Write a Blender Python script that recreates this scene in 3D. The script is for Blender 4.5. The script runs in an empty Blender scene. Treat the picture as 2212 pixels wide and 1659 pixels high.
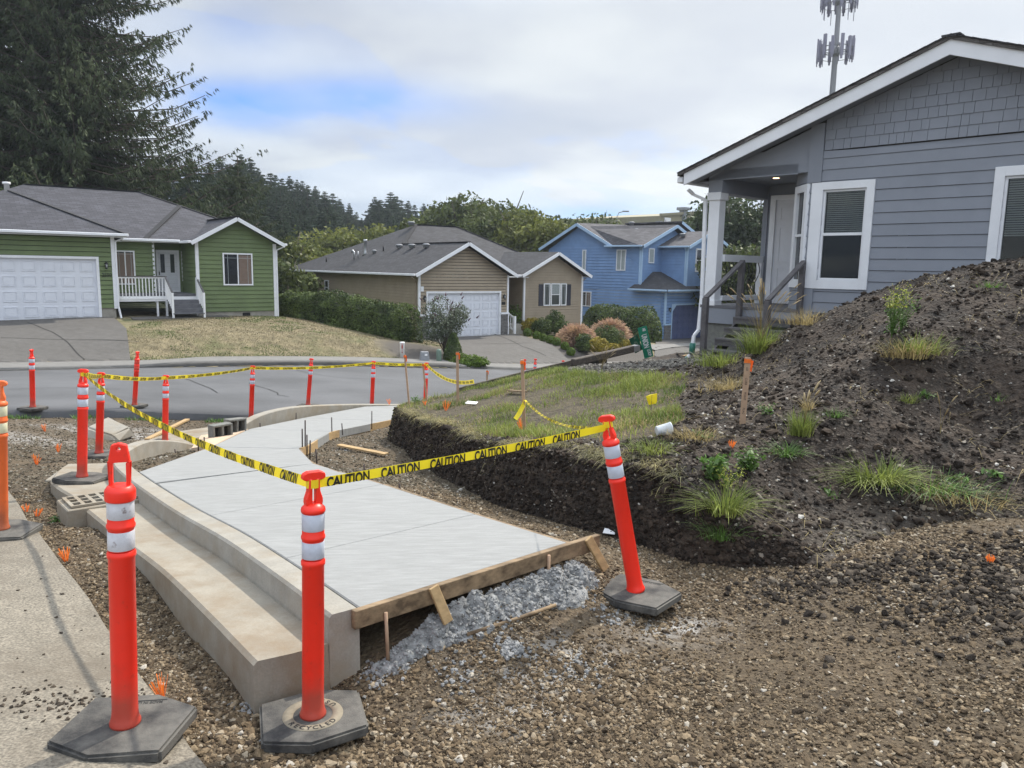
import bpy, bmesh, math, random
import numpy as np
from math import radians, sin, cos, pi, atan2, sqrt, hypot
from mathutils import Vector, Matrix
random.seed(7); rng = np.random.default_rng(11)
SC = bpy.context.scene

# ------------------------------------------------------------------ camera
CAMZ = 1.65; PITCH = radians(8.6); ROLL = radians(1.03); FPX = 1662.; CU, CV = 1106., 829.5
cam = bpy.data.cameras.new('camera'); camo = bpy.data.objects.new('camera', cam); SC.collection.objects.link(camo)
cam.sensor_fit = 'HORIZONTAL'; cam.sensor_width = 36; cam.lens = 36 * FPX / 2212
cam.clip_start = .05; cam.clip_end = 5000
camo.matrix_world = (Matrix.Translation((0, 0, CAMZ)) @ Matrix.Rotation(pi/2 - PITCH, 4, 'X') @ Matrix.Rotation(ROLL, 4, 'Z'))
SC.camera = camo
# ------------------------------------------------------------------ world and sun
SUN_AZ, SUN_EL = radians(35), radians(48)
wd = bpy.data.worlds.new('World'); SC.world = wd; wd.use_nodes = True
nt = wd.node_tree; nt.nodes.clear()
def N(t, ty, **k):
    n = t.nodes.new(ty)
    for a, b in k.items(): setattr(n, a, b)
    return n
def math_(t, op, a, b=None, c=None, clamp=False):
    n = N(t, 'ShaderNodeMath', operation=op, use_clamp=clamp)
    for i, x in enumerate((a, b, c)):
        if x is None: continue
        if isinstance(x, (int, float)): n.inputs[i].default_value = x
        else: t.links.new(x, n.inputs[i])
    return n.outputs[0]
def ramp(t, fac, stops, interp='LINEAR'):
    n = N(t, 'ShaderNodeValToRGB'); n.color_ramp.interpolation = interp
    e = n.color_ramp.elements
    while len(e) < len(stops): e.new(.5)
    for i, (p, c) in enumerate(stops):
        e[i].position = p; e[i].color = (c[0], c[1], c[2], 1) if isinstance(c, (tuple, list)) else (c, c, c, 1)
    t.links.new(fac, n.inputs[0]); return n.outputs[0]
def mixc(t, f, a, b, mode='MIX'):
    n = N(t, 'ShaderNodeMix', data_type='RGBA', blend_type=mode)
    for s, x in ((0, f), (6, a), (7, b)):
        if isinstance(x, (int, float)): n.inputs[s].default_value = x
        elif isinstance(x, (tuple, list)): n.inputs[s].default_value = (x[0], x[1], x[2], 1)
        else: t.links.new(x, n.inputs[s])
    return n.outputs[2]
def world_nodes():
    t = nt
    out = N(t, 'ShaderNodeOutputWorld'); bg = N(t, 'ShaderNodeBackground')
    sky = N(t, 'ShaderNodeTexSky', sky_type='NISHITA', sun_disc=False, sun_elevation=SUN_EL, sun_rotation=SUN_AZ)
    sky.air_density = 1.0; sky.dust_density = .6; sky.ozone_density = 1.5
    skyc = mixc(t, 1.0, sky.outputs[0], (.046, .072, .122), 'MULTIPLY')
    tc = N(t, 'ShaderNodeTexCoord'); sep = N(t, 'ShaderNodeSeparateXYZ'); t.links.new(tc.outputs['Generated'], sep.inputs[0])
    zz = math_(t, 'ADD', math_(t, 'MAXIMUM', sep.outputs[2], 0.0), .16)
    px = math_(t, 'DIVIDE', sep.outputs[0], zz); py = math_(t, 'DIVIDE', sep.outputs[1], zz)
    cb = N(t, 'ShaderNodeCombineXYZ'); t.links.new(px, cb.inputs[0]); t.links.new(py, cb.inputs[1])
    mp = N(t, 'ShaderNodeMapping'); t.links.new(cb.outputs[0], mp.inputs[0])
    mp.inputs['Location'].default_value = (3.1, 1.3, 0); mp.inputs['Scale'].default_value = (.62, .62, 1)
    n1 = N(t, 'ShaderNodeTexNoise'); t.links.new(mp.outputs[0], n1.inputs['Vector'])
    n1.inputs['Scale'].default_value = .9; n1.inputs['Detail'].default_value = 7; n1.inputs['Roughness'].default_value = .5; n1.inputs['Distortion'].default_value = .35
    n2 = N(t, 'ShaderNodeTexNoise'); t.links.new(mp.outputs[0], n2.inputs['Vector'])
    n2.inputs['Scale'].default_value = 1.5; n2.inputs['Detail'].default_value = 8; n2.inputs['Roughness'].default_value = .48
    cover = ramp(t, n1.outputs[0], [(.36, 0), (.46, 1)], 'EASE')
    # a thinner streak of cloud low over the left and a clear gap near the horizon on the right, fixed in sky directions
    def patch(az, el, wa, we):
        a, e = radians(az), radians(el)
        dv = (sin(a)*cos(e), cos(a)*cos(e), sin(e)); rv = (cos(a), -sin(a), 0); uv = (-sin(a)*sin(e), -cos(a)*sin(e), cos(e))
        s = []
        for v, w in ((rv, wa), (uv, we)):
            d = N(t, 'ShaderNodeVectorMath', operation='DOT_PRODUCT'); t.links.new(tc.outputs['Generated'], d.inputs[0]); d.inputs[1].default_value = v
            q = math_(t, 'DIVIDE', d.outputs['Value'], w); s.append(math_(t, 'MULTIPLY', q, q))
        f = N(t, 'ShaderNodeVectorMath', operation='DOT_PRODUCT'); t.links.new(tc.outputs['Generated'], f.inputs[0]); f.inputs[1].default_value = dv
        r2 = math_(t, 'ADD', s[0], s[1])
        g = math_(t, 'POWER', 2.718, math_(t, 'MULTIPLY', r2, -1.0))
        return math_(t, 'MULTIPLY', g, math_(t, 'GREATER_THAN', f.outputs['Value'], 0.0))
    gaps = None
    for a in ((-20.5, 10.2, .09, .028, 1.7), (-11, 11.4, .11, .024, 1.05), (-19, 15.0, .05, .03, .35), (7.5, 3.2, .16, .025, 1.3), (12, 2.0, .2, .02, 1.0), (-5, 20, .14, .04, .4)):
        p = math_(t, 'MULTIPLY', patch(*a[:4]), a[4]); gaps = p if gaps is None else math_(t, 'ADD', gaps, p)
    gn = math_(t, 'MULTIPLY', gaps, ramp(t, n2.outputs[0], [(.3, 1.0), (.62, .25)]))
    base_cover = math_(t, 'MAXIMUM', cover, .86)
    mask = math_(t, 'SUBTRACT', base_cover, gn, clamp=True)
    sd = N(t, 'ShaderNodeVectorMath', operation='DOT_PRODUCT'); t.links.new(tc.outputs['Generated'], sd.inputs[0])
    sd.inputs[1].default_value = (sin(SUN_AZ)*cos(SUN_EL), cos(SUN_AZ)*cos(SUN_EL), sin(SUN_EL))
    glow = ramp(t, sd.outputs['Value'], [(.45, 0), (.80, .42), (.93, .85), (1.0, 1)])
    shade = ramp(t, n2.outputs[0], [(.34, (.25, .30, .40)), (.45, (.34, .38, .46)), (.54, (.46, .50, .54)), (.66, (.58, .61, .63))])
    cc = mixc(t, glow, shade, (.80, .83, .85))
    up = ramp(t, sep.outputs[2], [(.0, .43), (.13, .44), (.30, .39), (.5, .56), (.85, 1.0)])
    cc = mixc(t, 1.0, cc, up, 'MULTIPLY'); cc = mixc(t, 1.0, cc, (2.45, 2.45, 2.45), 'MULTIPLY')
    opp = ramp(t, math_(t, 'ADD', math_(t, 'MULTIPLY', sep.outputs[1], .5), .5), [(.1, 1.0), (.5, .62)]); cc = mixc(t, 1.0, cc, opp, 'MULTIPLY'); cc = mixc(t, 1.0, cc, (1.62, 1.62, 1.62), 'MULTIPLY')
    fin = mixc(t, mask, skyc, cc)
    t.links.new(fin, bg.inputs[0]); bg.inputs[1].default_value = 1.0
    t.links.new(bg.outputs[0], out.inputs[0])
world_nodes()
sl = bpy.data.lights.new('sun', 'SUN'); sl.energy = 3.5; sl.angle = radians(.9); sl.color = (1, .93, .82)
so = bpy.data.objects.new('sun', sl); SC.collection.objects.link(so)
so.rotation_euler = Vector((sin(SUN_AZ)*cos(SUN_EL), cos(SUN_AZ)*cos(SUN_EL), sin(SUN_EL))).to_track_quat('Z', 'Y').to_euler()
SC.view_settings.view_transform = 'Standard'; SC.view_settings.look = 'None'; SC.view_settings.gamma = 1
SC.view_settings.exposure = .46
SC.cycles.use_denoising = True
SC.cycles.max_bounces = 6; SC.cycles.diffuse_bounces = 3; SC.cycles.transparent_max_bounces = 6

# ------------------------------------------------------------------ helpers: placing
_R = camo.matrix_world.to_3x3()
def ray(u, v): return _R @ Vector(((u - CU)/FPX, -(v - CV)/FPX, -1))
def atz(u, v, z):
    d = ray(u, v); t = (z - CAMZ)/d.z; return Vector((d.x*t, d.y*t, z))
def aty(u, v, y):
    d = ray(u, v); t = y/d.y; return Vector((d.x*t, y, CAMZ + d.z*t))
def hit(u, v, fn, y0=1.5, y1=60, n=700):
    d = ray(u, v); p = None
    for i in range(n):
        y = y0*(y1/y0)**(i/(n-1)); t = y/d.y; x = d.x*t; z = CAMZ + d.z*t
        if z <= fn(x, y): return Vector((x, y, fn(x, y)))
    return None

# ------------------------------------------------------------------ helpers: meshes
ROOT = SC.collection.objects
def tag(o, label=None, cat=None, group=None, kind=None):
    if label: o['label'] = label
    if cat: o['category'] = cat
    if group: o['group'] = group
    if kind: o['kind'] = kind
    return o
def empty(name, loc=(0, 0, 0), rz=0, label=None, cat=None, group=None):
    o = bpy.data.objects.new(name, None); ROOT.link(o); o.location = loc; o.rotation_euler = (0, 0, rz); o.empty_display_size = .2
    return tag(o, label, cat, group)
def copy_tree(o, parent=None):
    c = o.copy(); ROOT.link(c)
    if parent is not None: c.parent = parent
    for ch in list(o.children): copy_tree(ch, c)
    return c
class MB:
    def __init__(s): s.v = []; s.f = []; s.uv = {}; s.sm = []
    def add(s, vs, fs, smooth=False):
        b = len(s.v); s.v += [tuple(p) for p in vs]
        for f in fs: s.f.append(tuple(b + i for i in f)); s.sm.append(smooth)
        return b
    def box(s, x0, x1, y0, y1, z0, z1, M=None):
        P = [(x0, y0, z0), (x1, y0, z0), (x1, y1, z0), (x0, y1, z0), (x0, y0, z1), (x1, y0, z1), (x1, y1, z1), (x0, y1, z1)]
        if M is not None: P = [tuple(M @ Vector(p)) for p in P]
        s.add(P, [(3, 2, 1, 0), (4, 5, 6, 7), (0, 1, 5, 4), (1, 2, 6, 5), (2, 3, 7, 6), (3, 0, 4, 7)]); return s
    def beam(s, p, q, w, h, up=(0, 0, 1), a=0):
        p = Vector(p); q = Vector(q); d = (q - p); L = d.length; d.normalize(); up = Vector(up) if abs(d.dot(Vector(up))) < .99 else Vector((0, 1, 0))
        x = d.cross(up); x.normalize(); z = x.cross(d)
        if a: R = Matrix.Rotation(a, 3, d); x = R @ x; z = R @ z
        P = [p + x*(i*w/2) + z*(j*h/2) for i, j in ((-1, -1), (1, -1), (1, 1), (-1, 1))] + [q + x*(i*w/2) + z*(j*h/2) for i, j in ((-1, -1), (1, -1), (1, 1), (-1, 1))]
        s.add(P, [(0, 1, 2, 3), (7, 6, 5, 4), (0, 4, 5, 1), (1, 5, 6, 2), (2, 6, 7, 3), (3, 7, 4, 0)]); return s
    def prism(s, poly, z0, z1, M=None):
        n = len(poly); P = [(p[0], p[1], z0 if len(p) < 3 else p[2] + z0) for p in poly] + [(p[0], p[1], z1 if len(p) < 3 else p[2] + z1) for p in poly]
        if M is not None: P = [tuple(M @ Vector(p)) for p in P]
        s.add(P, [tuple(range(n-1, -1, -1)), tuple(range(n, 2*n))] + [(i, (i+1) % n, n + (i+1) % n, n + i) for i in range(n)]); return s
    def poly(s, pts, th=0, up=(0, 0, 1)):
        n = len(pts)
        if not th: s.add(pts, [tuple(range(n))]); return s
        up = Vector(up); P = [tuple(Vector(p)) for p in pts] + [tuple(Vector(p) - up*th) for p in pts]
        s.add(P, [tuple(range(n)), tuple(range(2*n-1, n-1, -1))] + [(i, i + n, (i+1) % n + n, (i+1) % n) for i in range(n)]); return s
    def tube(s, pts, r, k=8, cap=True, smooth=True):
        pts = [Vector(p) for p in pts]; n = len(pts); rr = r if isinstance(r, (list, tuple)) else [r]*n
        P = []
        for i, p in enumerate(pts):
            d = (pts[min(i+1, n-1)] - pts[max(i-1, 0)]).normalized()
            a = d.cross(Vector((0, 0, 1)) if abs(d.z) < .95 else Vector((1, 0, 0))).normalized(); b = d.cross(a)
            for j in range(k):
                t = 2*pi*j/k; P.append(p + (a*cos(t) + b*sin(t))*rr[i])
        F = [(i*k + j, i*k + (j+1) % k, (i+1)*k + (j+1) % k, (i+1)*k + j) for i in range(n-1) for j in range(k)]
        b0 = s.add(P, F, smooth)
        if cap: s.f += [tuple(b0 + j for j in range(k-1, -1, -1)), tuple(b0 + (n-1)*k + j for j in range(k))]; s.sm += [False, False]
        return s
    def lathe(s, prof, k=20, M=None, smooth=True):
        P = []
        for r, z in prof:
            for j in range(k):
                t = 2*pi*j/k; P.append((r*cos(t), r*sin(t), z))
        n = len(prof)
        if M is not None: P = [tuple(M @ Vector(p)) for p in P]
        F = [(i*k + j, i*k + (j+1) % k, (i+1)*k + (j+1) % k, (i+1)*k + j) for i in range(n-1) for j in range(k)]
        b0 = s.add(P, F, smooth); s.f += [tuple(b0 + j for j in range(k-1, -1, -1)), tuple(b0 + (n-1)*k + j for j in range(k))]; s.sm += [False, False]
        return s
    def build(s, name, mat, parent=None, bevel=0, uvroof=False, segs=1):
        me = bpy.data.meshes.new(name); me.from_pydata(s.v, [], s.f); me.materials.append(mat)
        me.polygons.foreach_set('use_smooth', s.sm)
        if bevel:
            bm = bmesh.new(); bm.from_mesh(me)
            bmesh.ops.remove_doubles(bm, verts=bm.verts, dist=1e-5)
            es = [e for e in bm.edges if len(e.link_faces) == 2 and e.calc_face_angle(0) > .5]
            bmesh.ops.bevel(bm, geom=es, offset=bevel, segments=segs, affect='EDGES', clamp_overlap=True); bm.to_mesh(me); bm.free()
        if uvroof:
            uv = me.uv_layers.new(name='UVMap')
            for p in me.polygons:
                n = p.normal; h = Vector((-n.y, n.x, 0))
                h = h.normalized() if h.length > 1e-3 else Vector((1, 0, 0)); g = n.cross(h)
                for li in p.loop_indices:
                    c = me.vertices[me.loops[li].vertex_index].co; uv.data[li].uv = (c.dot(h), c.dot(g))
        me.update(); o = bpy.data.objects.new(name, me); ROOT.link(o)
        if parent is not None: o.parent = parent
        return o
def np_mesh(name, V, F, mat, parent=None, smooth=False, attrs=None):
    """V (n,3), F (m,k) arrays"""
    me = bpy.data.meshes.new(name); V = np.asarray(V, np.float32); F = np.asarray(F, np.int32); m, k = F.shape
    me.vertices.add(len(V)); me.vertices.foreach_set('co', V.ravel())
    me.loops.add(m*k); me.loops.foreach_set('vertex_index', F.ravel())
    me.polygons.add(m); me.polygons.foreach_set('loop_start', np.arange(0, m*k, k, dtype=np.int32))
    if smooth: me.polygons.foreach_set('use_smooth', np.ones(m, bool))
    for nm, a in (attrs or {}).items():
        at = me.attributes.new(nm, 'FLOAT', 'POINT'); at.data.foreach_set('value', np.asarray(a, np.float32))
    me.update(calc_edges=True); me.validate(); me.materials.append(mat)
    o = bpy.data.objects.new(name, me); ROOT.link(o)
    if parent is not None: o.parent = parent
    return o
# value noise
def vnoise(x, y, seed=0):
    xi = np.floor(x).astype(np.int64); yi = np.floor(y).astype(np.int64); xf = x - xi; yf = y - yi
    def h(a, b):
        n = (a*374761393 + b*668265263 + seed*982451653) & 0xffffffff
        n = ((n ^ (n >> 13))*1274126177) & 0xffffffff
        return ((n ^ (n >> 16)) & 0xffff)/65535.
    u = xf*xf*(3-2*xf); w = yf*yf*(3-2*yf)
    return (h(xi, yi)*(1-u) + h(xi+1, yi)*u)*(1-w) + (h(xi, yi+1)*(1-u) + h(xi+1, yi+1)*u)*w - .5
def fbm(x, y, sc, oct=4, seed=0, gain=.5):
    s = 0; a = 1; f = 1./sc
    for i in range(oct): s = s + a*vnoise(x*f + 17.3*i, y*f + 9.1*i, seed + i); a *= gain; f *= 2.03
    return s
class RBF:
    def __init__(s, pts, lam=1e-3):
        P = np.array(pts, float); s.c = P[:, :2]; n = len(P); A = s.k(s.c) + lam*np.eye(n)
        Q = np.c_[np.ones(n), s.c]; M = np.block([[A, Q], [Q.T, np.zeros((3, 3))]])
        w = np.linalg.solve(M, np.r_[P[:, 2], 0, 0, 0]); s.w = w[:n]; s.a = w[n:]
    def k(s, X): return np.sqrt(((X[:, None, :] - s.c[None])**2).sum(-1) + .06)
    def __call__(s, x, y):
        x = np.asarray(x, float); y = np.asarray(y, float); sh = np.broadcast(x, y).shape
        X = np.c_[np.broadcast_to(x, sh).ravel(), np.broadcast_to(y, sh).ravel()]
        r = s.k(X) @ s.w + s.a[0] + X @ s.a[1:]; r = r.reshape(sh)
        return r if sh else float(r)
def inpoly(x, y, poly):
    x = np.asarray(x, float); y = np.asarray(y, float); r = np.zeros(np.broadcast(x, y).shape, bool); n = len(poly)
    for i in range(n):
        x0, y0 = poly[i][:2]; x1, y1 = poly[(i+1) % n][:2]
        c = ((y0 > y) != (y1 > y)) & (x < (x1 - x0)*(y - y0)/((y1 - y0) or 1e-9) + x0); r ^= c
    return r
def pdist(x, y, line):
    x = np.asarray(x, float); y = np.asarray(y, float); best = np.full(np.broadcast(x, y).shape, 1e9)
    for (x0, y0), (x1, y1) in zip([p[:2] for p in line[:-1]], [p[:2] for p in line[1:]]):
        dx, dy = x1-x0, y1-y0; t = np.clip(((x-x0)*dx + (y-y0)*dy)/(dx*dx+dy*dy), 0, 1)
        best = np.minimum(best, np.hypot(x - x0 - t*dx, y - y0 - t*dy))
    return best
def sstep(a, b, x): t = np.clip((x-a)/(b-a), 0, 1); return t*t*(3-2*t)

# ------------------------------------------------------------------ materials
def mat(name, col, rough=.8, var=.12, scale=6, bump=0, bscale=60, col2=None, metal=0, spec=.5, coord='Object', stretch=None, f2=(.35, .65), fine=0, trans=0, rand=0, bdist=.01, extra=None):
    m = bpy.data.materials.new(name); m.use_nodes = True; t = m.node_tree; b = t.nodes['Principled BSDF']
    tc = N(t, 'ShaderNodeTexCoord'); src = tc.outputs[coord]
    if stretch: mp = N(t, 'ShaderNodeMapping'); t.links.new(src, mp.inputs[0]); mp.inputs['Scale'].default_value = stretch; src = mp.outputs[0]
    no = N(t, 'ShaderNodeTexNoise'); t.links.new(src, no.inputs['Vector']); no.inputs['Scale'].default_value = scale; no.inputs['Detail'].default_value = 6; no.inputs['Roughness'].default_value = .6
    a = tuple(max(0, c*(1-var)) for c in col); e = tuple(min(1, c*(1+var)) for c in (col2 or col))
    c = ramp(t, no.outputs[0], [(f2[0], a), (f2[1], e)])
    if fine:
        n3 = N(t, 'ShaderNodeTexNoise'); t.links.new(src, n3.inputs['Vector']); n3.inputs['Scale'].default_value = bscale; n3.inputs['Detail'].default_value = 3
        c = mixc(t, 1.0, c, ramp(t, n3.outputs[0], [(.3, 1-fine), (.7, 1+fine)]), 'MULTIPLY')
    if rand:
        g = N(t, 'ShaderNodeNewGeometry'); c = mixc(t, 1.0, c, ramp(t, g.outputs['Random Per Island'], [(0, 1-rand), (1, 1+rand)]), 'MULTIPLY')
    if extra: c = extra(t, c, src)
    t.links.new(c, b.inputs['Base Color']); b.inputs['Roughness'].default_value = rough; b.inputs['Metallic'].default_value = metal
    b.inputs['Specular IOR Level'].default_value = spec
    if bump:
        n2 = N(t, 'ShaderNodeTexNoise'); t.links.new(src, n2.inputs['Vector']); n2.inputs['Scale'].default_value = bscale; n2.inputs['Detail'].default_value = 5
        bp = N(t, 'ShaderNodeBump'); bp.inputs['Strength'].default_value = bump; bp.inputs['Distance'].default_value = bdist; t.links.new(n2.outputs[0], bp.inputs['Height']); t.links.new(bp.outputs[0], b.inputs['Normal'])
    if trans:
        tr = N(t, 'ShaderNodeBsdfTranslucent'); t.links.new(c, tr.inputs[0]); mx = N(t, 'ShaderNodeMixShader'); mx.inputs[0].default_value = trans
        t.links.new(b.outputs[0], mx.inputs[1]); t.links.new(tr.outputs[0], mx.inputs[2]); t.links.new(mx.outputs[0], t.nodes['Material Output'].inputs[0])
    return m
def roofmat(name, col, row=.14, w=.33):
    def ex(t, c, src):
        br = N(t, 'ShaderNodeTexBrick'); tc = N(t, 'ShaderNodeTexCoord'); t.links.new(tc.outputs['UV'], br.inputs['Vector'])
        br.inputs['Color1'].default_value = (.72, .72, .72, 1); br.inputs['Color2'].default_value = (1.25, 1.25, 1.25, 1); br.inputs['Mortar'].default_value = (.5, .5, .5, 1)
        br.inputs['Scale'].default_value = 1; br.inputs['Brick Width'].default_value = w; br.inputs['Row Height'].default_value = row; br.inputs['Mortar Size'].default_value = .012; br.inputs['Bias'].default_value = -.1
        return mixc(t, 1.0, c, br.outputs[0], 'MULTIPLY')
    return mat(name, col, .9, .12, 1.5, .4, 60, extra=ex, fine=.15)
W = (.80, .80, .80)
m = {}
m['red'] = mat('orange_red_plastic', (.86, .028, .012), .38, .05, 5, 0)
def grime(t, c, src):   # dirt near the foot of the tube, part of the object's own wear
    sp = N(t, 'ShaderNodeSeparateXYZ'); t.links.new(src, sp.inputs[0])
    n = N(t, 'ShaderNodeTexNoise'); t.links.new(src, n.inputs['Vector']); n.inputs['Scale'].default_value = 9; n.inputs['Detail'].default_value = 5
    h = math_(t, 'ADD', sp.outputs[2], math_(t, 'MULTIPLY', math_(t, 'SUBTRACT', n.outputs[0], .5), .35))
    n2 = N(t, 'ShaderNodeTexNoise'); t.links.new(src, n2.inputs['Vector']); n2.inputs['Scale'].default_value = 22; n2.inputs['Detail'].default_value = 6; n2.inputs['Roughness'].default_value = .7
    c = mixc(t, ramp(t, n2.outputs[0], [(.60, 0), (.72, .45)]), c, (.30, .05, .03))
    return mixc(t, ramp(t, h, [(.08, .6), (.3, 0)]), c, (.16, .075, .05))
m['red_dirty'] = mat('orange_red_plastic_grimy', (.86, .028, .012), .4, .05, 5, 0, extra=grime)
m['orange'] = mat('faded_orange_plastic', (.75, .14, .03), .5, .1, 4, 0, extra=grime)
def scuff(t, c, src):
    n = N(t, 'ShaderNodeTexNoise'); t.links.new(src, n.inputs['Vector']); n.inputs['Scale'].default_value = 28; n.inputs['Detail'].default_value = 4
    return mixc(t, ramp(t, n.outputs[0], [(.60, 0), (.68, .8)]), c, (.16, .12, .11))
m['band'] = mat('reflective_band', (.50, .54, .62), .35, .08, 30, .15, 220)
m['band_dirty'] = mat('scuffed_reflective_band', (.55, .56, .60), .4, .12, 20, .15, 220, extra=scuff)
m['band_yellow'] = mat('aged_reflective_band', (.62, .60, .42), .4, .1, 20)
m['rubber'] = mat('black_rubber', (.045, .045, .046), .85, .3, 7, .3, 150, col2=(.10, .095, .085), spec=.3)
m['rubber_letter'] = mat('moulded_letters', (.012, .012, .012), .7, 0)
m['rubber_dust'] = mat('dusty_rubber', (.22, .19, .14), .95, .2, 12)
m['tape'] = mat('yellow_tape', (.95, .76, .03), .35, .05, 4, trans=.25)
m['black'] = mat('black_ink', (.012, .012, .012), .5, 0)
m['white'] = mat('white_paint', (.74, .75, .77), .5, .04, 3)
m['fence_white'] = mat('white_vinyl', (.80, .80, .80), .45, .03, 3)
m['garage'] = mat('garage_white', (.68, .70, .75), .45, .03, 2)
m['green'] = mat('green_siding', (.120, .165, .064), .6, .10, 1.5, .1, 80)
m['tan'] = mat('tan_siding', (.30, .245, .175), .65, .08, 1.5, .1, 80)
m['blue'] = mat('blue_siding', (.165, .275, .475), .6, .08, 1.5, .1, 80)
m['bluelt'] = mat('blue_trim', (.36, .50, .66), .6, .05, 1.5)
m['navy'] = mat('navy_door', (.07, .09, .19), .4, .1, 2)
m['gray'] = mat('gray_siding', (.228, .245, .280), .6, .05, 2, .2, 120)
m['graytrim'] = mat('gray_trim', (.225, .242, .277), .6, .05, 2)
m['roof'] = roofmat('asphalt_shingles', (.058, .058, .070))
m['roof2'] = roofmat('dark_shingles', (.042, .042, .048))
m['roof3'] = roofmat('brown_gray_shingles', (.085, .082, .09))
m['shutter'] = mat('navy_shutter', (.02, .022, .035), .5, .1)
m['stone'] = mat('stacked_stone', (.15, .145, .14), .85, .3, 9, .6, 25, bdist=.03)
m['found'] = mat('foundation_concrete', (.30, .28, .24), .9, .15, 4, .3, 40)
m['deck'] = mat('grey_deck_boards', (.115, .115, .125), .75, .2, 5, .3, 50)
m['rail'] = mat('weathered_rail', (.095, .088, .09), .75, .25, 8, .3, 60)
m['blind'] = mat('blinds', (.24, .17, .13), .7, .05)
m['blindw'] = mat('window_blinds_pale', (.32, .36, .36), .6, .05)
m['door'] = mat('door_white', (.66, .67, .70), .4, .03)
m['metal'] = mat('galvanised_metal', (.45, .46, .47), .4, .1, 12, metal=.7)
m['rebar'] = mat('rusty_rebar', (.07, .055, .05), .7, .4, 30, metal=.5)
m['iron'] = mat('black_iron', (.012, .012, .014), .4, .1, metal=.3)
m['wood'] = mat('form_lumber', (.15, .10, .055), .8, .35, 3, .3, 60, stretch=(1, 6, 6), col2=(.22, .155, .09))
m['woodlt'] = mat('new_lumber', (.40, .27, .13), .75, .2, 5, .2, 60, stretch=(1, 6, 6))
m['woodold'] = mat('weathered_timber', (.085, .07, .058), .85, .35, 4, .5, 50, stretch=(2, 8, 8))
m['lath'] = mat('survey_lath', (.36, .24, .155), .8, .15, 10)
m['flag'] = mat('orange_flagging', (.95, .22, .03), .6, .1, 20, trans=.35)
m['whisker'] = mat('orange_whiskers', (.95, .25, .04), .6, .1, 20, trans=.3)
m['signgreen'] = mat('sign_green', (.01, .22, .13), .35, .06, 3)
m['signwhite'] = mat('sign_lettering', (.75, .78, .78), .4, 0)
m['signdull'] = mat('sign_lettering_dull', (.18, .22, .17), .5, 0)
m['signdark'] = mat('sign_green_dull', (.012, .085, .05), .4, .1, 3)
def glassmat(name, col, rough=.06):
    g = mat(name, col, rough, .1, .8, spec=.9); return g
m['glass'] = glassmat('window_glass', (.035, .04, .045))
m['glassd'] = glassmat('dark_glass', (.018, .02, .024))
m['lens'] = mat('lantern_glass', (.35, .36, .36), .2, .1)
GT = mat
def conc(name, col, **k):
    def ex(t, c, src):
        n = N(t, 'ShaderNodeTexNoise'); t.links.new(src, n.inputs['Vector']); n.inputs['Scale'].default_value = k.get('sscale', 2.0); n.inputs['Detail'].default_value = 9; n.inputs['Roughness'].default_value = .72
        return mixc(t, ramp(t, n.outputs[0], [(.44, 0), (.66, k.get('stain', .5))]), c, k.get('scol', (.30, .24, .16)))
    return mat(name, col, .85, .10, k.get('scale', 5), k.get('bump', .35), k.get('bscale', 90), extra=ex, stretch=k.get('stretch'), fine=k.get('fine', .08), bdist=k.get('bdist', .004))
m['slab'] = conc('fresh_concrete', (.262, .266, .262), stretch=(1.2, 7, 1), stain=.45, scol=(.212, .216, .21), bscale=70, bump=.25)
m['kerb'] = conc('kerb_concrete', (.29, .272, .235), stain=.8, scol=(.25, .205, .145), scale=7)
m['gutter'] = conc('gutter_concrete', (.275, .248, .200), stain=1.0, scol=(.21, .16, .105), scale=2.5)
m['oldpave'] = conc('old_pavement', (.19, .168, .132), stain=.8, scol=(.125, .103, .076), bscale=85, bump=1.0, fine=.5)
m['drive'] = conc('driveway_aggregate', (.092, .086, .079), stain=.6, scol=(.068, .062, .056), bscale=50, fine=.2)
m['walk'] = conc('sidewalk_concrete', (.17, .165, .155), stain=.4, scol=(.13, .122, .11))
m['peach'] = conc('unpainted_ramp_strip', (.52, .38, .26), stain=.5, scol=(.44, .40, .34))
m['darkgap'] = mat('dark_gap', (.03, .028, .026), .95, 0)
m['road'] = mat('asphalt', (.095, .097, .102), .9, .22, .35, .5, 120, fine=.18)
m['cinder'] = mat('cinder_block_concrete', (.17, .17, .155), .95, .15, 15, .6, 80)
m['rubble'] = mat('concrete_spill', (.42, .44, .46), .95, .15, 20, .6, 60)
m['plastic'] = mat('translucent_cup', (.75, .78, .80), .3, .02, trans=.3)
m['utilgray'] = mat('utility_gray', (.24, .25, .265), .6, .1, 8)
m['utilgreen'] = mat('utility_green', (.13, .19, .15), .6, .1, 8)
m['markred'] = mat('marker_red', (.35, .07, .05), .6, .1)
m['bark'] = mat('bark', (.075, .058, .045), .95, .3, 4, .6, 20)
m['spruce'] = mat('spruce_needles', (.034, .052, .025), .75, .3, .25, rand=.35, trans=.25, spec=.2, col2=(.064, .080, .038))
m['fir'] = mat('fir_needles', (.030, .048, .032), .8, .25, .2, rand=.4, trans=.2, spec=.1, col2=(.052, .072, .046))
m['leaf'] = mat('alder_leaves', (.060, .085, .022), .6, .3, .25, rand=.4, trans=.3, spec=.3, col2=(.10, .12, .035))
m['leafy'] = mat('yellow_green_leaves', (.10, .13, .025), .6, .3, .3, rand=.4, trans=.35, spec=.3, col2=(.16, .17, .04))
m['leafd'] = mat('dark_oak_leaves', (.028, .045, .018), .6, .3, .3, rand=.4, trans=.22, spec=.3, col2=(.05, .07, .025))
m['hedge'] = mat('hedge_leaves', (.045, .075, .020), .6, .3, 1.2, rand=.5, trans=.25, spec=.3, col2=(.10, .135, .036))
m['box'] = mat('boxwood_leaves', (.10, .16, .02), .6, .2, 2, rand=.45, trans=.3, spec=.3)
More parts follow.
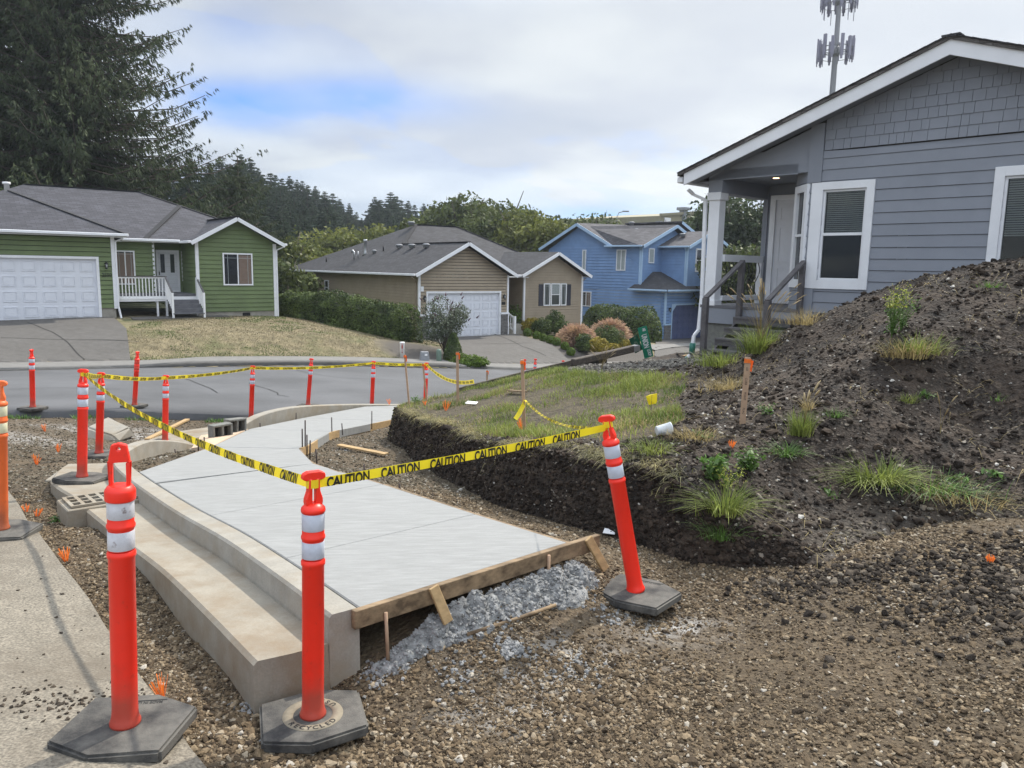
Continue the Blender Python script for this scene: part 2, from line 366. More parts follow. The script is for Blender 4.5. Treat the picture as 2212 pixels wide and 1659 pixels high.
m['lilac'] = mat('purple_green_leaves', (.075, .105, .055), .6, .4, 3, rand=.5, trans=.25, spec=.3, col2=(.14, .16, .11))
m['heather'] = mat('pink_grass_plumes', (.42, .25, .20), .8, .2, 2, rand=.35, trans=.25, col2=(.50, .36, .22))
m['gold'] = mat('golden_shrub', (.30, .24, .03), .7, .2, 3, rand=.4, trans=.3)
m['grass'] = mat('grass_blades', (.14, .22, .04), .6, .35, .9, rand=.5, trans=.4, spec=.3, col2=(.24, .27, .07))
m['drygrass'] = mat('dry_grass', (.36, .29, .14), .75, .3, 1.0, rand=.4, trans=.35, spec=.2)
m['seed'] = mat('seed_heads', (.48, .38, .22), .8, .15, 10, trans=.3)
m['weed'] = mat('weed_leaves', (.10, .19, .04), .55, .3, 3, rand=.45, trans=.35)
m['weedy'] = mat('yellow_weed', (.34, .38, .06), .6, .2, 4, rand=.35, trans=.35)
m['lilacflower'] = m['lilac']
m['tower'] = mat('tower_steel', (.22, .22, .23), .5, .05, metal=.2)
m['antenna'] = mat('antenna_panels', (.22, .21, .27), .5, .05)
m['farwall'] = mat('far_tan_metal', (.27, .245, .16), .7, .08, 1, stretch=(8, 8, .2))
m['pipegreen'] = mat('green_drain_pipe', (.015, .15, .11), .4, .1)
m['yellowflag'] = mat('yellow_flag', (.85, .72, .02), .5, .05, trans=.35)
m['lampglow'] = None

# ================================================================== TERRAIN
ROADF = RBF([(-8.9, 14, -1.11), (-7.6, 15.2, -1.26), (-5.2, 15.7, -1.50), (-4.7, 17.35, -1.6), (-3.25, 16.9, -1.58), (-14.8, 22, -1.56), (-6.9, 27.4, -1.95), (.87, 33, -2.72),
    (8, 38, -3.2), (5, 22, -2.3), (14, 30, -3.2), (-20, 12, -.85), (-28, 13, -.7), (25, 47, -4.2), (25, 38, -4), (-28, 18, -.8), (0, 19.5, -1.85)])
LOWF = RBF([(-.85, 3.2, -.36), (.74, 4.27, -.28), (-1.5, 2.7, -.20), (-1.0, 2.2, -.22), (-2.3, 3.6, -.3), (-1.95, 4.0, -.40), (-3.7, 5.7, -.44), (-3.6, 6.2, -.56), (-4.9, 7.4, -.68), (-5.5, 9.9, -.93),
    (-7, 9.5, -.78), (-9, 8, -.5), (-9.5, 13.4, -1.17), (-7.5, 14.2, -1.33), (-5.6, 15.2, -1.55), (-6.5, 12.8, -1.38), (-5.65, 12.2, -1.38), (-4.2, 16, -1.62), (-4.2, 9.5, -.76), (-4.2, 8.7, -.64), (-3.85, 8.2, -.56), (-4.35, 10.4, -.93), (-3.3, 8.0, -.62), (-5.35, 9.0, -.85),
    (.35, 4.38, -.075), (-.15, 3.93, -.115), (-.5, 3.6, -.24), (-.1, 3.6, -.26), (.35, 4.0, -.20), (1.5, 3.5, -.22), (2.3, 3.4, -.05), (3.2, 3.0, .12), (.5, 2, -.25), (-.5, 2.2, -.32), (2, 1.5, -.08), (4, 3.6, .3), (4, 1, .1), (0, 0, -.1), (-4, 0, -.1), (-6, 3, -.2),
    (-.24, 5.3, -.16), (-1.07, 6.4, -.28), (-1.9, 7.5, -.42), (-2.4, 8.9, -.62), (-2.5, 11.8, -1.05), (-2.2, 13.9, -1.28), (0, 6, -.38), (-1.5, 9, -.82), (-2, 12.21, -1.15), (-1.28, 10.19, -.95), (-.65, 8.6, -.8), (-.19, 7.26, -.62), (.12, 6.77, -.55),
    (.68, 5.74, -.38), (1.05, 5.22, -.32), (1.41, 4.87, -.28), (1.79, 4.6, -.2), (2.16, 4.4, -.1), (-3, 17, -1.7), (0, 20, -2), (6, 24, -2.6), (-14, 8, -.4), (-14, 3, -.1), (8, 2, .3), (8, -2, .2)], 1e-3)
def f_low(x, y): return LOWF(x, y) + .014*fbm(np.asarray(x, float), np.asarray(y, float), .45, 3, 5) + .010*fbm(np.asarray(x, float), np.asarray(y, float), .12, 2, 9)
UPF = RBF([(-1.98, 12.2, -.63), (-1.34, 10.7, -.49), (-.69, 9.1, -.28), (-.22, 8.2, -.18), (.12, 7.3, -.02), (.59, 6.6, .13), (.99, 6.0, .22), (1.24, 5.8, .28), (1.38, 5.6, .26), (1.92, 5.65, .20),
    (2.83, 6.2, .49), (2.25, 5.5, .05), (3.14, 5.5, .02), (4.02, 6.4, .48), (3.77, 7, 1.0), (5.36, 8.3, 1.79), (4.8, 8.6, 1.70), (4.24, 9, 1.48), (3.8, 9.2, 1.25), (3.31, 9.3, .96), (2.78, 9.3, .50), (1.81, 7.5, .31), (1.53, 8.5, .20),
    (1.29, 11, .12), (1.15, 14.5, -.24), (2.6, 16.2, -.30), (2.8, 14.6, -.06), (1.5, 13, -.01), (4.5, 18, -.2), (.68, 12.3, -.02), (-.05, 13, -.31), (-.9, 13.3, -.52), (-1.58, 12.6, -.62), (.13, 8.2, -.13), (-.83, 11.8, -.45), (3.2, 13.6, .08), (3.9, 12.6, .25),
    (3, 5, -.12), (3.3, 4.6, -.1), (4.3, 4.6, .25), (5.2, 4.5, .62), (6.5, 5.6, 1.15), (7, 8, 1.8), (6.3, 9.2, 1.8), (5.5, 9.7, 1.45), (5, 10.6, .85), (4.4, 11.4, .5), (2.3, 11, .3), (9, 8, 1.5), (9, 12, .9), (6, 14, .3), (9, 17, .2), (2.2, 4.75, -.15), (4, 3.2, .1), (6, 3, .6), (3.4, 7.9, .95), (2.6, 7.6, .58), (2.3, 8.8, .34), (4.6, 7.5, 1.40), (5, 6.2, .95), (.9, 16, -.35), (7, 20, -.5)], 1e-3)
TOE = [(-1.95, 12.95), (-2.06, 12.2), (-1.32, 10.15), (-.68, 8.58), (-.22, 7.24), (.10, 6.75), (.66, 5.72), (1.03, 5.22), (1.40, 4.85), (1.79, 4.62), (2.2, 4.45), (2.6, 4.0), (3.1, 3.3), (3.9, 2.3), (5.4, 1.2)]
UPPOLY = TOE + [(12, 0), (12, 22), (5.6, 20.5), (1.4, 15.5), (-.3, 14.0), (-1.2, 13.35)]
def up_parts(x, y):
    x = np.asarray(x, float); y = np.asarray(y, float)
    ins = inpoly(x, y, UPPOLY); d = pdist(x, y, UPPOLY + [UPPOLY[0]]); d = np.where(ins, d, -d)
    d = d + .11*fbm(x, y, .5, 3, 21) + .035*fbm(x, y, .16, 2, 22)
    w = .15 + 1.5*sstep(2.0, 3.2, x)*sstep(9, 6, y)
    return d, w
def f_up(x, y):
    x = np.asarray(x, float); y = np.asarray(y, float)
    d, w = up_parts(x, y); t = np.clip(d/w, 0, 1); t = np.where(w < .5, t**.75, t*t*(3-2*t))
    mound = sstep(2.0, 3.4, x)*sstep(10.4, 9, y)
    zu = UPF(x, y) + (.03 + .05*mound)*fbm(x, y, .9, 4, 3, .6) + (.02 + .035*mound)*fbm(x, y, .22, 3, 4, .6)
    lo = LOWF(x, y) - .12
    z = lo*(1-t) + zu*t + np.where((t > .02) & (t < .98), .05*fbm(x + y, d*0 + y*2, .25, 3, 8, .65), 0)
    return np.where(d < -.02, lo - .1, z)
def f_any(x, y): return np.maximum(f_low(x, y), f_up(x, y))
def gridmesh(name, xs, ys, fn, mt, mask=None, attrs=None):
    X, Y = np.meshgrid(xs, ys); Z = fn(X, Y); nx, ny = len(xs), len(ys)
    idx = np.arange(nx*ny).reshape(ny, nx)
    F = np.stack([idx[:-1, :-1], idx[:-1, 1:], idx[1:, 1:], idx[1:, :-1]], -1).reshape(-1, 4)
    if mask is not None:
        mk = mask(X, Y).ravel(); F = F[mk[F].any(1)]
        used = np.unique(F); rm = np.full(nx*ny, -1); rm[used] = np.arange(len(used)); F = rm[F]; sel = used
    else: sel = np.arange(nx*ny)
    V = np.c_[X.ravel(), Y.ravel(), Z.ravel()][sel]
    at = {k: v(X, Y).ravel()[sel] for k, v in (attrs or {}).items()}
    return np_mesh(name, V, F, mt, smooth=True, attrs=at)

# ---- gravel bed
def gravel_ex(t, c, src):
    v = N(t, 'ShaderNodeTexVoronoi'); t.links.new(src, v.inputs['Vector']); v.inputs['Scale'].default_value = 48
    cc = ramp(t, v.outputs['Color'], [(.0, (.035, .026, .015)), (.4, (.07, .052, .029)), (.75, (.12, .09, .052)), (1, (.18, .15, .10))])
    a = N(t, 'ShaderNodeAttribute'); a.attribute_name = 'white'; n = N(t, 'ShaderNodeTexNoise'); t.links.new(src, n.inputs['Vector']); n.inputs['Scale'].default_value = 9; n.inputs['Detail'].default_value = 6
    f = math_(t, 'MULTIPLY', a.outputs['Fac'], ramp(t, n.outputs[0], [(.42, .1), (.58, 1)]))
    cc = mixc(t, .45, cc, c)
    a2 = N(t, 'ShaderNodeAttribute'); a2.attribute_name = 'soily'; cc = mixc(t, a2.outputs['Fac'], cc, (.028, .021, .016))
    return mixc(t, f, cc, (.40, .39, .37))
m['gravel'] = mat('brown_gravel', (.068, .046, .028), .95, .35, 2.2, 1.0, 45, col2=(.105, .074, .045), extra=gravel_ex, bdist=.03)
WH = [(-8.2, 11.6, 1.5, .55), (-5.3, 13.6, 1.6, .35), (-7.0, 13.2, 1.2, .3), (.3, 3.55, .35, .18), (.9, 4.0, .25, .15), (.1, 3.2, .3, .12)]
def whitef(X, Y):
    r = 0*X
    for x, y, a, b in WH: r = np.maximum(r, np.exp(-(((X-x)/a)**2 + ((Y-y)/b)**2)))
    return r
DPF = lambda X, Y: np.maximum(np.exp(-(((X - 2.75)/.6)**2 + ((Y - 3.9)/.5)**2)), .8*np.exp(-(((X - 2.0)/.55)**2 + ((Y - 4.35)/.2)**2)))
xs = np.r_[np.arange(-16, -6, .12), np.arange(-6, 5, .05), np.arange(5, 9, .12)]; ys = np.r_[np.arange(-1, 1.6, .2), np.arange(1.6, 9, .05), np.arange(9, 17.4, .09)]
tag(gridmesh('gravel_bed', xs, ys, f_low, m['gravel'], attrs={'white': whitef, 'soily': DPF}, mask=lambda X, Y: ~((Y > 14.0 + (X+8.9)*.5) & (X < -3)) & ~((X > 0) & (Y > 12))), kind='structure')

# ---- dirt bank, mound and yard: one sheet of terrain
def bank_ex(t, c, src):
    a = N(t, 'ShaderNodeAttribute'); a.attribute_name = 'yard'; n = N(t, 'ShaderNodeTexNoise'); t.links.new(src, n.inputs['Vector']); n.inputs['Scale'].default_value = 5; n.inputs['Detail'].default_value = 6
    v = N(t, 'ShaderNodeTexVoronoi'); t.links.new(src, v.inputs['Vector']); v.inputs['Scale'].default_value = 34
    peb = ramp(t, v.outputs['Distance'], [(.10, 1), (.2, 0)]); sel = ramp(t, v.outputs['Color'], [(.62, 0), (.66, 1)])
    c = mixc(t, math_(t, 'MULTIPLY', math_(t, 'MULTIPLY', peb, sel), .6), c, (.15, .125, .10))
    f = math_(t, 'MULTIPLY', a.outputs['Fac'], ramp(t, n.outputs[0], [(.35, .35), (.6, 1)]))
    c = mixc(t, f, c, (.10, .082, .05))
    g = N(t, 'ShaderNodeAttribute'); g.attribute_name = 'gravelly'
    c = mixc(t, math_(t, 'MULTIPLY', g.outputs['Fac'], .85), c, mixc(t, v.outputs['Distance'], (.20, .175, .14), (.10, .085, .07)))
    return c
m['soil'] = mat('dark_soil', (.016, .0112, .0082), .97, .4, 3, 1.0, 28, col2=(.043, .031, .022), extra=bank_ex, bdist=.05, fine=.35)
YARD = [(-2.2, 12.9), (-1.9, 11.8), (-1.2, 10.4), (-.55, 8.9), (-.05, 7.9), (.5, 7.0), (.9, 6.45), (1.25, 6.3), (1.6, 7.0), (1.75, 8.0), (2.1, 9.2), (2.3, 9.9), (1.5, 10.9), (.9, 12.2), (.9, 14.4), (-.4, 14.2)]
def yardf(X, Y): d = pdist(X, Y, YARD + [YARD[0]]); ins = inpoly(X, Y, YARD); return np.where(ins, sstep(-.2, .3, d), sstep(.2, -.1, d)*0)
def gravellyf(X, Y): return np.maximum(sstep(.9, .1, np.hypot((X-2.3)/1.5, (Y-13.2)/2.3) - .5), sstep(5.6, 4.6, Y)*sstep(1.7, 2.6, X))
xs = np.r_[np.arange(-2.5, 6.4, .04), np.arange(6.4, 12, .2)]; ys = np.r_[np.arange(1.2, 3.2, .1), np.arange(3.2, 9.8, .04), np.arange(9.8, 22, .1)]
tag(gridmesh('dirt_bank', xs, ys, f_up, m['soil'], mask=lambda X, Y: up_parts(X, Y)[0] > -.12, attrs={'yard': yardf, 'gravelly': gravellyf}), kind='structure')

# ---- street (asphalt slab with a cut edge) as a strip mesh
NEAR = [(-30, 10.0), (-20, 10.6), (-13, 12.2), (-9.3, 13.72), (-7.4, 14.75), (-5.5, 15.62), (-3.9, 16.35), (-2.0, 17.2), (0, 18.3), (5, 21.8), (12, 26.5), (25, 36)]
def lerpline(L, n):
    P = np.array([p[:2] for p in L], float); s = np.r_[0, np.cumsum(np.hypot(*np.diff(P, axis=0).T))]
    q = np.linspace(0, s[-1], n); return np.c_[np.interp(q, s, P[:, 0]), np.interp(q, s, P[:, 1])]
def farline(t): return (-14.8 + 15.67*t, 22 + 11*t)
def strip(name, A, B, nt_, ns, zf, mt, th=.25, parent=None):
    a = lerpline(A, ns); b = lerpline(B, ns); V = []; 
    for j in range(nt_ + 1):
        p = a + (b - a)*(j/nt_); V.append(np.c_[p, zf(p[:, 0], p[:, 1])])
    V.append(V[0] - [0, 0, th]); V.append(V[nt_] - [0, 0, th]); V = np.concatenate(V)
    F = [(j*ns + i, j*ns + i + 1, (j+1)*ns + i + 1, (j+1)*ns + i) for j in range(nt_) for i in range(ns-1)]
    F += [((nt_+1)*ns + i, (nt_+1)*ns + i+1, i + 1, i) for i in range(ns-1)]
    F += [(nt_*ns + i, nt_*ns + i + 1, (nt_+2)*ns + i + 1, (nt_+2)*ns + i) for i in range(ns-1)]
    return np_mesh(name, V, np.array(F), mt, parent)
FARL = [farline(-1.0), farline(0), farline(1), farline(1.6), farline(2.6)]
tag(strip('road', NEAR, FARL, 14, 90, lambda x, y: ROADF(x, y) + .012*fbm(x, y, 3., 2, 2), m['road']), kind='structure')
# far kerb, pavement behind it
def offs(L, d):   # offset a polyline to its left by d
    out = []
    for i, p in enumerate(L):
        a = L[max(i-1, 0)]; b = L[min(i+1, len(L)-1)]; dx, dy = b[0]-a[0], b[1]-a[1]; l = hypot(dx, dy); out.append((p[0] - dy/l*d, p[1] + dx/l*d))
    return out
def kz(x, y):  # kerb height: lowered at the two driveways
    x = np.asarray(x, float); h = .13 - .11*sstep(-10.6, -12.2, x) - .10*sstep(-2.6, -1.4, x)*sstep(3.6, 2.3, x); return ROADF(x, y) + h
tag(strip('kerb_far', FARL, offs(FARL, .16), 1, 160, kz, mat('shaded_kerb', (.075, .072, .068), .9, .2, 3), .3), kind='structure')  # kerb colour darkened to carry the shade on its street face
LAND = RBF([(-14.8, 22, -1.44), (-6.9, 27.4, -1.85), (.87, 33, -2.63), (8, 38, -3.1), (-25, 15.5, -.85), (-30, 13, -.6), (-16.46, 32, -.70), (-22.5, 27.4, -.70), (-11.07, 36.06, -.80), (-14, 34, -.72), (-14.3, 30, -.85), (-15.3, 25, -1.3), (-13, 30.5, -.83), (-11.5, 32.5, -.85), (-9.6, 30, -1.2), (-9.2, 34.5, -.95), (-6, 31.5, -1.5),
    (-4.9, 32, -1.72), (-3.7, 31.8, -1.98), (-2.6, 32.5, -2.0), (-7.5, 37, -1.4), (-4.9, 38.8, -1.98), (-2.9, 40.6, -2.0), (0, 42.5, -2.02), (1.0, 42, -2.1), (2.8, 38, -2.3), (4, 41, -2.25), (5.5, 43.5, -2.3), (5, 40, -2.4), (10, 50, -2.87), (14, 47, -2.95), (7, 37.3, -3.0), (20, 55, -3), (-20, 62, -1.5), (0, 70, -3), (-10, 44, -1.6), (-42, 40, 0), (-60, 20, 0), (25, 46, -4), (40, 60, -4), (-14, 50, -1.5), (60, 80, -5), (-60, 90, 2), (0, 90, -4), (40, 40, -4)], 1e-3)
tag(strip('sidewalk_far', offs(FARL, .163), offs(FARL, 1.62), 3, 120, lambda x, y: np.where(True, kz(x, y)*.8 + .2*LAND(x, y) + .02, 0), m['walk'], .3), kind='structure')
def f_land(x, y):
    x = np.asarray(x, float); y = np.asarray(y, float)
    px, py = x + 14.8, y - 22; dist = (-px*11 + py*15.67)/19.15    # distance beyond the far kerb line
    z = LAND(x, y) + .05*fbm(x, y, 2.5, 3, 6); kk = kz(x, y)*.8 + .2*LAND(x, y)
    return np.where(dist < 1.62, kk - .12, np.where(dist < 4, kk + (z - kk)*sstep(1.6, 4, dist), z))
def lawn_ex(t, c, src):
    n = N(t, 'ShaderNodeTexNoise'); t.links.new(src, n.inputs['Vector']); n.inputs['Scale'].default_value = .55; n.inputs['Detail'].default_value = 8; n.inputs['Roughness'].default_value = .7
    c = mixc(t, ramp(t, n.outputs[0], [(.50, 0), (.68, .75)]), c, (.085, .10, .03))
    a = N(t, 'ShaderNodeAttribute'); a.attribute_name = 'wild'; c = mixc(t, a.outputs['Fac'], c, (.035, .045, .018))
    b = N(t, 'ShaderNodeAttribute'); b.attribute_name = 'bark_bed'; return mixc(t, b.outputs['Fac'], c, (.085, .075, .065))
m['lawn'] = mat('dry_lawn', (.140, .115, .064), .95, .2, 3.0, .8, 35, col2=(.20, .165, .095), extra=lawn_ex, fine=.3, bdist=.03)
def wildf(X, Y): return sstep(0, 2, (Y - 39.5) - .45*(X + 9))*1.0
def bedf(X, Y): return np.maximum(sstep(.4, -.2, np.hypot((X+3.3)/2.2, (Y-32.8)/1.5)-1), sstep(.6, 0, np.maximum(np.abs(X-4.3)-2.6, np.abs(Y-40.5)-3.5)))
xs = np.r_[np.arange(-60, -26, 2.), np.arange(-26, 16, .3), np.arange(16, 70, 2.5)]; ys = np.r_[np.arange(12, 46, .3), np.arange(46, 100, 2.5)]
def landmask(X, Y): px, py = X + 14.8, Y - 22; return ((-px*11 + py*15.67)/19.15) > .1
tag(gridmesh('lawn', xs, ys, f_land, m['lawn'], mask=landmask, attrs={'wild': wildf, 'bark_bed': bedf}), kind='structure')
# driveways lie on the land
def drape(name, poly, mt, lift=.03, nx=40, cell=.3, kind='structure', fn=f_land, joint=None):
    P = np.array(poly); x0, y0 = P.min(0); x1, y1 = P.max(0)
    bm = bmesh.new(); vs = [bm.verts.new((p[0], p[1], 0)) for p in poly]; bm.faces.new(vs)
    for k in np.arange(x0 + cell, x1, cell): bmesh.ops.bisect_plane(bm, geom=bm.verts[:] + bm.edges[:] + bm.faces[:], plane_co=(k, 0, 0), plane_no=(1, 0, 0))
    for k in np.arange(y0 + cell, y1, cell): bmesh.ops.bisect_plane(bm, geom=bm.verts[:] + bm.edges[:] + bm.faces[:], plane_co=(0, k, 0), plane_no=(0, 1, 0))
    bm.faces.ensure_lookup_table()
    if bm.faces and bm.faces[0].normal.z < 0: bmesh.ops.reverse_faces(bm, faces=bm.faces[:])
    for v in bm.verts: v.co.z = float(fn(v.co.x, v.co.y)) + lift
    r = bmesh.ops.extrude_face_region(bm, geom=bm.faces[:])
    for g in r['geom']:
        if isinstance(g, bmesh.types.BMVert): g.co.z += 0
    for v in [v for v in bm.verts if v not in set(g for g in r['geom'] if isinstance(g, bmesh.types.BMVert))]: v.co.z -= .18
    bmesh.ops.recalc_face_normals(bm, faces=bm.faces[:])
    me = bpy.data.meshes.new(name); bm.to_mesh(me); bm.free(); me.materials.append(mt); o = bpy.data.objects.new(name, me); ROOT.link(o)
    return tag(o, kind=kind) if kind else o
DRV1 = [(-24.8, 25.6), (-23.6, 18.1), (-22.0, 18.6), (-14.6, 23.8), (-12.6, 25.2), (-14.6, 29.0), (-16.6, 31.9), (-17.0, 31.6)]
DRV2 = [(-4.6, 39.1), (-2.2, 33.0), (-1.2, 33.2), (2.0, 35.5), (2.9, 36.6), (1.6, 39.5), (.3, 42.4), (0, 42.3)]
drape('driveway_left', DRV1, m['drive'], .05); drape('driveway_right', DRV2, m['drive'], .05)
drape('driveway_far', [(9.0, 49.2), (13.8, 53.5), (22, 44), (12, 38.9), (8.2, 38.2), (7.6, 41), (8.4, 45)], m['drive'], .06, cell=.6)
drape('garden_path', [(-16.0, 32.2), (-15.5, 31.4), (-14.0, 32.6), (-12.6, 34.2), (-13.0, 34.9), (-14.2, 34.2)], m['drive'], .035)
def strip_line(name, pts, w, mt, lift, fn=f_land):
    V = []; F = []; L_ = lerpline(pts, max(4, int(20))); T_ = np.gradient(L_, axis=0); T_ /= np.linalg.norm(T_, axis=1)[:, None]
    for p, t_ in zip(L_, T_):
        for sd in (-1, 1): x, y = p[0] - t_[1]*w/2*sd, p[1] + t_[0]*w/2*sd; V.append((x, y, float(fn(x, y)) + lift))
    for i in range(len(L_) - 1): F.append((2*i, 2*i+1, 2*i+3, 2*i+2))
    o = np_mesh(name, V, np.array(F), mt); return tag(o, kind='structure')
def gl(u, v, fn=f_land): q = hit(u, v, fn, 10, 60); return (q.x, q.y)
strip_line('driveway_joint', [gl(60, 700), gl(112, 720), gl(183, 780)], .05, m['darkgap'], .056)
strip_line('driveway_joint', [gl(2, 733), gl(150, 737), gl(300, 741)], .04, m['darkgap'], .056)
strip_line('driveway_joint', [gl(1060, 722), gl(1130, 752), gl(1180, 772)], .05, m['darkgap'], .056)
strip_line('driveway_joint', [gl(1020, 745), gl(1150, 743)], .04, m['darkgap'], .056)
rz_ = lambda x, y: ROADF(x, y)
for L_ in ([(640, 800), (700, 812), (760, 818), (850, 822)], [(960, 850), (1020, 868), (1075, 880)], [(545, 822), (560, 836), (600, 850), (625, 858)], [(20, 842), (130, 838), (260, 842)], [(380, 812), (430, 830), (470, 850)]):
    pts_ = []
    for u, v in L_: q = hit(u*1.0, v, rz_, 10, 60); pts_.append((q.x, q.y))
    strip_line('road_crack', [p for k in range(len(pts_)-1) for p in (pts_[k], ((pts_[k][0] + pts_[k+1][0])/2 + random.uniform(-.15, .15), (pts_[k][1] + pts_[k+1][1])/2 + random.uniform(-.15, .15)))] + [pts_[-1]], .025, m['darkgap'], .016, rz_)
strip_line('path_far', [gl(1400, 753), gl(1470, 748), gl(1545, 742)], .9, m['walk'], .085)
# ---- old pavement, bottom left
_oe = [hit(u, v, lambda x, y: float(LOWF(x, y)) + .045) for u, v in ((447, 1659), (411, 1616), (306, 1467), (228, 1353), (193, 1296), (131, 1217), (93, 1165), (70, 1135), (42, 1092), (14, 1055))]
OLD = [(-.90, 1.2)] + [(p.x, p.y) for p in _oe] + [(-4.9, 6.35), (-9, 6.9), (-14, 7.2), (-14, -.5), (-.6, -.5)]
drape('old_pavement', OLD, m['oldpave'], .045, cell=.25, fn=lambda x, y: LOWF(x, y))
drape('old_gutter', [(-12, 11.9), (-9.2, 13.6), (-9.0, 13.1), (-9.4, 12.2), (-10.3, 11.6), (-12, 10.8)], m['walk'], .05, fn=lambda x, y: LOWF(x, y))
# ---- wide ground and hill
mb = MB(); mb.add([(-1500, -1500, -6.5), (1500, -1500, -6.5), (1500, 2500, -6.5), (-1500, 2500, -6.5)], [(0, 1, 2, 3)]); tag(mb.build('ground', mat('far_ground', (.05, .06, .03), .95, .3, .05)), kind='structure')
def f_hill(x, y):
    x = np.asarray(x, float); y = np.asarray(y, float); r = sstep(75, 150, y)
    return -4.5 + r*(np.clip(-(x + 0)*.16, 0, 60) + 3.0*sstep(150, 260, y) + 1.5*fbm(x, y, 30, 3, 31)) + np.where(x > 5, sstep(60, 120, y)*2.5*sstep(5, 25, x), 0)
tag(gridmesh('hill', np.arange(-260, 220, 6.), np.arange(70, 420, 6.), f_hill, mat('forest_floor', (.03, .035, .02), .95, .3, .1)), kind='structure')
# behind the camera: the street corner carries on
mb = MB(); mb.add([(-60, -60, -.6), (60, -60, -.6), (60, -.4, -.6), (-60, -.4, -.6)], [(0, 1, 2, 3)]); tag(mb.build('ground_behind', m['oldpave']), kind='structure')

# ================================================================== NEW PAVEMENT WORK
SL = [(-.71, 3.48, .03), (-1.25, 4.22, -.05), (-2.13, 5.39, -.17), (-3.03, 6.69, -.31), (-3.70, 9.26, -.60), (-4.15, 11.92, -.95), (-3.84, 13.87, -1.15), (-3.15, 16.24, -1.35)]
SR = [(.35, 4.41, .03), (-.24, 5.16, -.05), (-1.07, 6.27, -.17), (-1.96, 7.44, -.31), (-2.49, 8.83, -.50), (-2.82, 11.86, -.95), (-2.31, 13.85, -1.17), (-1.6, 15.9, -1.33)]
CURB = [(-.83, 3.38, .03), (-1.25, 3.93, -.01), (-1.81, 4.66, -.08), (-2.45, 5.44, -.17), (-3.12, 6.30, -.26), (-3.62, 6.98, -.335), (-4.05, 7.62, -.41), (-4.42, 8.3, -.48), (-4.62, 8.9, -.54), (-4.70, 9.5, -.60), (-4.71, 10.2, -.76), (-4.72, 10.9, -.98)]
def smoothpath(P, n):
    P = np.array(P, float); s = np.r_[0, np.cumsum(np.hypot(*np.diff(P[:, :2], axis=0).T))]; q = np.linspace(0, s[-1], n)
    # Catmull-Rom through the points
    out = []
    for x in q:
        i = min(np.searchsorted(s, x, 'right') - 1, len(P) - 2); t = (x - s[i])/(s[i+1] - s[i])
        p0, p1, p2, p3 = P[max(i-1, 0)], P[i], P[i+1], P[min(i+2, len(P)-1)]
        out.append(.5*((2*p1) + (-p0+p2)*t + (2*p0-5*p1+4*p2-p3)*t*t + (-p0+3*p1-3*p2+p3)*t**3))
    return np.array(out)
def sweep(path, prof, closed_caps=True):
    """prof: list of (offset to the left of travel, dz) ; returns V,F"""
    n = len(path); k = len(prof); T = np.gradient(path[:, :2], axis=0); T /= np.linalg.norm(T, axis=1)[:, None]; Nn = np.c_[-T[:, 1], T[:, 0]]
    V = []
    for i in range(n):
        for o, z in (prof[i] if isinstance(prof[0][0], (list, tuple)) else prof): V.append((path[i, 0] + Nn[i, 0]*o, path[i, 1] + Nn[i, 1]*o, path[i, 2] + z))
    return V
def sweep_obj(name, path, profs, mt, parent=None, bevel=0):
    """profs: one profile per station (same length)"""
    n = len(path); k = len(profs[0]); V = sweep(path, profs)
    F = [(i*k + j, (i+1)*k + j, (i+1)*k + (j+1) % k, i*k + (j+1) % k) for i in range(n-1) for j in range(k)] + [tuple(range(k)), tuple(range((n-1)*k + k-1, (n-1)*k - 1, -1))]
    mb = MB(); mb.add(V, F); return mb.build(name, mt, parent, bevel)
cp = smoothpath(CURB, 46); s_ = np.linspace(0, 1, 46)
cpz = cp.copy(); cpz[:, 2] += .004
# kerb: offset<0 is the pavement side (right of travel), 0 the street face
prof = [[(.0, -.42), (.012, -.12), (.0, -.014), (-.014, 0), (-.136, 0), (-.15, -.014), (-.152, -.42)] for _ in cp]
tag(sweep_obj('kerb', cpz, prof, m['kerb']), kind='structure')
gi = 34   # gutter runs until the wing starts
gp = cp[:gi].copy(); wid = np.interp(np.linspace(0, 1, gi), [0, .45, .7, .85, 1], [.36, .38, .44, .56, .50])
prof = [[(.004, -.50 if i else -.50), (.004, -.135), (w*.5, -.130), (w - .02, -.118), (w, -.135), (w + .004, -.44)] for i, w in enumerate(wid)]
tag(sweep_obj('gutter', gp, prof, m['gutter']), kind='structure')
# slab panels with tooled joints between them
def panel(mb, q, th=.13, ins=.006):
    P = [Vector(p) for p in q]; c = sum(P, Vector())/len(P); Q = []
    n = len(P)
    for i, p in enumerate(P):
        a = (P[i-1] - p).normalized(); b = (P[(i+1) % n] - p).normalized(); d = (a + b); Q.append(p + d*ins if d.length > .05 else p)
    mb.poly(Q, th)
mb = MB()
def lp(a, b, t): return tuple(a[i] + (b[i]-a[i])*t for i in range(3))
Tc = np.gradient(cp[:, :2], axis=0); Tc /= np.linalg.norm(Tc, axis=1)[:, None]; BACK = np.c_[cp[:, 0] + Tc[:, 1]*.154, cp[:, 1] - Tc[:, 0]*.154, cp[:, 2]]
def nb_(p): return int(np.argmin(np.hypot(BACK[:, 0] - p[0], BACK[:, 1] - p[1])))
for i in range(3):
    a_, b_ = nb_(SL[i]), nb_(SL[i+1]); mid = [tuple(BACK[k]) for k in range(b_, a_ - 1, -1)]
    R0, R1 = Vector(SR[i]), Vector(SR[i+1]); dj = (R1 - R0).normalized()*.004
    mb.poly([Vector(mid[-1]) + (Vector(mid[0]) - Vector(mid[-1])).normalized()*.004, R0 + dj, R1 - dj] + [Vector(p) for p in mid[:-1]], .080)
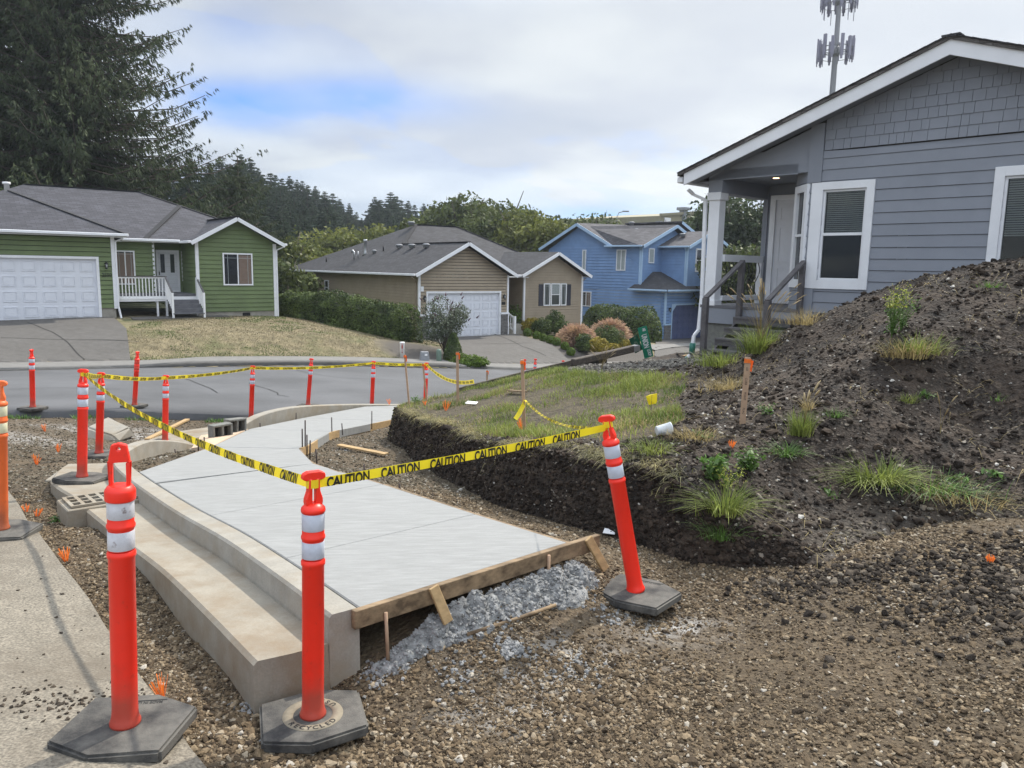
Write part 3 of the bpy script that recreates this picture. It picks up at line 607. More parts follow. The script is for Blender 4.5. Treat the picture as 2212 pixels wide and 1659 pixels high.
a_ = nb_(SL[3]); e_ = nb_((-3.66, 7.18)); mb.poly([Vector(BACK[a_]), Vector(SR[3]) + Vector((-.002, .004, 0)), Vector(SR[4]) - Vector((-.002, .004, 0)), Vector(SL[4]) + Vector((.01, -.006, 0)), Vector((-3.68, 7.36, -.415))] + [Vector(BACK[k]) for k in range(e_, a_, -1)], .13)
slab = mb.build('sidewalk', m['slab'], bevel=.006); tag(slab, kind='structure')
mb = MB(); panel(mb, [SL[4], SR[4], (-2.57, 9.56, -.62), SR[5], SL[5]]); panel(mb, [SL[5], SR[5], SR[6], SL[6]]); panel(mb, [SL[6], SR[6], SR[7], SL[7]]); panel(mb, [SL[7], SR[7], (.2, 18.0, -1.6), (-1.3, 18.2, -1.62)])
tag(mb.build('sidewalk_ramp', m['slab'], bevel=.006), kind='structure')
mb = MB()   # dark bottoms of the joints
for i in range(1, 8):
    a, b = Vector(SL[i]), Vector(SR[i]); mb.beam(a - Vector((0, 0, .026)), b - Vector((0, 0, .026)), .03, .02)
tag(mb.build('joint_filler', m['darkgap']), kind='structure')
# ramp apron and unpainted warning strip
mb = MB(); mb.poly([(-4.72, 10.9, -1.03), (-4.17, 9.85, -.79), (-4.32, 11.9, -1.02), (-4.5, 13.2, -1.18), (-5.15, 14.25, -1.34), (-5.98, 13.1, -1.30), (-5.95, 11.35, -1.20)], .25)
tag(mb.build('ramp_apron', m['gutter'], bevel=.01), kind='structure')
mb = MB(); mb.poly([(-4.15, 9.75, -.742), (-3.715, 9.4, -.612), (-4.17, 11.93, -.947), (-4.34, 12.1, -1.0), (-4.78, 11.6, -.99)], .10)
tag(mb.build('ramp_strip', m['peach']), kind='structure')
# second kerb, along the street
K2 = smoothpath([(-4.34, 12.0, -.955), (-4.26, 12.5, -.90), (-4.14, 12.95, -.875), (-3.93, 13.85, -.94), (-3.58, 15.1, -1.12), (-3.18, 16.15, -1.29), (-2.4, 17.2, -1.47), (-1.2, 18.3, -1.6)], 30)
prof = [[(.15, -.45), (.15, -.014), (.136, 0), (.014, 0), (0, -.014), (0, -.40)] for _ in K2]
tag(sweep_obj('kerb_street', K2, prof, m['kerb']), kind='structure')

# ================================================================== LETTERING
_txt = {}
def text2d(s, bold=.0, cond=1.0):
    """flat mesh (verts 2d with cap height 1, triangles)"""
    k = (s, bold, cond)
    if k in _txt: return _txt[k]
    cu = bpy.data.curves.new('t', 'FONT'); cu.body = s; cu.size = 1.0; cu.offset = bold; cu.resolution_u = 3
    o = bpy.data.objects.new('t', cu); ROOT.link(o); dg = bpy.context.evaluated_depsgraph_get(); dg.update()
    me = o.evaluated_get(dg).to_mesh(); me.calc_loop_triangles()
    V = np.array([v.co[:] for v in me.vertices])[:, :2]; F = np.array([t.vertices[:] for t in me.loop_triangles])
    o.evaluated_get(dg).to_mesh_clear(); bpy.data.objects.remove(o); bpy.data.curves.remove(cu)
    V = V - V.min(0); V = V/V[:, 1].max(); V[:, 0] *= cond; _txt[k] = (V, F); return V, F
def lettering(name, s, mt, parent, org, xd, yd, h, bold=.02, cond=1, center=True, off=.002):
    V, F = text2d(s, bold, cond); V = V*h
    if center: V = V - [V[:, 0].max()/2, h/2]
    org = Vector(org); xd = Vector(xd).normalized(); yd = Vector(yd).normalized(); nn = xd.cross(yd)*off
    P = [org + xd*float(a) + yd*float(b) + nn for a, b in V]
    mb = MB(); mb.add(P, [tuple(int(i) for i in f) for f in F]); return mb.build(name, mt, parent)

# ================================================================== DELINEATOR POSTS
def hexpts(L, Wd): return [(L/2, Wd*.22), (L*.16, Wd/2), (-L*.34, Wd/2), (-L/2, -Wd*.22), (-L*.16, -Wd/2), (L*.34, -Wd/2)]
def make_post(kind, dirty=True):
    t = empty('delineator_post'); red = {'orange': m['orange']}.get(kind, m['red_dirty'] if dirty else m['red'])
    b = MB(); hx = hexpts(.50, .40)
    b.prism(hx, 0, .052); b.build('rubber_base', m['rubber'], t, .010, segs=2)
    r = .046
    b = MB(); b.lathe([(.0, .05), (r*1.22, .05), (r*1.22, .062), (r*1.10, .075), (r*1.02, .10), (r, .13), (r, .725), (r*1.09, .73), (r*1.09, .745), (r, .75), (r, .753)], 28); tube = b.build('tube', red, t)
    b = MB(); b.lathe([(r*.985, .75), (r*.985, .838), (r*1.07, .842), (r*1.09, .848), (r*1.07, .855), (r, .86), (r*.98, .955), (r*1.08, .957), (r*1.10, .965), (r*1.06, .975), (r*.85, .985), (r*.6, .995), (0, .996)], 28); b.build('neck', red, t)
    bm_ = {'grab': m['band_dirty'], 'orange': m['band_yellow']}.get(kind, m['band'])
    for z0, z1 in ((.760, .832), (.880, .952)):
        b = MB(); b.lathe([(r*1.002, z0), (r*1.018, z0+.001), (r*1.018, z1-.001), (r*1.002, z1)], 28); b.build('reflective_band', bm_, t)
    b = MB()
    if kind == 'grab':     # big open grab loop
        b = MB(); b.lathe([(r*1.12, .945), (r*1.16, .952), (r*1.16, .985), (r*.9, 1.003), (0, 1.005)], 20)
        th = .011
        for sx in (-1, 1): b.add([(sx*.036, -th, .995), (sx*.024, -th, .995), (sx*.023, -th, 1.09), (sx*.036, -th, 1.09), (sx*.036, th, .995), (sx*.024, th, .995), (sx*.023, th, 1.09), (sx*.036, th, 1.09)],
              [(0, 1, 2, 3), (7, 6, 5, 4), (0, 4, 5, 1), (1, 5, 6, 2), (2, 6, 7, 3), (3, 7, 4, 0)])
        # head plate with a hole, octagonal cut
        out = [(-.036, 1.09), (.036, 1.09), (.035, 1.105), (.026, 1.155), (.022, 1.163), (-.022, 1.163), (-.026, 1.155), (-.035, 1.105)]
        cx, cz, hr = 0, 1.140, .0075; hole = [(cx + hr*cos(a), cz + hr*sin(a)) for a in [radians(-135 + 45*i) for i in range(8)]]
        o8 = [out[0], ((out[0][0]+out[1][0])/2, 1.09), out[1], out[2], out[3], (0, 1.163), out[6], out[7]]
        n = 8; P = [(x, -th, z) for x, z in o8] + [(x, -th, z) for x, z in hole] + [(x, th, z) for x, z in o8] + [(x, th, z) for x, z in hole]
        F = []
        for i in range(n):
            j = (i+1) % n; F += [(i, j, n+j, n+i), (2*n+j, 2*n+i, 3*n+i, 3*n+j), (j, i, 2*n+i, 2*n+j), (n+i, n+j, 3*n+j, 3*n+i)]
        b.add(P, F); b.build('grab_handle', red, t, .003)
    else:                 # T-shaped top on a slotted bottle neck
        R = .05
        for sx in (-1, 1):
            pr = [(sx*.008, .985), (sx*.034, .985), (sx*.037, 1.0), (sx*.036, 1.015), (sx*.026, 1.045), (sx*.023, 1.075), (sx*.023, 1.10), (sx*.008, 1.10)]
            n = len(pr); P = [(x, -.018, z) for x, z in pr] + [(x, .018, z) for x, z in pr]
            b.add(P, [tuple(range(n)), tuple(range(2*n-1, n-1, -1))] + [(i, i+n, (i+1) % n+n, (i+1) % n) for i in range(n)])
        pr = [(-.050, 1.108), (-.048, 1.098), (-.034, 1.092), (.034, 1.092), (.048, 1.098), (.050, 1.108), (.045, 1.122), (.026, 1.130), (-.026, 1.130), (-.045, 1.122)]
        n = len(pr); P = [(x, -.015, z) for x, z in pr] + [(x, .015, z) for x, z in pr]
        b.add(P, [tuple(range(n)), tuple(range(2*n-1, n-1, -1))] + [(i, i+n, (i+1) % n+n, (i+1) % n) for i in range(n)])
        b.build('t_handle', red, t, .004)
    return t
posts = {}
def place_post(key, kind, x, y, z, tilt, rot, label, group, tilt_y=0, scale=1.0, dirty=True):
    o = make_post(kind, dirty) if (kind, dirty) not in posts else copy_tree(posts[(kind, dirty)])
    posts.setdefault((kind, dirty), o)
    tag(o, label, 'delineator post', group)
    o.matrix_world = Matrix.Translation((x, y, z)) @ Matrix.Rotation(radians(tilt), 4, 'Y') @ Matrix.Rotation(radians(tilt_y), 4, 'X') @ Matrix.Rotation(radians(rot), 4, 'Z') @ Matrix.Scale(scale, 4)
    posts[key] = o; return o
_p = atz(1, 1142, -.31); P0X, P0Y = _p.x, _p.y
GP = 'orange delineator posts round the work site'
place_post('p1', 'grab', -1.475, 2.745, -.170, 2.1, 12, 'nearest orange post with open grab handle and scuffed white bands on old pavement', GP, scale=1.0)
place_post('p2', 'tee', -.835, 3.07, -.325, 1.0, 35, 'orange post at the near corner of the kerb with tape knotted round its neck', GP, -1)
place_post('p3', 'tee', .755, 4.27, -.25, -11.5, -25, 'orange post leaning left on clean rubber base beside the dirt bank', GP, 0, .98, False)
place_post('p4', 'tee', -4.27, 7.43, -.535, 3.2, 10, 'orange post standing on the gutter just past the drain grate', GP, -2)
place_post('p5', 'tee', -5.47, 9.95, -.93, 4.0, 5, 'orange post on gravel behind the drain with a grey concrete lump beside it', GP, -2)
place_post('p6', 'tee', -5.62, 12.2, -1.285, 2.7, 8, 'orange post standing on the concrete ramp apron near the cinder blocks', GP, -2)
place_post('p7', 'tee', -8.9, 14.05, -1.12, 2.4, 92, 'leftmost street post, edge-on handle, by the asphalt edge', GP, -1)
place_post('p8', 'tee', -7.58, 15.2, -1.26, 5.4, 80, 'dull red post without bright bands leaning on the street edge', GP, -2)
place_post('p9', 'tee', -5.28, 15.3, -1.52, 3.2, 20, 'orange post behind the cinder blocks at the start of the street kerb', GP, -2)
place_post('p10', 'tee', -4.70, 17.45, -1.61, 5.2, 5, 'orange post leaning right on the street behind the curved kerb', GP, -2)
place_post('p11', 'tee', -3.2, 17.3, -1.63, 2.6, 10, 'orange post on the street between the leaning post and the corner bank', GP, -2)
place_post('p12', 'tee', -2.05, 17.9, -1.72, 1.8, 10, 'orange post partly hidden behind grey lath at the end of the grassy bank', GP, -2)
place_post('p13', 'tee', .32, 22.2, -2.1, 2, 10, 'left one of two post tops showing over the yard edge board', GP, 0)
place_post('p14', 'tee', .66, 23.2, -2.2, 2, 12, 'right one of two post tops showing over the yard edge board', GP, 0)
place_post('p15', 'tee', 1.62, 25.0, -2.45, 2, 0, 'post of which only the red tip shows above the yard edge board', GP, 0)
place_post('p0', 'orange', P0X, P0Y, -.36, 4, 20, 'faded orange post with yellowed bands at the left edge of the picture', GP, 0, 1.02)
for k_ in ('p3', 'p8', 'p10', 'p5'):     # the heavy bases lie flat, only the tubes lean
    M_ = posts[k_].matrix_world.copy(); loc, rot_, sc_ = M_.decompose(); sw = rot_.to_matrix(); z0 = {'p3': -25, 'p8': 80, 'p10': 5, 'p5': 5}[k_]; B_ = sw.inverted() @ Matrix.Rotation(radians(z0), 3, 'Z')
    for c in posts[k_].children:
        if c.name.startswith('rubber'): c.matrix_basis = B_.to_4x4()
FLAT3 = (posts['p3'].matrix_world.decompose()[1].to_matrix().inverted() @ Matrix.Rotation(radians(-25), 3, 'Z')).to_4x4()
for c in posts['p8'].children:     # dull bands turned away
    if c.name.startswith('reflective'): c.data = c.data.copy(); c.data.materials[0] = mat('red_faded_band', (.62, .05, .03), .6, .1)
# moulded writing on the rubber bases
def base_text(p, word, R=.105, a0=-150, a1=-20):
    for i, ch in enumerate(word):
        a = radians(a0 + (a1 - a0)*i/(len(word)-1)); c = (R*cos(a), R*sin(a), .0535)
        lettering('moulded_letter', ch, m['rubber_letter'], posts[p], c, (-sin(a), cos(a), 0), (-cos(a), -sin(a), 0), .026, .02, off=.001)
base_text('p2', 'RECYCLED', a0=-165, a1=-60); base_text('p2', 'USA', a0=15, a1=50)
b = MB(); b.lathe([(.083, .0525), (.083, .0532), (.128, .0532), (.128, .0525)], 40); b.f = b.f[:-2]; b.sm = b.sm[:-2]; b.build('dusty_ring', m['rubber_dust'], posts['p2'])
for p, tx in (('p1', 'MADE IN USA'), ('p3', 'MADE IN USA')):
    b = MB(); b.box(-.02, .12, .145, .151, .052, .0535); b.build('moulded_bar', m['rubber_letter'], posts[p])
    lettering('moulded_letter', tx, m['rubber_letter'], posts[p], (.05, .132, .0528), (-1, 0, 0), (0, -1, 0), .017, .02, .8, off=.001)
def ptop(k, z=1.085): return posts[k].matrix_world @ Vector((0, 0, z))

# ================================================================== CAUTION TAPE
def tape_pts(a, b, sag, n=26):
    a, b = Vector(a), Vector(b); return [a.lerp(b, i/(n-1)) - Vector((0, 0, sag*4*(i/(n-1))*(1 - i/(n-1)))) for i in range(n)]
def ribbon(parent, pts, w, tw=(0, 0), letter=.05, period=.30, clip=(0, 1), curl=.0, flip=False, seed=0):
    n = len(pts); S = [0]
    for i in range(1, n): S.append(S[-1] + (pts[i] - pts[i-1]).length)
    fr = []
    for i, p in enumerate(pts):
        d = (pts[min(i+1, n-1)] - pts[max(i-1, 0)]).normalized(); side = d.cross(Vector((0, 0, 1))).normalized(); up = side.cross(d)
        a = radians(tw[0] + (tw[1] - tw[0])*i/(n-1) + curl*sin(i*.9 + seed)); fr.append((p, (up*cos(a) + side*sin(a)).normalized(), (side*cos(a) - up*sin(a)).normalized()))
    def at_(s, h):
        s = min(max(s, 0), S[-1]-1e-6); i = max(0, min(n-2, int(np.searchsorted(S, s, 'right') - 1))); t = (s - S[i])/(S[i+1]-S[i])
        p = fr[i][0].lerp(fr[i+1][0], t); u = fr[i][1].lerp(fr[i+1][1], t).normalized(); q = fr[i][2].lerp(fr[i+1][2], t)
        return p + u*h, q
    b = MB(); V = []
    for p, u, q in fr: V += [p - u*w/2, p - u*w*.1 + q*w*.05, p + u*w/2]
    F = []
    for i in range(n-1):
        for j in (0, 1): F.append((i*3+j, (i+1)*3+j, (i+1)*3+j+1, i*3+j+1))
    b.add(V, F, True); rb = b.build('ribbon', m['tape'], parent)
    # lettering on both sides, printed across the width
    TV, TF = text2d('CAUTION', .035, .82); wd_ = TV[:, 0].max()*letter; k = 0; s = .06; lb = MB()
    while s + wd_ < S[-1] - .03:
        for side in (1, -1):
            P = []
            for x, y in TV:
                xx = s + (x*letter if side*(1 if not flip else -1) > 0 else wd_ - x*letter); yy = -w/2 + w*(y*(clip[1]-clip[0]) + clip[0]) if clip != (0, 1) else (y - .5)*letter*.98
                yy = max(-w/2, min(w/2, yy)); q0, nq = at_(xx, yy); P.append(q0 + nq*(.0022*side + w*.05*(1-min(1, abs(yy/w+.1)*2))))
            lb.add(P, [tuple(int(i) for i in f) for f in TF])
        s += period
    lb.build('lettering', m['black'], rb if False else parent)
for c in posts['p3'].children:
    if c.name.startswith('moulded'): c.matrix_basis = FLAT3
near = empty('caution_tape', (0, 0, 0), 0, 'yellow caution tape sagging from the gutter post to the two nearest wrapped posts', 'caution tape')
def wrap(parent, key, z=1.078, w=.036, r=.030):
    M_ = posts[key].matrix_world; pts = [M_ @ Vector((r*cos(a), .022*sin(a), z)) for a in [2*pi*i/16 for i in range(17)]]
    b = MB(); V = []; up = (M_.to_3x3() @ Vector((0, 0, 1)))
    for p in pts: V += [p - up*w/2, p + up*w/2]
    b.add(V, [(2*i, 2*i+2, 2*i+3, 2*i+1) for i in range(16)]); b.build('knot', m['tape'], parent)
a4, a2, a3 = ptop('p4'), ptop('p2', 1.075), ptop('p3', 1.06)
def curve3(a, b, sag, skew, n=30):
    out = []
    for i in range(n):
        t = i/(n-1); w_ = t**skew; out.append(a.lerp(b, t) - Vector((0, 0, sag*4*w_*(1-w_))))
    return out
yaw = ribbon(near, curve3(a4, a2, .10, 1.0, 36), .044, (14, -10), .040, .27, (-.22, 1.02), 9)
ribbon(near, curve3(a2, a3, .012, 1.0, 24), .042, (-2, 4), .043, .262, (-.24, .96), 5)
stake_top = aty(1134, 864, 8.15)
ribbon(near, curve3(a3, stake_top, .10, 1.0, 24), .022, (30, 60), .03, .2, (0, 1), 20)
ribbon(near, [stake_top + Vector(v) for v in ((0, 0, 0), (-.02, -.03, -.06), (-.06, -.05, -.14), (-.10, -.06, -.20))], .05, (0, 40), .04, .12, (0, 1), 4)
for k in ('p4', 'p2', 'p3'): wrap(near, k)
far = empty('caution_tape', (0, 0, 0), 0, 'yellow caution tape strung along the street posts to the grassy bank', 'caution tape')
ks = ['p4', 'p5', 'p6', 'p9', 'p11', 'p12']
ks_p = [ptop(k) for k in ks] + [aty(1024, 824, 13.6)]
for i in range(len(ks_p)-1):
    sg = [.02, .03, .03, .05, .02, .16][i]
    ribbon(far, curve3(ks_p[i], ks_p[i+1], sg, 1.0, 20), .06 if i < 5 else .075, (10, 30) if i < 4 else (0, 10), .045, .30, (0, 1), 8, seed=i)
for k in ks[1:]: wrap(far, k)

# ================================================================== FORMS, PINS AND LUMBER
def plank(name, p, q, w, h, mt, label, cat='board', a=0, group=None, up=(0, 0, 1)):
    b = MB(); b.beam(p, q, w, h, up, a); o = b.build(name, mt, None, .003); return tag(o, label, cat, group)
e0, e1 = Vector(SL[0]), Vector(SR[0]); ed = (e1 - e0).normalized(); en = Vector((ed.y, -ed.x, 0))
A = e0 - ed*.05 + en*.024 - Vector((0, 0, .040)); B = e1 + ed*.24 + en*.024 - Vector((0, 0, .040)); FA, FB = A.copy(), B.copy()
plank('form_board', A, B, .036, .092, m['wood'], 'brown form board across the near end of the new pavement', 'form board')
def standbrace(t, dx, L, lab):
    c = A.lerp(B, t) + en*.03; b = MB(); b.beam(c + Vector((0, 0, .055)), c + ed*dx + en*.06 - Vector((0, 0, L)), .055, .020, up=en)
    tag(b.build('wooden_stake', m['woodlt'], None, .003), lab, 'stake')
standbrace(.26, .05, .13, 'short pale stake nailed to the form board above the concrete spill')
standbrace(.93, .10, .15, 'pale stake leaning against the right end of the form board')
def pin(x, y, z, h, lx, ly, r=.0085, mt='rebar', lab=None, grp='form pins along the new pavement'):
    b = MB(); b.tube([(x, y, z), (x + lx, y + ly, z + h)], r, 8); return tag(b.build('form_pin', m[mt], None), lab or 'thin dark steel pin standing beside the new pavement forms', 'pin', grp)
c = A.lerp(B, .10) + en*.035; pin(c.x, c.y, -.28, .27, -.01, 0, .009, 'lath', 'brown round stake in front of the form board near the kerb end', None)
c = A.lerp(B, .735) + en*.035; pin(c.x, c.y, -.24, .26, .0, 0, .009, 'lath', 'brown round stake in front of the middle of the form board', None)
b = MB(); pa, pb = hit(1008, 1385, f_low), hit(1200, 1330, f_low); b.tube([pa + Vector((0, 0, .02)), pa.lerp(pb, .5) + Vector((0, 0, .028)), pb + Vector((0, 0, .045))], .010, 8)
tag(b.build('round_stake', m['wood'], None), 'round brown stake lying on the gravel in front of the concrete spill', 'stake')
# side forms (thin boards along the outer edge)
RP = smoothpath(SR[:5], 26); prof = [[(-.004, -.11), (-.004, -.004), (-.026, -.004), (-.026, -.11)] for _ in RP]
tag(sweep_obj('side_form', RP, prof, m['wood']), 'thin curved form board along the outer edge of the near pavement', 'form board')
RP = smoothpath([(-2.50, 8.86, -.50), (-2.57, 9.56, -.62), SR[5], SR[6], (-2.0, 14.8, -1.25)], 20); prof = [[(-.004, -.14), (-.004, .002), (-.03, .002), (-.03, -.14)] for _ in RP]
tag(sweep_obj('side_form', RP, prof, m['woodlt']), 'pale form board along the inner edge of the ramp beside the dirt bank', 'form board')
tag(sweep_obj('side_form', smoothpath([(-3.66, 7.36, -.43), (-3.69, 8.3, -.515), (-3.715, 9.26, -.61)], 8), [[(.004, -.1), (.004, -.004), (.026, -.004), (.026, -.1)]]*8, m['wood']), 'short form board at the back tip of the pavement by the kerb wing', 'form board')
for u, v, z, h in [(677, 955, 0, .14), (717, 938, 0, .27), (740, 933, 0, .14), (803, 921, 0, .27), (659, 974, 0, .38), (653, 972, 0, .26), (663, 978, 0, .22), (669, 985, 0, .18), (685, 1002, 0, .16), (787, 1034, 0, .13), (865, 1057, 0, .05), (639, 907, 0, .13), (562, 924, 0, .08), (442, 968, 0, .14), (428, 966, 0, .12), (357, 975, 0, .16), (380, 983, 0, .08)]:
    if u == 677: continue
    zz = {717: -.98, 740: -1.0, 803: -1.12, 659: -.60, 653: -.56, 663: -.58, 669: -.5, 685: -.42, 787: -.27, 865: -.2, 639: -1.13, 562: -1.0, 442: -.62, 428: -.64, 357: -.86, 380: -.85}.get(u, -.6)
    p = atz(u, v, zz); pin(p.x, p.y, zz - .05, h + .05, .005*(u % 5 - 2), 0)
def loose(uv0, uv1, w, h, mt, lab, name='board', fn=f_low, lift=.02):
    a, b = hit(*uv0, fn), hit(*uv1, fn); b_ = MB(); b_.beam(a + Vector((0, 0, lift)), b + Vector((0, 0, lift)), w, h); return tag(b_.build(name, mt, None, .002), lab, 'board')
loose((732, 970), (835, 990), .09, .022, m['woodlt'], 'pale flat board lying in the dirt between pavement and bank', lift=.05)
loose((776, 1033), (800, 1036), .06, .02, m['wood'], 'short brown board end beside the pin at the outer pavement edge', lift=.03)
loose((318, 957), (405, 912), .09, .035, m['woodlt'], 'long yellow board lying on gravel behind the kerb wing', lift=.05)
loose((1462, 765), (1560, 773), .06, .02, m['woodold'], 'dark thin board lying on the rock bed by the steps', fn=f_any)
loose((1475, 771), (1492, 768), .05, .012, m['woodlt'], 'small pale wood offcut on the rock bed by the steps', fn=f_any)
loose((1100, 850), (1135, 853), .07, .02, m['wood'], 'short brown board lying in the yard grass near the tape stake', fn=f_any, lift=.04)
# ---- drain grate
gd = Vector((-1.53, 1.86, -.17)).normalized()   # along the gutter
gx = Vector((gd.y, -gd.x, 0)).normalized()
t = empty('drain_grate', (0, 0, 0), 0, 'cast drain grate with square openings set at the gutter edge', 'drain grate')
G0 = Vector((-3.50, 6.42, -.385)); MX = Matrix((( -gx.x, gd.x, 0, G0.x), (-gx.y, gd.y, 0, G0.y), (0, gd.z, 1, G0.z), (0, 0, 0, 1)))
mb = MB(); mb.box(-.27, .33, -.25, .25, -.30, 0, MX); mb.build('frame', m['gutter'], t, .008)
mb = MB(); mb.box(-.22, .28, -.20, .20, .001, .003, MX); mb.build('pit', m['black'], t)  # flat black plate under the bars, its colour stands in for the shade below
mb = MB()
xs_ = np.linspace(-.22, .28, 7); ys_ = np.linspace(-.20, .20, 4)
for x in xs_: mb.box(x - .014, x + .014, -.214, .214, .004, .022, MX)
for y in ys_: mb.box(-.234, .294, y - .015, y + .015, .0045, .0225, MX)
mb.build('bars', m['gutter'], t)
# ---- cinder blocks
def cinder(p, rz, label, tilt=0):
    t = empty('cinder_block', p, rz, label, 'cinder block', 'cinder blocks on the ramp strip'); t.rotation_euler = (0, tilt, rz); mb = MB()
    L, H, D, w = .31, .23, .15, .028      # standing on its side: holes face the viewer
    mb.box(-L/2, L/2, 0, w, 0, H); 
    mb = MB(); mb.box(-L/2, L/2, 0, D, 0, w); mb.box(-L/2, L/2, 0, D, H-w, H)
    for x in (-L/2, -w/2, L/2 - w): mb.box(x, x + w, .001, D-.001, w, H-w)
    mb.build('shell', m['cinder'], t, .004)
    mb = MB(); mb.box(-L/2+.01, L/2-.01, D-.03, D-.02, w-.005, H-w+.005); mb.build('core_shade', m['darkgap'], t)  # dark sheet closing the cores, their inner shade put in as colour
    return t
p = atz(483, 945, -.86); cinder((p.x, p.y, -.90), radians(52), 'nearer cinder block with open cores beside the ramp'); 
p = atz(497, 935, -.90) + Vector((.06, .16, 0)); cinder((p.x, p.y, -.95), radians(55), 'farther cinder block standing behind the other on the strip', .06)
# ---- concrete lump by p5
mb = MB(); q = hit(225, 948, f_low)
mb.add([(-.28, -.28, -.05), (.30, -.22, -.05), (.36, .25, -.05), (-.3, .3, -.05), (-.30, -.12, .18), (.16, -.20, .06), (.34, .10, .14), (-.16, .34, .28)], [(3, 2, 1, 0), (4, 5, 6, 7), (0, 1, 5, 4), (1, 2, 6, 5), (2, 3, 7, 6), (3, 0, 4, 7)])
o = mb.build('concrete_lump', m['kerb'], None, .03, segs=2); o.location = q + Vector((.02, .1, .02)); tag(o, 'broken wedge of concrete lying on gravel behind the gutter post', 'concrete lump')
mb = MB(); mb.box(-.05, .05, -.22, .22, 0, .05); o = mb.build('block', m['kerb'], None, .01); o.location = hit(125, 1035, f_low); o.rotation_euler = (0, 0, .2); tag(o, 'small concrete strip beside the outer gutter corner', 'concrete block')

# ---- orange whisker markers
def whisker(p, n=16, L=.085, lean=(0, 0), spread=.45, label=None, seed=0):
    r = random.Random(seed); mb = MB()
    for i in range(n):
        a = r.uniform(0, 2*pi); s = r.uniform(.05, spread); d = Vector((cos(a)*s + lean[0], sin(a)*s + lean[1], 1)).normalized(); l = L*r.uniform(.7, 1.1)
        x = d.cross(Vector((r.uniform(-1, 1), r.uniform(-1, 1), .2))).normalized()*.0022
        q = Vector((cos(a), sin(a), 0))*.008; e = q + d*l; mb.add([q - x, q + x, e + x*1.3, e - x*1.3], [(0, 1, 2, 3)])
    o = mb.build('whisker_marker', m['whisker']); o.location = p
    return tag(o, label, 'survey marker', 'orange whisker survey markers')
WL = [(340, 1510, 'fan of orange bristles in gravel behind the nearest post base', .11), (143, 1214, 'orange bristle tuft at the edge of the old pavement in the lower left', .10), (57, 1108, 'orange bristle tuft just above the faded post base', .08), (80, 1117, 'flattened orange bristle fan right of the faded post', .08),
  (97, 933, 'orange bristle tuft in the white patch on the far left gravel', .13), (126, 978, 'orange bristle tuft on gravel left of the gutter post', .12), (79, 1004, 'wide thin orange bristle fan on the left gravel', .14), (251, 946, 'orange tuft beside the broken concrete wedge', .14),
  (303, 904, 'orange tuft near the asphalt edge between the two left street posts', .14), (332, 904, 'orange tuft near the asphalt edge just left of the apron post', .14), (361, 901, 'orange tuft near the asphalt edge right of the apron post', .14),
  (874, 866, 'orange tuft at the grassy tip of the bank', .14), (963, 888, 'big orange bristle fan on the bank beside the white card', .16), (918, 876, 'faint orange tuft in grass on the bank tip', .08), (1127, 931, 'orange bristle fan at the foot of the tape stake', .15), (1580, 968, 'orange tuft on the mound below the written lath', .065), (2138, 1219, 'orange tuft in dark gravel at the right edge', .05), (674, 878, 'orange ribbon scrap on the far ramp', .12)]
for i, (u, v, lab, L) in enumerate(WL):
    q = hit(u, v, f_any if u > 850 else f_low)
    if q is None: continue
    if u == 340: q = hit(350, 1512, f_low)
    if u == 674: q = atz(841, 873, -1.34)
    whisker(q - Vector((0, 0, .005)), 20, L, (random.uniform(-.3, .3), 0), .5, lab, i)
# ---- survey laths
def lath(u, v, vt, y, w=.036, label='', lean=0, flagc=True, name='survey_lath', slim=False):
    b = aty(u, v, y); zt = aty(u, vt, y).z; L = zt - b.z; t = empty(name, b, 0, label, 'survey stake'); t.rotation_euler = (0, lean, radians(-8))
    mb = MB(); mb.box(-w/2, w/2, -.006 if not slim else -w/2, .006 if not slim else w/2, -.15, L); mb.build('stick', m['lath'] if not slim else m['lath'], t, .001)
    if flagc:
        mb = MB(); ww = w/2 + .003; mb.box(-ww, ww, -.010 - (w/2 if slim else 0), .010 + (w/2 if slim else 0), L - .045, L - .012); mb.build('flagging', m['flag'], t)
        mb = MB(); P = [(ww, 0, L - .02), (ww + .018, -.01, L - .025), (ww + .012, .01, L - .12), (ww - .006, 0, L - .11)]; mb.poly(P, .001, (0, 1, 0)); mb.build('ribbon_tail', m['flag'], t)
    return t, L
t, L = lath(1601, 945, 772, 6.35, .048, 'written survey lath with orange ribbon standing on the dirt mound', radians(1.2))
for i, (s_t, zz) in enumerate((('6.0', .055), ('CURB', .16), ('POINT', .285), ('FLAG', .41))):
    lettering('writing', s_t, m['black'], t, (0, -.0075, L - zz - .04), (0, 0, -1), (1, 0, 0), .018, 0, .9, off=.0015)
lath(1133, 935, 777, 8.15, .032, 'grey stake with orange ribbon that carries the tape end', radians(-3), slim=True)
lath(989, 868, 760, 11.75, .040, 'survey stake with orange ribbon in the middle of the grassy bank', radians(-1))
lath(883, 866, 766, 12.6, .026, 'thin stake with orange ribbon standing at the left grassy tip of the bank', radians(-5), slim=True)
lath(921, 858, 785, 12.75, .030, 'leaning lath with orange ribbon just in front of the last street post', radians(-6), flagc=True)
lath(1052, 822, 800, 21, .05, 'short orange flagged stake on the street edge beyond the yard board', 0)
lath(1212, 760, 745, 24, .05, 'tiny flagged stake beyond the yard board by the driveway', 0, flagc=False) if False else None
# ---- yellow pin flag
t = empty('pin_flag', hit(1405, 905, f_any), 0, 'small yellow pin flag standing in the yard grass', 'flag'); mb = MB(); mb.tube([(0, 0, -.05), (.005, 0, .24)], .0015, 5); mb.build('wire', m['rebar'], t)
mb = MB(); mb.poly([(-.055, 0, .22), (-.01, .02, .235), (.055, .01, .25), (.06, .015, .17), (.045, .0, .15), (-.02, .01, .135)], .0008, (0, 1, 0)); mb.build('flag', m['yellowflag'], t)
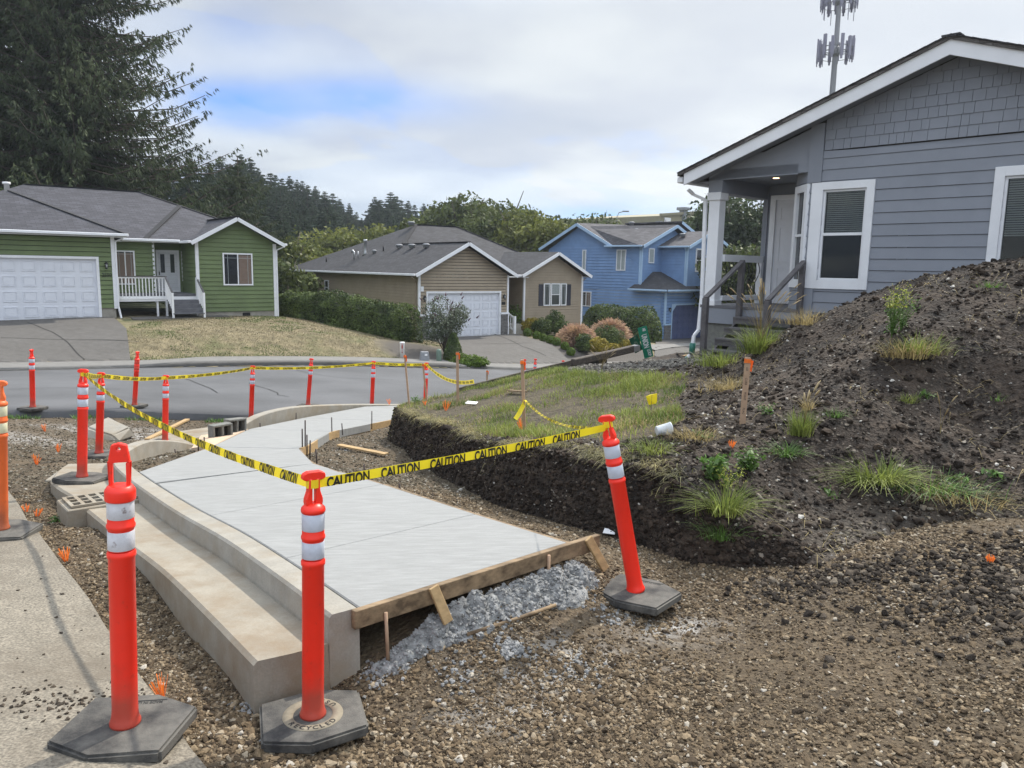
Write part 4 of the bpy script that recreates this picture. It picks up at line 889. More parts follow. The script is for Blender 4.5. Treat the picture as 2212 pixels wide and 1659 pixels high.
# ---- plastic cup
mb = MB(); mb.lathe([(.036, 0), (.038, .003), (.040, .02), (.050, .12), (.053, .122), (.053, .13), (.0505, .13), (.0475, .12), (.038, .01), (0, .008)], 24); mb.f = mb.f[:-1]; mb.sm = mb.sm[:-1]
o = mb.build('plastic_cup', m['plastic']); q = hit(1425, 945, f_any); o.location = q + Vector((-.03, 0, .05)); o.rotation_euler = (radians(8), radians(80), radians(18)); tag(o, 'clear plastic cup lying on the bank edge below the yellow flag', 'cup')
# white scraps
for u, v, lab, s in ((1018, 876, 'white card lying in grass on the bank', .09), (1315, 1160, 'white bottle scrap on the ground by the leaning post', .05)):
    mb = MB(); mb.poly([(-s, -s*.5, .02), (s*.8, -s*.6, .012), (s*1.1, s*.4, .03), (-s*.6, s*.5, .04)], .004); o = mb.build('scrap', m['fence_white']); o.location = hit(u, v, f_any) + Vector((0, 0, .02)); tag(o, lab, 'litter')

# ---- fallen street sign
SP0 = aty(1238, 783, 15.2); SP1 = aty(1368, 753, 16.2)
t = empty('street_sign', (0, 0, 0), 0, 'green NE UNION LOOP street sign on a wooden post knocked down across the yard edge', 'street sign')
mb = MB(); mb.beam(SP0, SP1, .14, .14); mb.build('wooden_post', m['woodold'], t, .015)
mb = MB(); sd = (SP1 - SP0).normalized(); mb.beam(SP1 - sd*.05, SP1 + sd*.12, .16, .12); mb.build('bracket', m['metal'], t)
def bladeplate(u0, v0, u1, v1, w, y, mt, txts, col, nm, tilt=0):
    a = aty(u0, v0, y); b_ = aty(u1, v1, y + .15); xd = (b_ - a).normalized(); L = (b_ - a).length; nrm = Vector((.02, -1, .0)); yd = nrm.cross(xd).normalized(); nn = xd.cross(yd)
    if nn.y > 0: yd = -yd
    mb = MB(); mb.add([a - yd*w/2, b_ - yd*w/2, b_ + yd*w/2, a + yd*w/2] + [p + Vector((0, .01, 0)) for p in (a - yd*w/2, b_ - yd*w/2, b_ + yd*w/2, a + yd*w/2)], [(0, 1, 2, 3), (7, 6, 5, 4), (0, 4, 5, 1), (1, 5, 6, 2), (2, 6, 7, 3), (3, 7, 4, 0)])
    o = mb.build('sign_blade', mt, t)
    for s, f, h, dy in txts:
        c0 = a.lerp(b_, f) + yd*dy; lettering('lettering', s, col, o, c0, xd, yd, h, .035, .60, off=.006)
bladeplate(1387, 706, 1402, 772, .20, 16.3, m['signgreen'], (('NE', .10, .066, .025), ('UNION', .46, .122, 0), ('LOOP', .85, .074, .03)), m['signwhite'], 'a')
bladeplate(1367, 728, 1381, 759, .19, 16.45, m['signdark'], (('NE', .10, .05, .03), ('45TH', .50, .085, 0), ('CT', .90, .045, .03)), m['signdull'], 'b')
# ---- timber edging of the yard
EDG = [(990, 838, 14.0), (1060, 820, 14.4), (1150, 798, 14.8), (1240, 777, 15.3), (1310, 764, 15.9)]
EP = [aty(*e) for e in EDG]
mb = MB()
for a, b_ in zip(EP[:-1], EP[1:]): mb.beam(a - Vector((0, 0, .14)), b_ - Vector((0, 0, .14)), .05, .28)
tag(mb.build('edging_board', m['woodold'], None, .004), 'dark timber edging board along the street side of the grassy yard', 'edging')

# ================================================================== HOUSES
def clip_halfplane(P, a, b, c):      # keep a*x+b*y<=c
    out = []
    for i in range(len(P)):
        p, q = P[i], P[(i+1) % len(P)]; fp, fq = a*p[0]+b*p[1]-c, a*q[0]+b*q[1]-c
        if fp <= 0: out.append(p)
        if (fp < 0 < fq) or (fq < 0 < fp):
            t = fp/(fp-fq); out.append((p[0]+(q[0]-p[0])*t, p[1]+(q[1]-p[1])*t))
    return out
def clip_convex(P, C):
    n = len(C)
    for i in range(n):
        if len(P) < 3: return []
        (x0, y0), (x1, y1) = C[i], C[(i+1) % n]; a, b = (y1-y0), -(x1-x0); P = clip_halfplane(P, a, b, a*x0+b*y0)
    return P
def siding(mb, org, dv, nv, poly, holes=(), ex=.17, lap=.032, z0=None, shakes=False, seed=0):
    gp_ = .020 if lap > .02 else .006
    """lapped boards over a convex CCW outline (a along dv, z up); holes are (a0,a1,z0,z1)"""
    org, dv, nv = Vector(org), Vector(dv), Vector(nv); zs = [p[1] for p in poly]; zb = min(zs) if z0 is None else z0; zt = max(zs)
    a0, a1 = min(p[0] for p in poly), max(p[0] for p in poly); k = 0; r = random.Random(seed)
    def P3(a, z, o): return org + dv*a + Vector((0, 0, z)) + nv*o
    while zb + k*ex < zt:
        lo, hi = zb + k*ex, zb + (k+1)*ex; k += 1
        br = sorted({lo, hi} | {h for H in holes for h in H[2:4] if lo < h < hi})
        for u, w in zip(br[:-1], br[1:]):
            iv = [(a0, a1)]
            for H in holes:
                if H[2] < w - 1e-6 and H[3] > u + 1e-6:
                    nx = []
                    for s, e in iv:
                        if H[0] > s: nx.append((s, min(e, H[0])))
                        if H[1] < e: nx.append((max(s, H[1]), e))
                    iv = [q for q in nx if q[1] - q[0] > 1e-4]
            cells = []
            for s, e in iv:
                if shakes:
                    x = s
                    while x < e: wd2 = r.choice((.11, .14, .17, .22, .25)); cells.append((x + .003, min(e, x + wd2) - .003)); x += wd2
                else: cells.append((s, e))
            for s, e in cells:
                if e - s < .004: continue
                q = clip_convex([(s, u + (gp_ if u == lo and not shakes else 0)), (e, u + (gp_ if u == lo and not shakes else 0)), (e, w), (s, w)], poly)
                if len(q) < 3: continue
                of = [lap*(hi - z)/(hi - lo) + .002 for _, z in q]; n = len(q)
                V = [P3(x, z, o) for (x, z), o in zip(q, of)] + [P3(x, z, -.004) for x, z in q]
                mb.add(V, [tuple(range(n))] + [(i, i+n, (i+1) % n+n, (i+1) % n) for i in range(n)])
X, Y_, Z_ = Vector((1, 0, 0)), Vector((0, 1, 0)), Vector((0, 0, 1))
def house(name, P0, az, label, cat='house'):
    a = radians(az); return empty(name, P0, pi/2 - a, label, cat)
# all walls below are in house coordinates: x along the front, y inward, z up
def wall_front(h, mt, poly, y, holes=(), ex=.17, name='wall', **k):
    mb = MB(); siding(mb, (0, y, 0), X, -Y_, poly, holes, ex, **k); back(mb, (0, y + .012, 0), X, Y_, poly, holes); return mb.build(name, mt, h)
def wall_side(h, mt, poly, x, left=True, holes=(), ex=.17, name='wall', **k):
    """poly in (y,z); left=True faces -x"""
    mb = MB()
    if left:
        P = [(-p[0], p[1]) for p in poly][::-1]; H = [(-e, -s, u, w) for s, e, u, w in holes]; siding(mb, (x, 0, 0), -Y_, -X, P, H, ex, **k); back(mb, (x + .012, 0, 0), -Y_, X, P, H)
    else: siding(mb, (x, 0, 0), Y_, X, poly, holes, ex, **k); back(mb, (x - .012, 0, 0), Y_, -X, poly, holes)
    return mb.build(name, mt, h)
def back(mb, org, dv, inn, poly, holes):
    if holes: return
    org = Vector(org); V = [org + dv*a + Z_*z for a, z in poly]; mb.add(V, [tuple(range(len(V)))])
def fbox(h, name, mt, x0, x1, y0, y1, z0, z1, bev=0): mb = MB(); mb.box(x0, x1, y0, y1, z0, z1); return mb.build(name, mt, h, bev)
def bars(h, name, mt, L, bev=0):
    if name in ('corner_board', 'shutter', 'porch_post', 'posts', 'porch_skirt', 'stone_cap', 'door_glass', 'skirting', 'deck_fascia', 'porch_beam', 'soffit', 'rail_boards', 'gable_band', 'newel') and len(L) > 1:
        return [bars(h, {'posts': 'post', 'rail_boards': 'rail_board'}.get(name, name), mt, [b], bev) for b in L][0]
    mb = MB()
    for b in L: mb.box(*b)
    return mb.build(name, mt, h, bev)
def frame_boxes(x0, x1, z0, z1, w, y0, y1): return [(x0, x1, y0, y1, z1 - w, z1), (x0, x1, y0, y1, z0, z0 + w), (x0, x0 + w, y0, y1, z0 + w, z1 - w), (x1 - w, x1, y0, y1, z0 + w, z1 - w)]
def window(h, x0, x1, z0, z1, y, style='slider', fr=.06, trim=None, left_side=None, gl='glass', blind=None):
    """in the plane y (facing -y); left_side=x puts it in the side wall facing -x with x0..x1 along y"""
    t = .055; B = frame_boxes(x0, x1, z0, z1, fr, y - .062, y + .02); xm = (x0+x1)/2; zm = z0 + (z1-z0)*.5
    if style == 'slider': B.append((xm - .025, xm + .025, y - .056, y + .02, z0 + fr, z1 - fr))
    if style == 'hung': B.append((x0 + fr, x1 - fr, y - .056, y + .02, zm - .022, zm + .022))
    G = [(x0 + fr, x1 - fr, y - .036, y - .030, z0 + fr, z1 - fr)]
    gr = []
    if 'grid' in style or style == 'slider':
        e = .16 if x1 - x0 > .8 else .09
        for xx in (x0 + fr + e, x1 - fr - e): gr.append((xx - .008, xx + .008, y - .046, y - .036, z0 + fr, z1 - fr))
        gr.append((x0 + fr, x1 - fr, y - .0465, y - .0365, z1 - fr - e - .008, z1 - fr - e + .008))
    M_ = None
    if left_side is not None: M_ = Matrix(((0, 1, 0, left_side - y), (1, 0, 0, 0), (0, 0, 1, 0), (0, 0, 0, 1)))
    def bb(name, mt, L, par):
        mb = MB()
        for b in L: mb.box(*b, M=M_)
        return mb.build(name, mt, par)
    w = bb('window', m['white'], B, h); g = bb('pane', m[gl], G, w)
    if blind is not None:
        L = []
        z = blind[1]
        while z > blind[0]: L.append((blind[2] if len(blind) > 2 else x0 + fr + .01, blind[3] if len(blind) > 3 else x1 - fr - .01, y - .0415, y - .0365, z - .032, z)); z -= .045
        bb('blind', m[blind[4]] if len(blind) > 4 else m['blind'], L, w)
    if gr: bb('grille', m['blindw'], gr, w)
    return w
def roofplane(mb, pts, th=.09): mb.poly(pts, th)
def fascia(h, segs, mt=None, w=.03, hh=.15, name='fascia'):
    for p, q in segs: mb = MB(); mb.beam(Vector(p) - Z_*hh/2, Vector(q) - Z_*hh/2, w, hh); o = mb.build(name, mt or m['white'], h)
    return o
def gutterpiece(h, segs, mt=None):
    for p, q in segs: mb = MB(); mb.beam(p, q, .12, .11); o = mb.build('rain_gutter', mt or m['white'], h, .015)
    return o
def downspout(h, pts, mt=None, w=.06):
    mb = MB()
    for a, b in zip(pts[:-1], pts[1:]): mb.beam(a, b, w, w*.8)
    return mb.build('downspout', mt or m['white'], h)
def garage_door(h, x0, x1, z0, z1, y, rows, cols, mt, trim, clipc=0):
    d = empty('garage_door', (0, 0, 0)); d.parent = h
    mb = MB(); mb.box(x0, x1, y + .10, y + .13, z0, z1); rh = (z1-z0)/rows; cw = (x1-x0)/cols
    for r in range(rows):
        if r: mb.box(x0, x1, y + .097, y + .1015, z0 + r*rh - .006, z0 + r*rh + .006)
        for c in range(cols):
            a, b = x0 + c*cw + cw*.14, x0 + (c+1)*cw - cw*.14; u, w = z0 + r*rh + rh*.16, z0 + (r+1)*rh - rh*.16
            for q in frame_boxes(a, b, u, w, .03, y + .078, y + .1005): mb.box(*q)
            mb.box(a + .06, b - .06, y + .085, y + .1003, u + .06, w - .06)
    mb.build('door_panels', mt, d)
    B = [(x0 - .10, x0, y - .03, y + .14, z0, z1 + .10), (x1, x1 + .10, y - .03, y + .14, z0, z1 + .10), (x0, x1, y - .03, y + .14, z1, z1 + .10)]; mb = MB()
    for b in B: mb.box(*b)
    if clipc:
        for s, xx in ((1, x0), (-1, x1)): mb.prism([(xx, z1), (xx + s*clipc, z1), (xx, z1 - clipc)], -.0, .0) if False else mb.add([(xx, y - .028, z1), (xx + s*clipc, y - .028, z1), (xx, y - .028, z1 - clipc), (xx, y + .09, z1), (xx + s*clipc, y + .09, z1), (xx, y + .09, z1 - clipc)], [(0, 1, 2), (5, 4, 3), (0, 3, 4, 1), (1, 4, 5, 2), (2, 5, 3, 0)])
    mb.build('door_trim', trim, d); return d
def lantern(h, x, z, y):
    l = empty('wall_lantern', (x, y, z)); l.parent = h; mb = MB(); mb.box(-.04, .04, -.03, 0, -.06, .10); mb.tube([(0, -.02, .06), (0, -.10, .16), (0, -.12, .12)], .012, 6); mb.lathe([(.02, .12), (.085, .07), (.085, .055), (.02, .055)], 8, Matrix.Translation((0, -.12, 0))); mb.lathe([(.045, -.15), (.05, -.13), (.05, -.12), (.02, -.12)], 8, Matrix.Translation((0, -.12, 0)))
    for i in range(4): a = pi/4 + i*pi/2; mb.beam((.06*cos(a), -.12 + .06*sin(a), .06), (.045*cos(a), -.12 + .045*sin(a), -.13), .01, .01)
    mb.build('lantern_frame', m['iron'], l); mb = MB(); mb.lathe([(.03, -.12), (.05, .05)], 10, Matrix.Translation((0, -.12, 0))); mb.build('lantern_glass', m['lens'], l); return l
def roofvent(h, x, y, z, s=.3):
    mb = MB(); mb.lathe([(s*.7, -.08), (s*.75, .05), (s, .07), (s*.9, .12), (s*.5, .15), (0, .155)], 14, Matrix.Translation((x, y, z))); return mb.build('roof_vent', m['iron'] if False else m['utilgray'], h)
# ------------------------------------------------------------ green house (1.1 x the first measure)
K = 1.1034; G = lambda v: v*K
gh = house('green_house', (-16.46, 32.0, -.73), 53, 'green lap sided bungalow with white garage door and porch, number 2550')
R_, E_ = m['roof'], m['green']
zb = .40*K
wall_front(gh, E_, [(G(-6.6), G(.38)), (0, G(.38)), (0, G(3.06)), (G(-6.6), G(3.06))], 0, holes=[(G(-.60)-4.88*1.1-.1, G(-.55), 0, G(2.24))], ex=.19, z0=G(.38))
fbox(gh, 'foundation', m['found'], G(-.5), -.02, .02, 3, -.6, G(.39)); fbox(gh, 'foundation', m['found'], G(2.98), G(6.06), .03, 6, -.9, G(.20))
garage_door(gh, G(-.60)-4.88*1.1, G(-.60), .02, G(2.19), 0, 4, 8, m['garage'], m['white'])
wall_side(gh, E_, [(0, G(.2)), (G(1.5), G(.2)), (G(1.5), G(3.06)), (0, G(3.06))], 0, left=False, ex=.19, z0=G(.38))
fbox(gh, 'garage_inner', m['darkgap'], G(-6.5), -.1, .2, .4, 0, G(2.9))
mb = MB(); mb.box(-.09, .045, -.045, .06, G(.37), G(3.05)); mb.build('corner_board', m['white'], gh)
# recess walls: window wall, entry niche
wall_front(gh, E_, [(0, G(.5)), (G(1.72), G(.5)), (G(1.72), G(3.06)), (0, G(3.06))], G(1.5), ex=.19, z0=G(.38))
window(gh, G(.30), G(1.0), G(1.22), G(2.55), G(1.5), 'slider', blind=(G(1.3), G(2.45)))
mb = MB(); mb.box(G(1.66), G(1.74), G(1.5)-.02, G(1.5) + .06, G(.5), G(3.0)); mb.build('corner_board', m['white'], gh)
wall_side(gh, E_, [(G(1.5), G(.5)), (G(2.2), G(.5)), (G(2.2), G(3.06)), (G(1.5), G(3.06))], G(1.72), left=False, ex=.19, z0=G(.38))
wall_front(gh, E_, [(G(1.7), G(.5)), (G(3.2), G(.5)), (G(3.2), G(3.06)), (G(1.7), G(3.06))], G(2.2), ex=.19, z0=G(.38))
wall_side(gh, E_, [(0, G(.2)), (G(2.2), G(.2)), (G(2.2), G(2.98)), (0, G(2.98))], G(2.95), left=True, ex=.19, z0=G(.20))
dz0, dz1 = G(.93), G(2.62)
d = empty('front_door', (0, 0, 0)); d.parent = gh
bars(d, 'door_frame', m['white'], frame_boxes(G(1.93), G(2.83), dz0 - .04, dz1, .09, G(2.2) - .05, G(2.2) + .03))
fbox(d, 'door_leaf', m['door'], G(1.93)+.08, G(2.83)-.08, G(2.2) - .03, G(2.2), dz0, dz1 - .08)
bars(d, 'door_glass', m['glass'], [(G(2.10), G(2.26), G(2.2) - .04, G(2.2) - .031, G(1.7), G(2.45)), (G(2.48), G(2.64), G(2.2) - .04, G(2.2) - .031, G(1.7), G(2.45))])
fbox(d, 'handle', m['iron'], G(2.02), G(2.05), G(2.2) - .07, G(2.2) - .03, G(1.60), G(1.74))
window(gh, G(2.92), G(3.12), G(1.35), G(2.58), G(2.2), 'grid', fr=.035, gl='glassd')
# wing
wall_front(gh, E_, [(G(2.95), G(.17)), (G(6.1), G(.17)), (G(6.1), G(2.98)), (G(4.50), G(3.86)), (G(2.95), G(2.98))], 0, ex=.19, z0=G(.17))
bars(gh, 'corner_board', m['white'], [(G(2.93)-.02, G(3.03), -.045, .05, G(.3), G(2.93)), (G(6.02), G(6.14)+.02, -.045, .05, G(-.1), G(2.95))])
wall_side(gh, E_, [(0, G(.1)), (9, G(.1)), (9, G(2.98)), (0, G(2.98))], G(6.1), left=False, ex=.19, z0=G(.17))
window(gh, G(3.95), G(5.15), G(1.24), G(2.54), 0, 'slider', gl='glassd', blind=(G(1.3), G(2.45), G(4.6), G(5.08)))
fbox(gh, 'crawl_vent', m['iron'], G(4.7), G(5.0), .0, .03, G(.0), G(.12))
# roofs
mb = MB()
ez, ey = G(3.02), G(1.15)
# main: front plane, right hip, rear
A_, B_ = (G(-2.1), G(6.3), G(5.22)), (G(2.25), G(6.3), G(5.22))
roofplane(mb, [(G(-7.2), ey, ez), (G(3.15), ey, ez), (G(4.48), G(3.4), G(3.95)), (G(5.02), G(3.75), G(4.05)), B_, A_, (G(-7.2), G(6.3), G(5.22)) if False else A_][:6])
roofplane(mb, [(G(5.02), G(3.75), G(4.05)), (G(6.5), G(2.2), G(2.93)), (G(6.5), G(10), G(2.93)), B_])
roofplane(mb, [B_, (G(6.5), G(11.5), G(2.93)), (G(-7.2), G(11.5), G(2.93)), A_])
roofplane(mb, [A_, (G(-7.2), G(11.5), G(2.93)), (G(-7.2), ey, ez)])
# wing gable
roofplane(mb, [(G(2.67), -.44, G(2.96)), (G(4.48), -.44, G(3.97)), (G(4.48), G(3.5), G(3.97)), (G(3.1), G(1.1), G(3.06)), (G(2.67), G(1.1), G(2.96))])
roofplane(mb, [(G(4.48), -.44, G(3.97)), (G(6.42), -.44, G(2.96)), (G(6.42), G(4), G(2.96)), (G(4.48), G(4.2), G(3.97))])
# garage hip
H_ = (G(-2.9), G(3.0), G(4.68))
roofplane(mb, [(G(-6.9), -.45, G(3.12)), (G(.42), -.45, G(3.12)), H_])
roofplane(mb, [(G(.42), -.45, G(3.12)), (G(.42), G(1.4), G(3.12)), (G(-2.6), G(4.8), G(4.72)), H_])
roofplane(mb, [(G(-6.9), -.45, G(3.12)), H_, (G(-2.9), G(5.2), G(4.70)), (G(-6.9), G(5), G(3.12))])
mb.build('roof', R_, gh, uvroof=True)
mb = MB()
for p, q in ((H_, (G(.42), -.45, G(3.12))), (A_, B_), (B_, (G(5.02), G(3.75), G(4.05))), ((G(1.35), ey, ez), (G(3.6), G(4.75), G(4.62))), ((G(4.48), -.44, G(3.98)), (G(4.48), G(3.5), G(3.98)))): mb.beam(Vector(p) + Z_*.01, Vector(q) + Z_*.01, .22, .03)
mb.build('ridge_cap', m['roof2'], gh)
fascia(gh, [((G(2.67), -.45, G(2.95)), (G(4.48), -.45, G(3.96))), ((G(4.48), -.45, G(3.96)), (G(6.42), -.45, G(2.95)))], w=.03, hh=.16)
gutterpiece(gh, [((G(-6.9), -.52, G(3.09)), (G(.45), -.52, G(3.09))), ((G(.5), ey - .06, ez - .05), (G(2.62), ey - .06, ez - .05)), ((G(2.63), -.4, G(2.93)), (G(2.63), G(1.1), G(2.93))), ((G(6.47), -.4, G(2.93)), (G(6.47), G(8), G(2.93)))])
bars(gh, 'soffit', m['white'], [(G(-6.9), G(.4), -.44, 0, G(3.0), G(3.03)), (0, G(2.9), ey, G(1.6), ez - .14, ez - .11)])
downspout(gh, [(G(.3), -.3, G(2.97)), (.08, -.07, G(2.85)), (.06, -.07, G(.45)), (.12, -.2, .02)])
downspout(gh, [(G(6.42), -.3, G(2.85)), (G(6.16), -.06, G(2.7)), (G(6.16), -.06, -.2)])
mb = MB(); mb.lathe([(.10, -.2), (.10, .16), (.15, .17), (.15, .26), (.1, .27)], 14, Matrix.Translation((G(-2.95), G(3.3), G(4.78)))); mb.build('roof_flue', m['fence_white'], gh)
lantern(gh, G(-.28), G(1.98), -.02); lettering('house_number', '2550', m['iron'], gh, (G(-.27), -.03, G(1.62)), (1, 0, 0), (0, 0, 1), .15, .015, .9)
# porch deck, rails, steps
fbox(gh, 'porch_floor', m['deck'], .1, G(3.42), G(.15), G(2.2), G(.80), G(.90))
bars(gh, 'porch_skirt', m['fence_white'], [(.1, G(1.80), G(.14), G(.18), G(.62), G(.82)), (G(2.96), G(3.44), G(.14), G(.18), G(.62), G(.82))])
bars(gh, 'porch_post', m['fence_white'], [(G(1.45), G(1.52), G(.2), G(.27), -.1, G(.62)), (G(3.2), G(3.27), G(.2), G(.27), -.1, G(.62))])
def railing(x0, x1, y):
    r = empty('railing', (0, 0, 0)); r.parent = gh; B = [(x0, x1, y - .025, y + .025, G(.70), G(.76)), (x0, x1, y - .03, y + .03, G(1.50), G(1.55))]
    n = int((x1-x0)/.13)
    for i in range(n + 1): x = x0 + .03 + (x1-x0-.06)*i/n; B.append((x - .018, x + .018, y - .018, y + .018, G(.66), G(1.5)))
    bars(r, 'balusters', m['fence_white'], B); fbox(r, 'cap_rail', m['rail'], x0 - .02, x1 + .02, y - .06, y + .06, G(1.55), G(1.59))
railing(.12, G(1.82), G(.14)); railing(G(3.0), G(3.46), G(.14))
st = empty('porch_steps', (0, 0, 0)); st.parent = gh
bars(st, 'tread', m['deck'], [(G(1.80), G(2.95), G(.14) - .28*(4-i), G(.14) - .28*(3-i) + .03, G(.80) - .175*(4-i), G(.80) - .175*(4-i) + .04) for i in range(4)])
bars(st, 'riser', m['deck'], [(G(1.80), G(2.95), G(.14) - .28*(3-i), G(.14) - .28*(3-i) + .02, G(.80) - .175*(4-i) + .04, G(.80) - .175*(3-i)) for i in range(4)])
bars(st, 'top_riser', m['fence_white'], [(G(1.80), G(2.95), G(.13), G(.135), G(.68), G(.80))])
for x in (G(1.80), G(2.95)):
    mb = MB(); mb.beam((x, G(.14), G(1.56)), (x, G(.14) - 1.05, G(1.56) - .62), .06, .05); mb.build('hand_rail', m['rail'], st)
    mb = MB(); mb.box(x - .04, x + .04, G(.14) - 1.10, G(.14) - 1.02, -.1, G(.98)); mb.box(x - .04, x + .04, G(.10), G(.17), -.1, G(1.55))
    for i in range(6): yy = G(.14) - .16*(i+1); mb.box(x - .015, x + .015, yy - .015, yy + .015, G(.78) - .62*(i+1)/7, G(1.54) - .62*(i+1)/7)
    mb.build('newel_posts', m['fence_white'], st)

# ------------------------------------------------------------ tan house
th_ = house('tan_house', (-4.77, 39.0, -1.72), 53.5, 'tan lap sided bungalow with white garage door, stone corners and dark shutters')
E_ = m['tan']; dk = m['roof2']
wall_front(th_, E_, [(0, -.6), (5.53, -.6), (5.53, 2.98), (2.74, 4.48), (0, 2.98)], 0, holes=[(.52, 5.0, -.9, 2.03)], ex=.155)
garage_door(th_, .52, 4.98, -.29, 2.0, 0, 5, 8, m['garage'], m['white']); fbox(th_, 'garage_inner', m['darkgap'], .1, 5.4, .2, .4, -.3, 2.8)
mb = MB()
for x0, x1 in ((-.02, .42), (5.08, 5.55)):
    z = -.6
    while z < .84:
        hh_ = random.choice((.06, .09, .12)); x = x0
        while x < x1 - .02:
            w_ = random.choice((.12, .18, .26)); mb.box(x + .004, min(x + w_, x1) - .004, -.06 - random.uniform(0, .03), .01, z + .004, min(z + hh_, .85) - .004); x += w_
        z += hh_
mb.build('stone_veneer', m['stone'], th_)
bars(th_, 'stone_cap', m['white'], [(-.05, .46, -.11, .01, .85, .95), (5.04, 5.58, -.11, .01, .85, .95)])
bars(th_, 'corner_board', m['white'], [(-.045, .07, -.045, .04, .95, 2.95), (5.47, 5.575, -.045, .04, .95, 2.95), (5.52, 5.58, -.1, .03, -.6, .85)])
wall_side(th_, E_, [(0, -1.2), (17, -.3), (17, 2.95), (0, 2.95)][0:4], 0, left=True, ex=.155, z0=-1.2)
wall_side(th_, E_, [(0, -1.), (4, -1.), (4, 2.95), (0, 2.95)], 5.53, left=False, ex=.155, z0=-1)
window(th_, 11.2, 11.8, 1.5, 2.4, 0, 'hung', fr=.06, left_side=0.0)
wall_front(th_, E_, [(5.5, -.5), (7.5, -.5), (7.5, 2.95), (5.5, 2.95)], 2.6, ex=.155)
wall_side(th_, E_, [(1.0, -.5), (3.6, -.5), (3.6, 2.95), (1.0, 2.95)], 7.40, left=True, ex=.155)
window(th_, 6.30, 6.95, 1.15, 2.55, 2.6, 'hung')
wall_front(th_, E_, [(7.40, -.6), (11.8, -.6), (11.8, 2.98), (9.6, 4.15), (7.40, 2.98)], 1.0, ex=.155)
wall_side(th_, E_, [(1.0, -1), (11, -1), (11, 2.95), (1, 2.95)], 11.8, left=False, ex=.155)
bars(th_, 'corner_board', m['white'], [(7.36, 7.47, .955, 1.05, .3, 2.93), (11.73, 11.845, .955, 1.05, -.6, 2.93)])
w = window(th_, 8.82, 9.30, 1.2, 2.50, 1.0, 'gridhung', gl='glass'); window(th_, 9.36, 10.06, 1.2, 2.50, 1.0, 'hung', blind=(1.9, 2.42, 9.43, 9.99, 'blindw')); window(th_, 10.12, 10.55, 1.2, 2.50, 1.0, 'gridhung')
bars(th_, 'shutter', m['shutter'], [(8.46, 8.78, .955, .99, 1.2, 2.45)]); bars(th_, 'shutter', m['shutter'], [(10.60, 10.90, .955, .99, 1.2, 2.45)])
mb = MB(); e = 2.99
roofplane(mb, [(-.40, -.44, e), (2.72, -.44, 4.64), (2.72, 6.6, 4.64), (4.9, 9, 5.93), (-.40, 17.7, e)])           # long left slope
roofplane(mb, [(2.72, -.44, 4.64), (5.85, -.44, e), (5.85, 3.5, e), (2.72, 6.6, 4.64)])
roofplane(mb, [(5.85, 3.45, e), (13.2, 3.45, e), (7.9, 9, 5.93), (4.9, 9, 5.93), (2.72, 6.6, 4.64)])
roofplane(mb, [(7.9, 9, 5.93), (13.2, 3.45, e), (13.2, 15, e)]); roofplane(mb, [(4.9, 9, 5.93), (7.9, 9, 5.93), (13.2, 17.7, e), (-.4, 17.7, e)])
roofplane(mb, [(6.98, .56, e), (9.58, .56, 4.32), (9.58, 6, 4.34), (6.98, 3.5, e)]); roofplane(mb, [(9.58, .56, 4.32), (12.15, .56, e), (12.15, 3.5, e), (9.58, 6, 4.34)])
mb.build('roof', dk, th_, uvroof=True)
mb = MB()
for p, q in (((2.72, -.4, 4.65), (2.72, 6.6, 4.65)), ((2.72, 6.6, 4.65), (4.9, 9, 5.94)), ((4.9, 9, 5.94), (7.9, 9, 5.94)), ((7.9, 9, 5.94), (13.2, 3.45, 3.0))): mb.beam(p, q, .22, .03)
mb.build('ridge_cap', m['roof2'], th_)
fascia(th_, [((-.42, -.46, e - .01), (2.72, -.46, 4.63)), ((2.72, -.46, 4.63), (5.88, -.46, e - .01)), ((6.95, .54, e - .01), (9.58, .54, 4.31)), ((9.58, .54, 4.31), (12.18, .54, e - .01))], hh=.17)
gutterpiece(th_, [((-.46, -.4, e - .06), (-.46, 17.6, e - .06)), ((5.9, .7, e - .06), (7.0, .7, e - .06)), ((12.2, .6, e - .06), (12.2, 3.5, e - .06))]); fbox(th_, 'soffit', m['white'], 5.5, 7.5, .7, 3.5, e - .16, e - .13)
downspout(th_, [(-.42, -.05, 2.8), (-.06, .25, 2.6), (-.06, .25, -.6)], m['tan']); downspout(th_, [(5.75, .7, 2.85), (5.62, .5, 2.7)]); downspout(th_, [(12.1, 1, 2.8), (11.86, 1.1, 2.65), (11.86, 1.1, .2)], m['tan'])
lantern(th_, .28, 1.75, -.02); lantern(th_, 5.25, 1.80, -.02); fbox(th_, 'number_plate', m['iron'], 5.12, 5.36, -.03, -.01, 1.36, 1.52); fbox(th_, 'window_sticker', m['white'], .10, .26, -.03, -.01, 2.1, 2.35)
def slope(x): return 2.99 + .53*(x + .4)
for x, y in ((1.6, 3.0), (1.6, 4.6), (1.6, 6.1)): roofvent(th_, x + .55, y, slope(x + .55) + .10, .22)
roofvent(th_, 4.5, 8.9, 5.95, .25); roofvent(th_, 1.6, 8.2, slope(1.6) + .08, .15)
t = empty('roof_flues', (0, 0, 0)); t.parent = th_
mb = MB(); mb.lathe([(.20, 0), (.09, .25), (.09, .85), (.13, .86), (.13, .98), (.09, 1.0)], 12, Matrix.Translation((1.5, 9.2, slope(1.5) - .1))); mb.build('flue', m['metal'], t)
mb = MB(); mb.tube([(.9, 9.5, slope(.9)), (.9, 9.5, slope(.9) + .45), (.9, 9.65, slope(.9) + .55), (.9, 9.8, slope(.9) + .45)], .06, 8); mb.build('gooseneck', m['metal'], t)
mb = MB(); mb.tube([(1.1, 9.35, slope(1.1)), (1.1, 9.35, slope(1.1) + .4)], .04, 8); mb.build('flue', m['metal'], t)
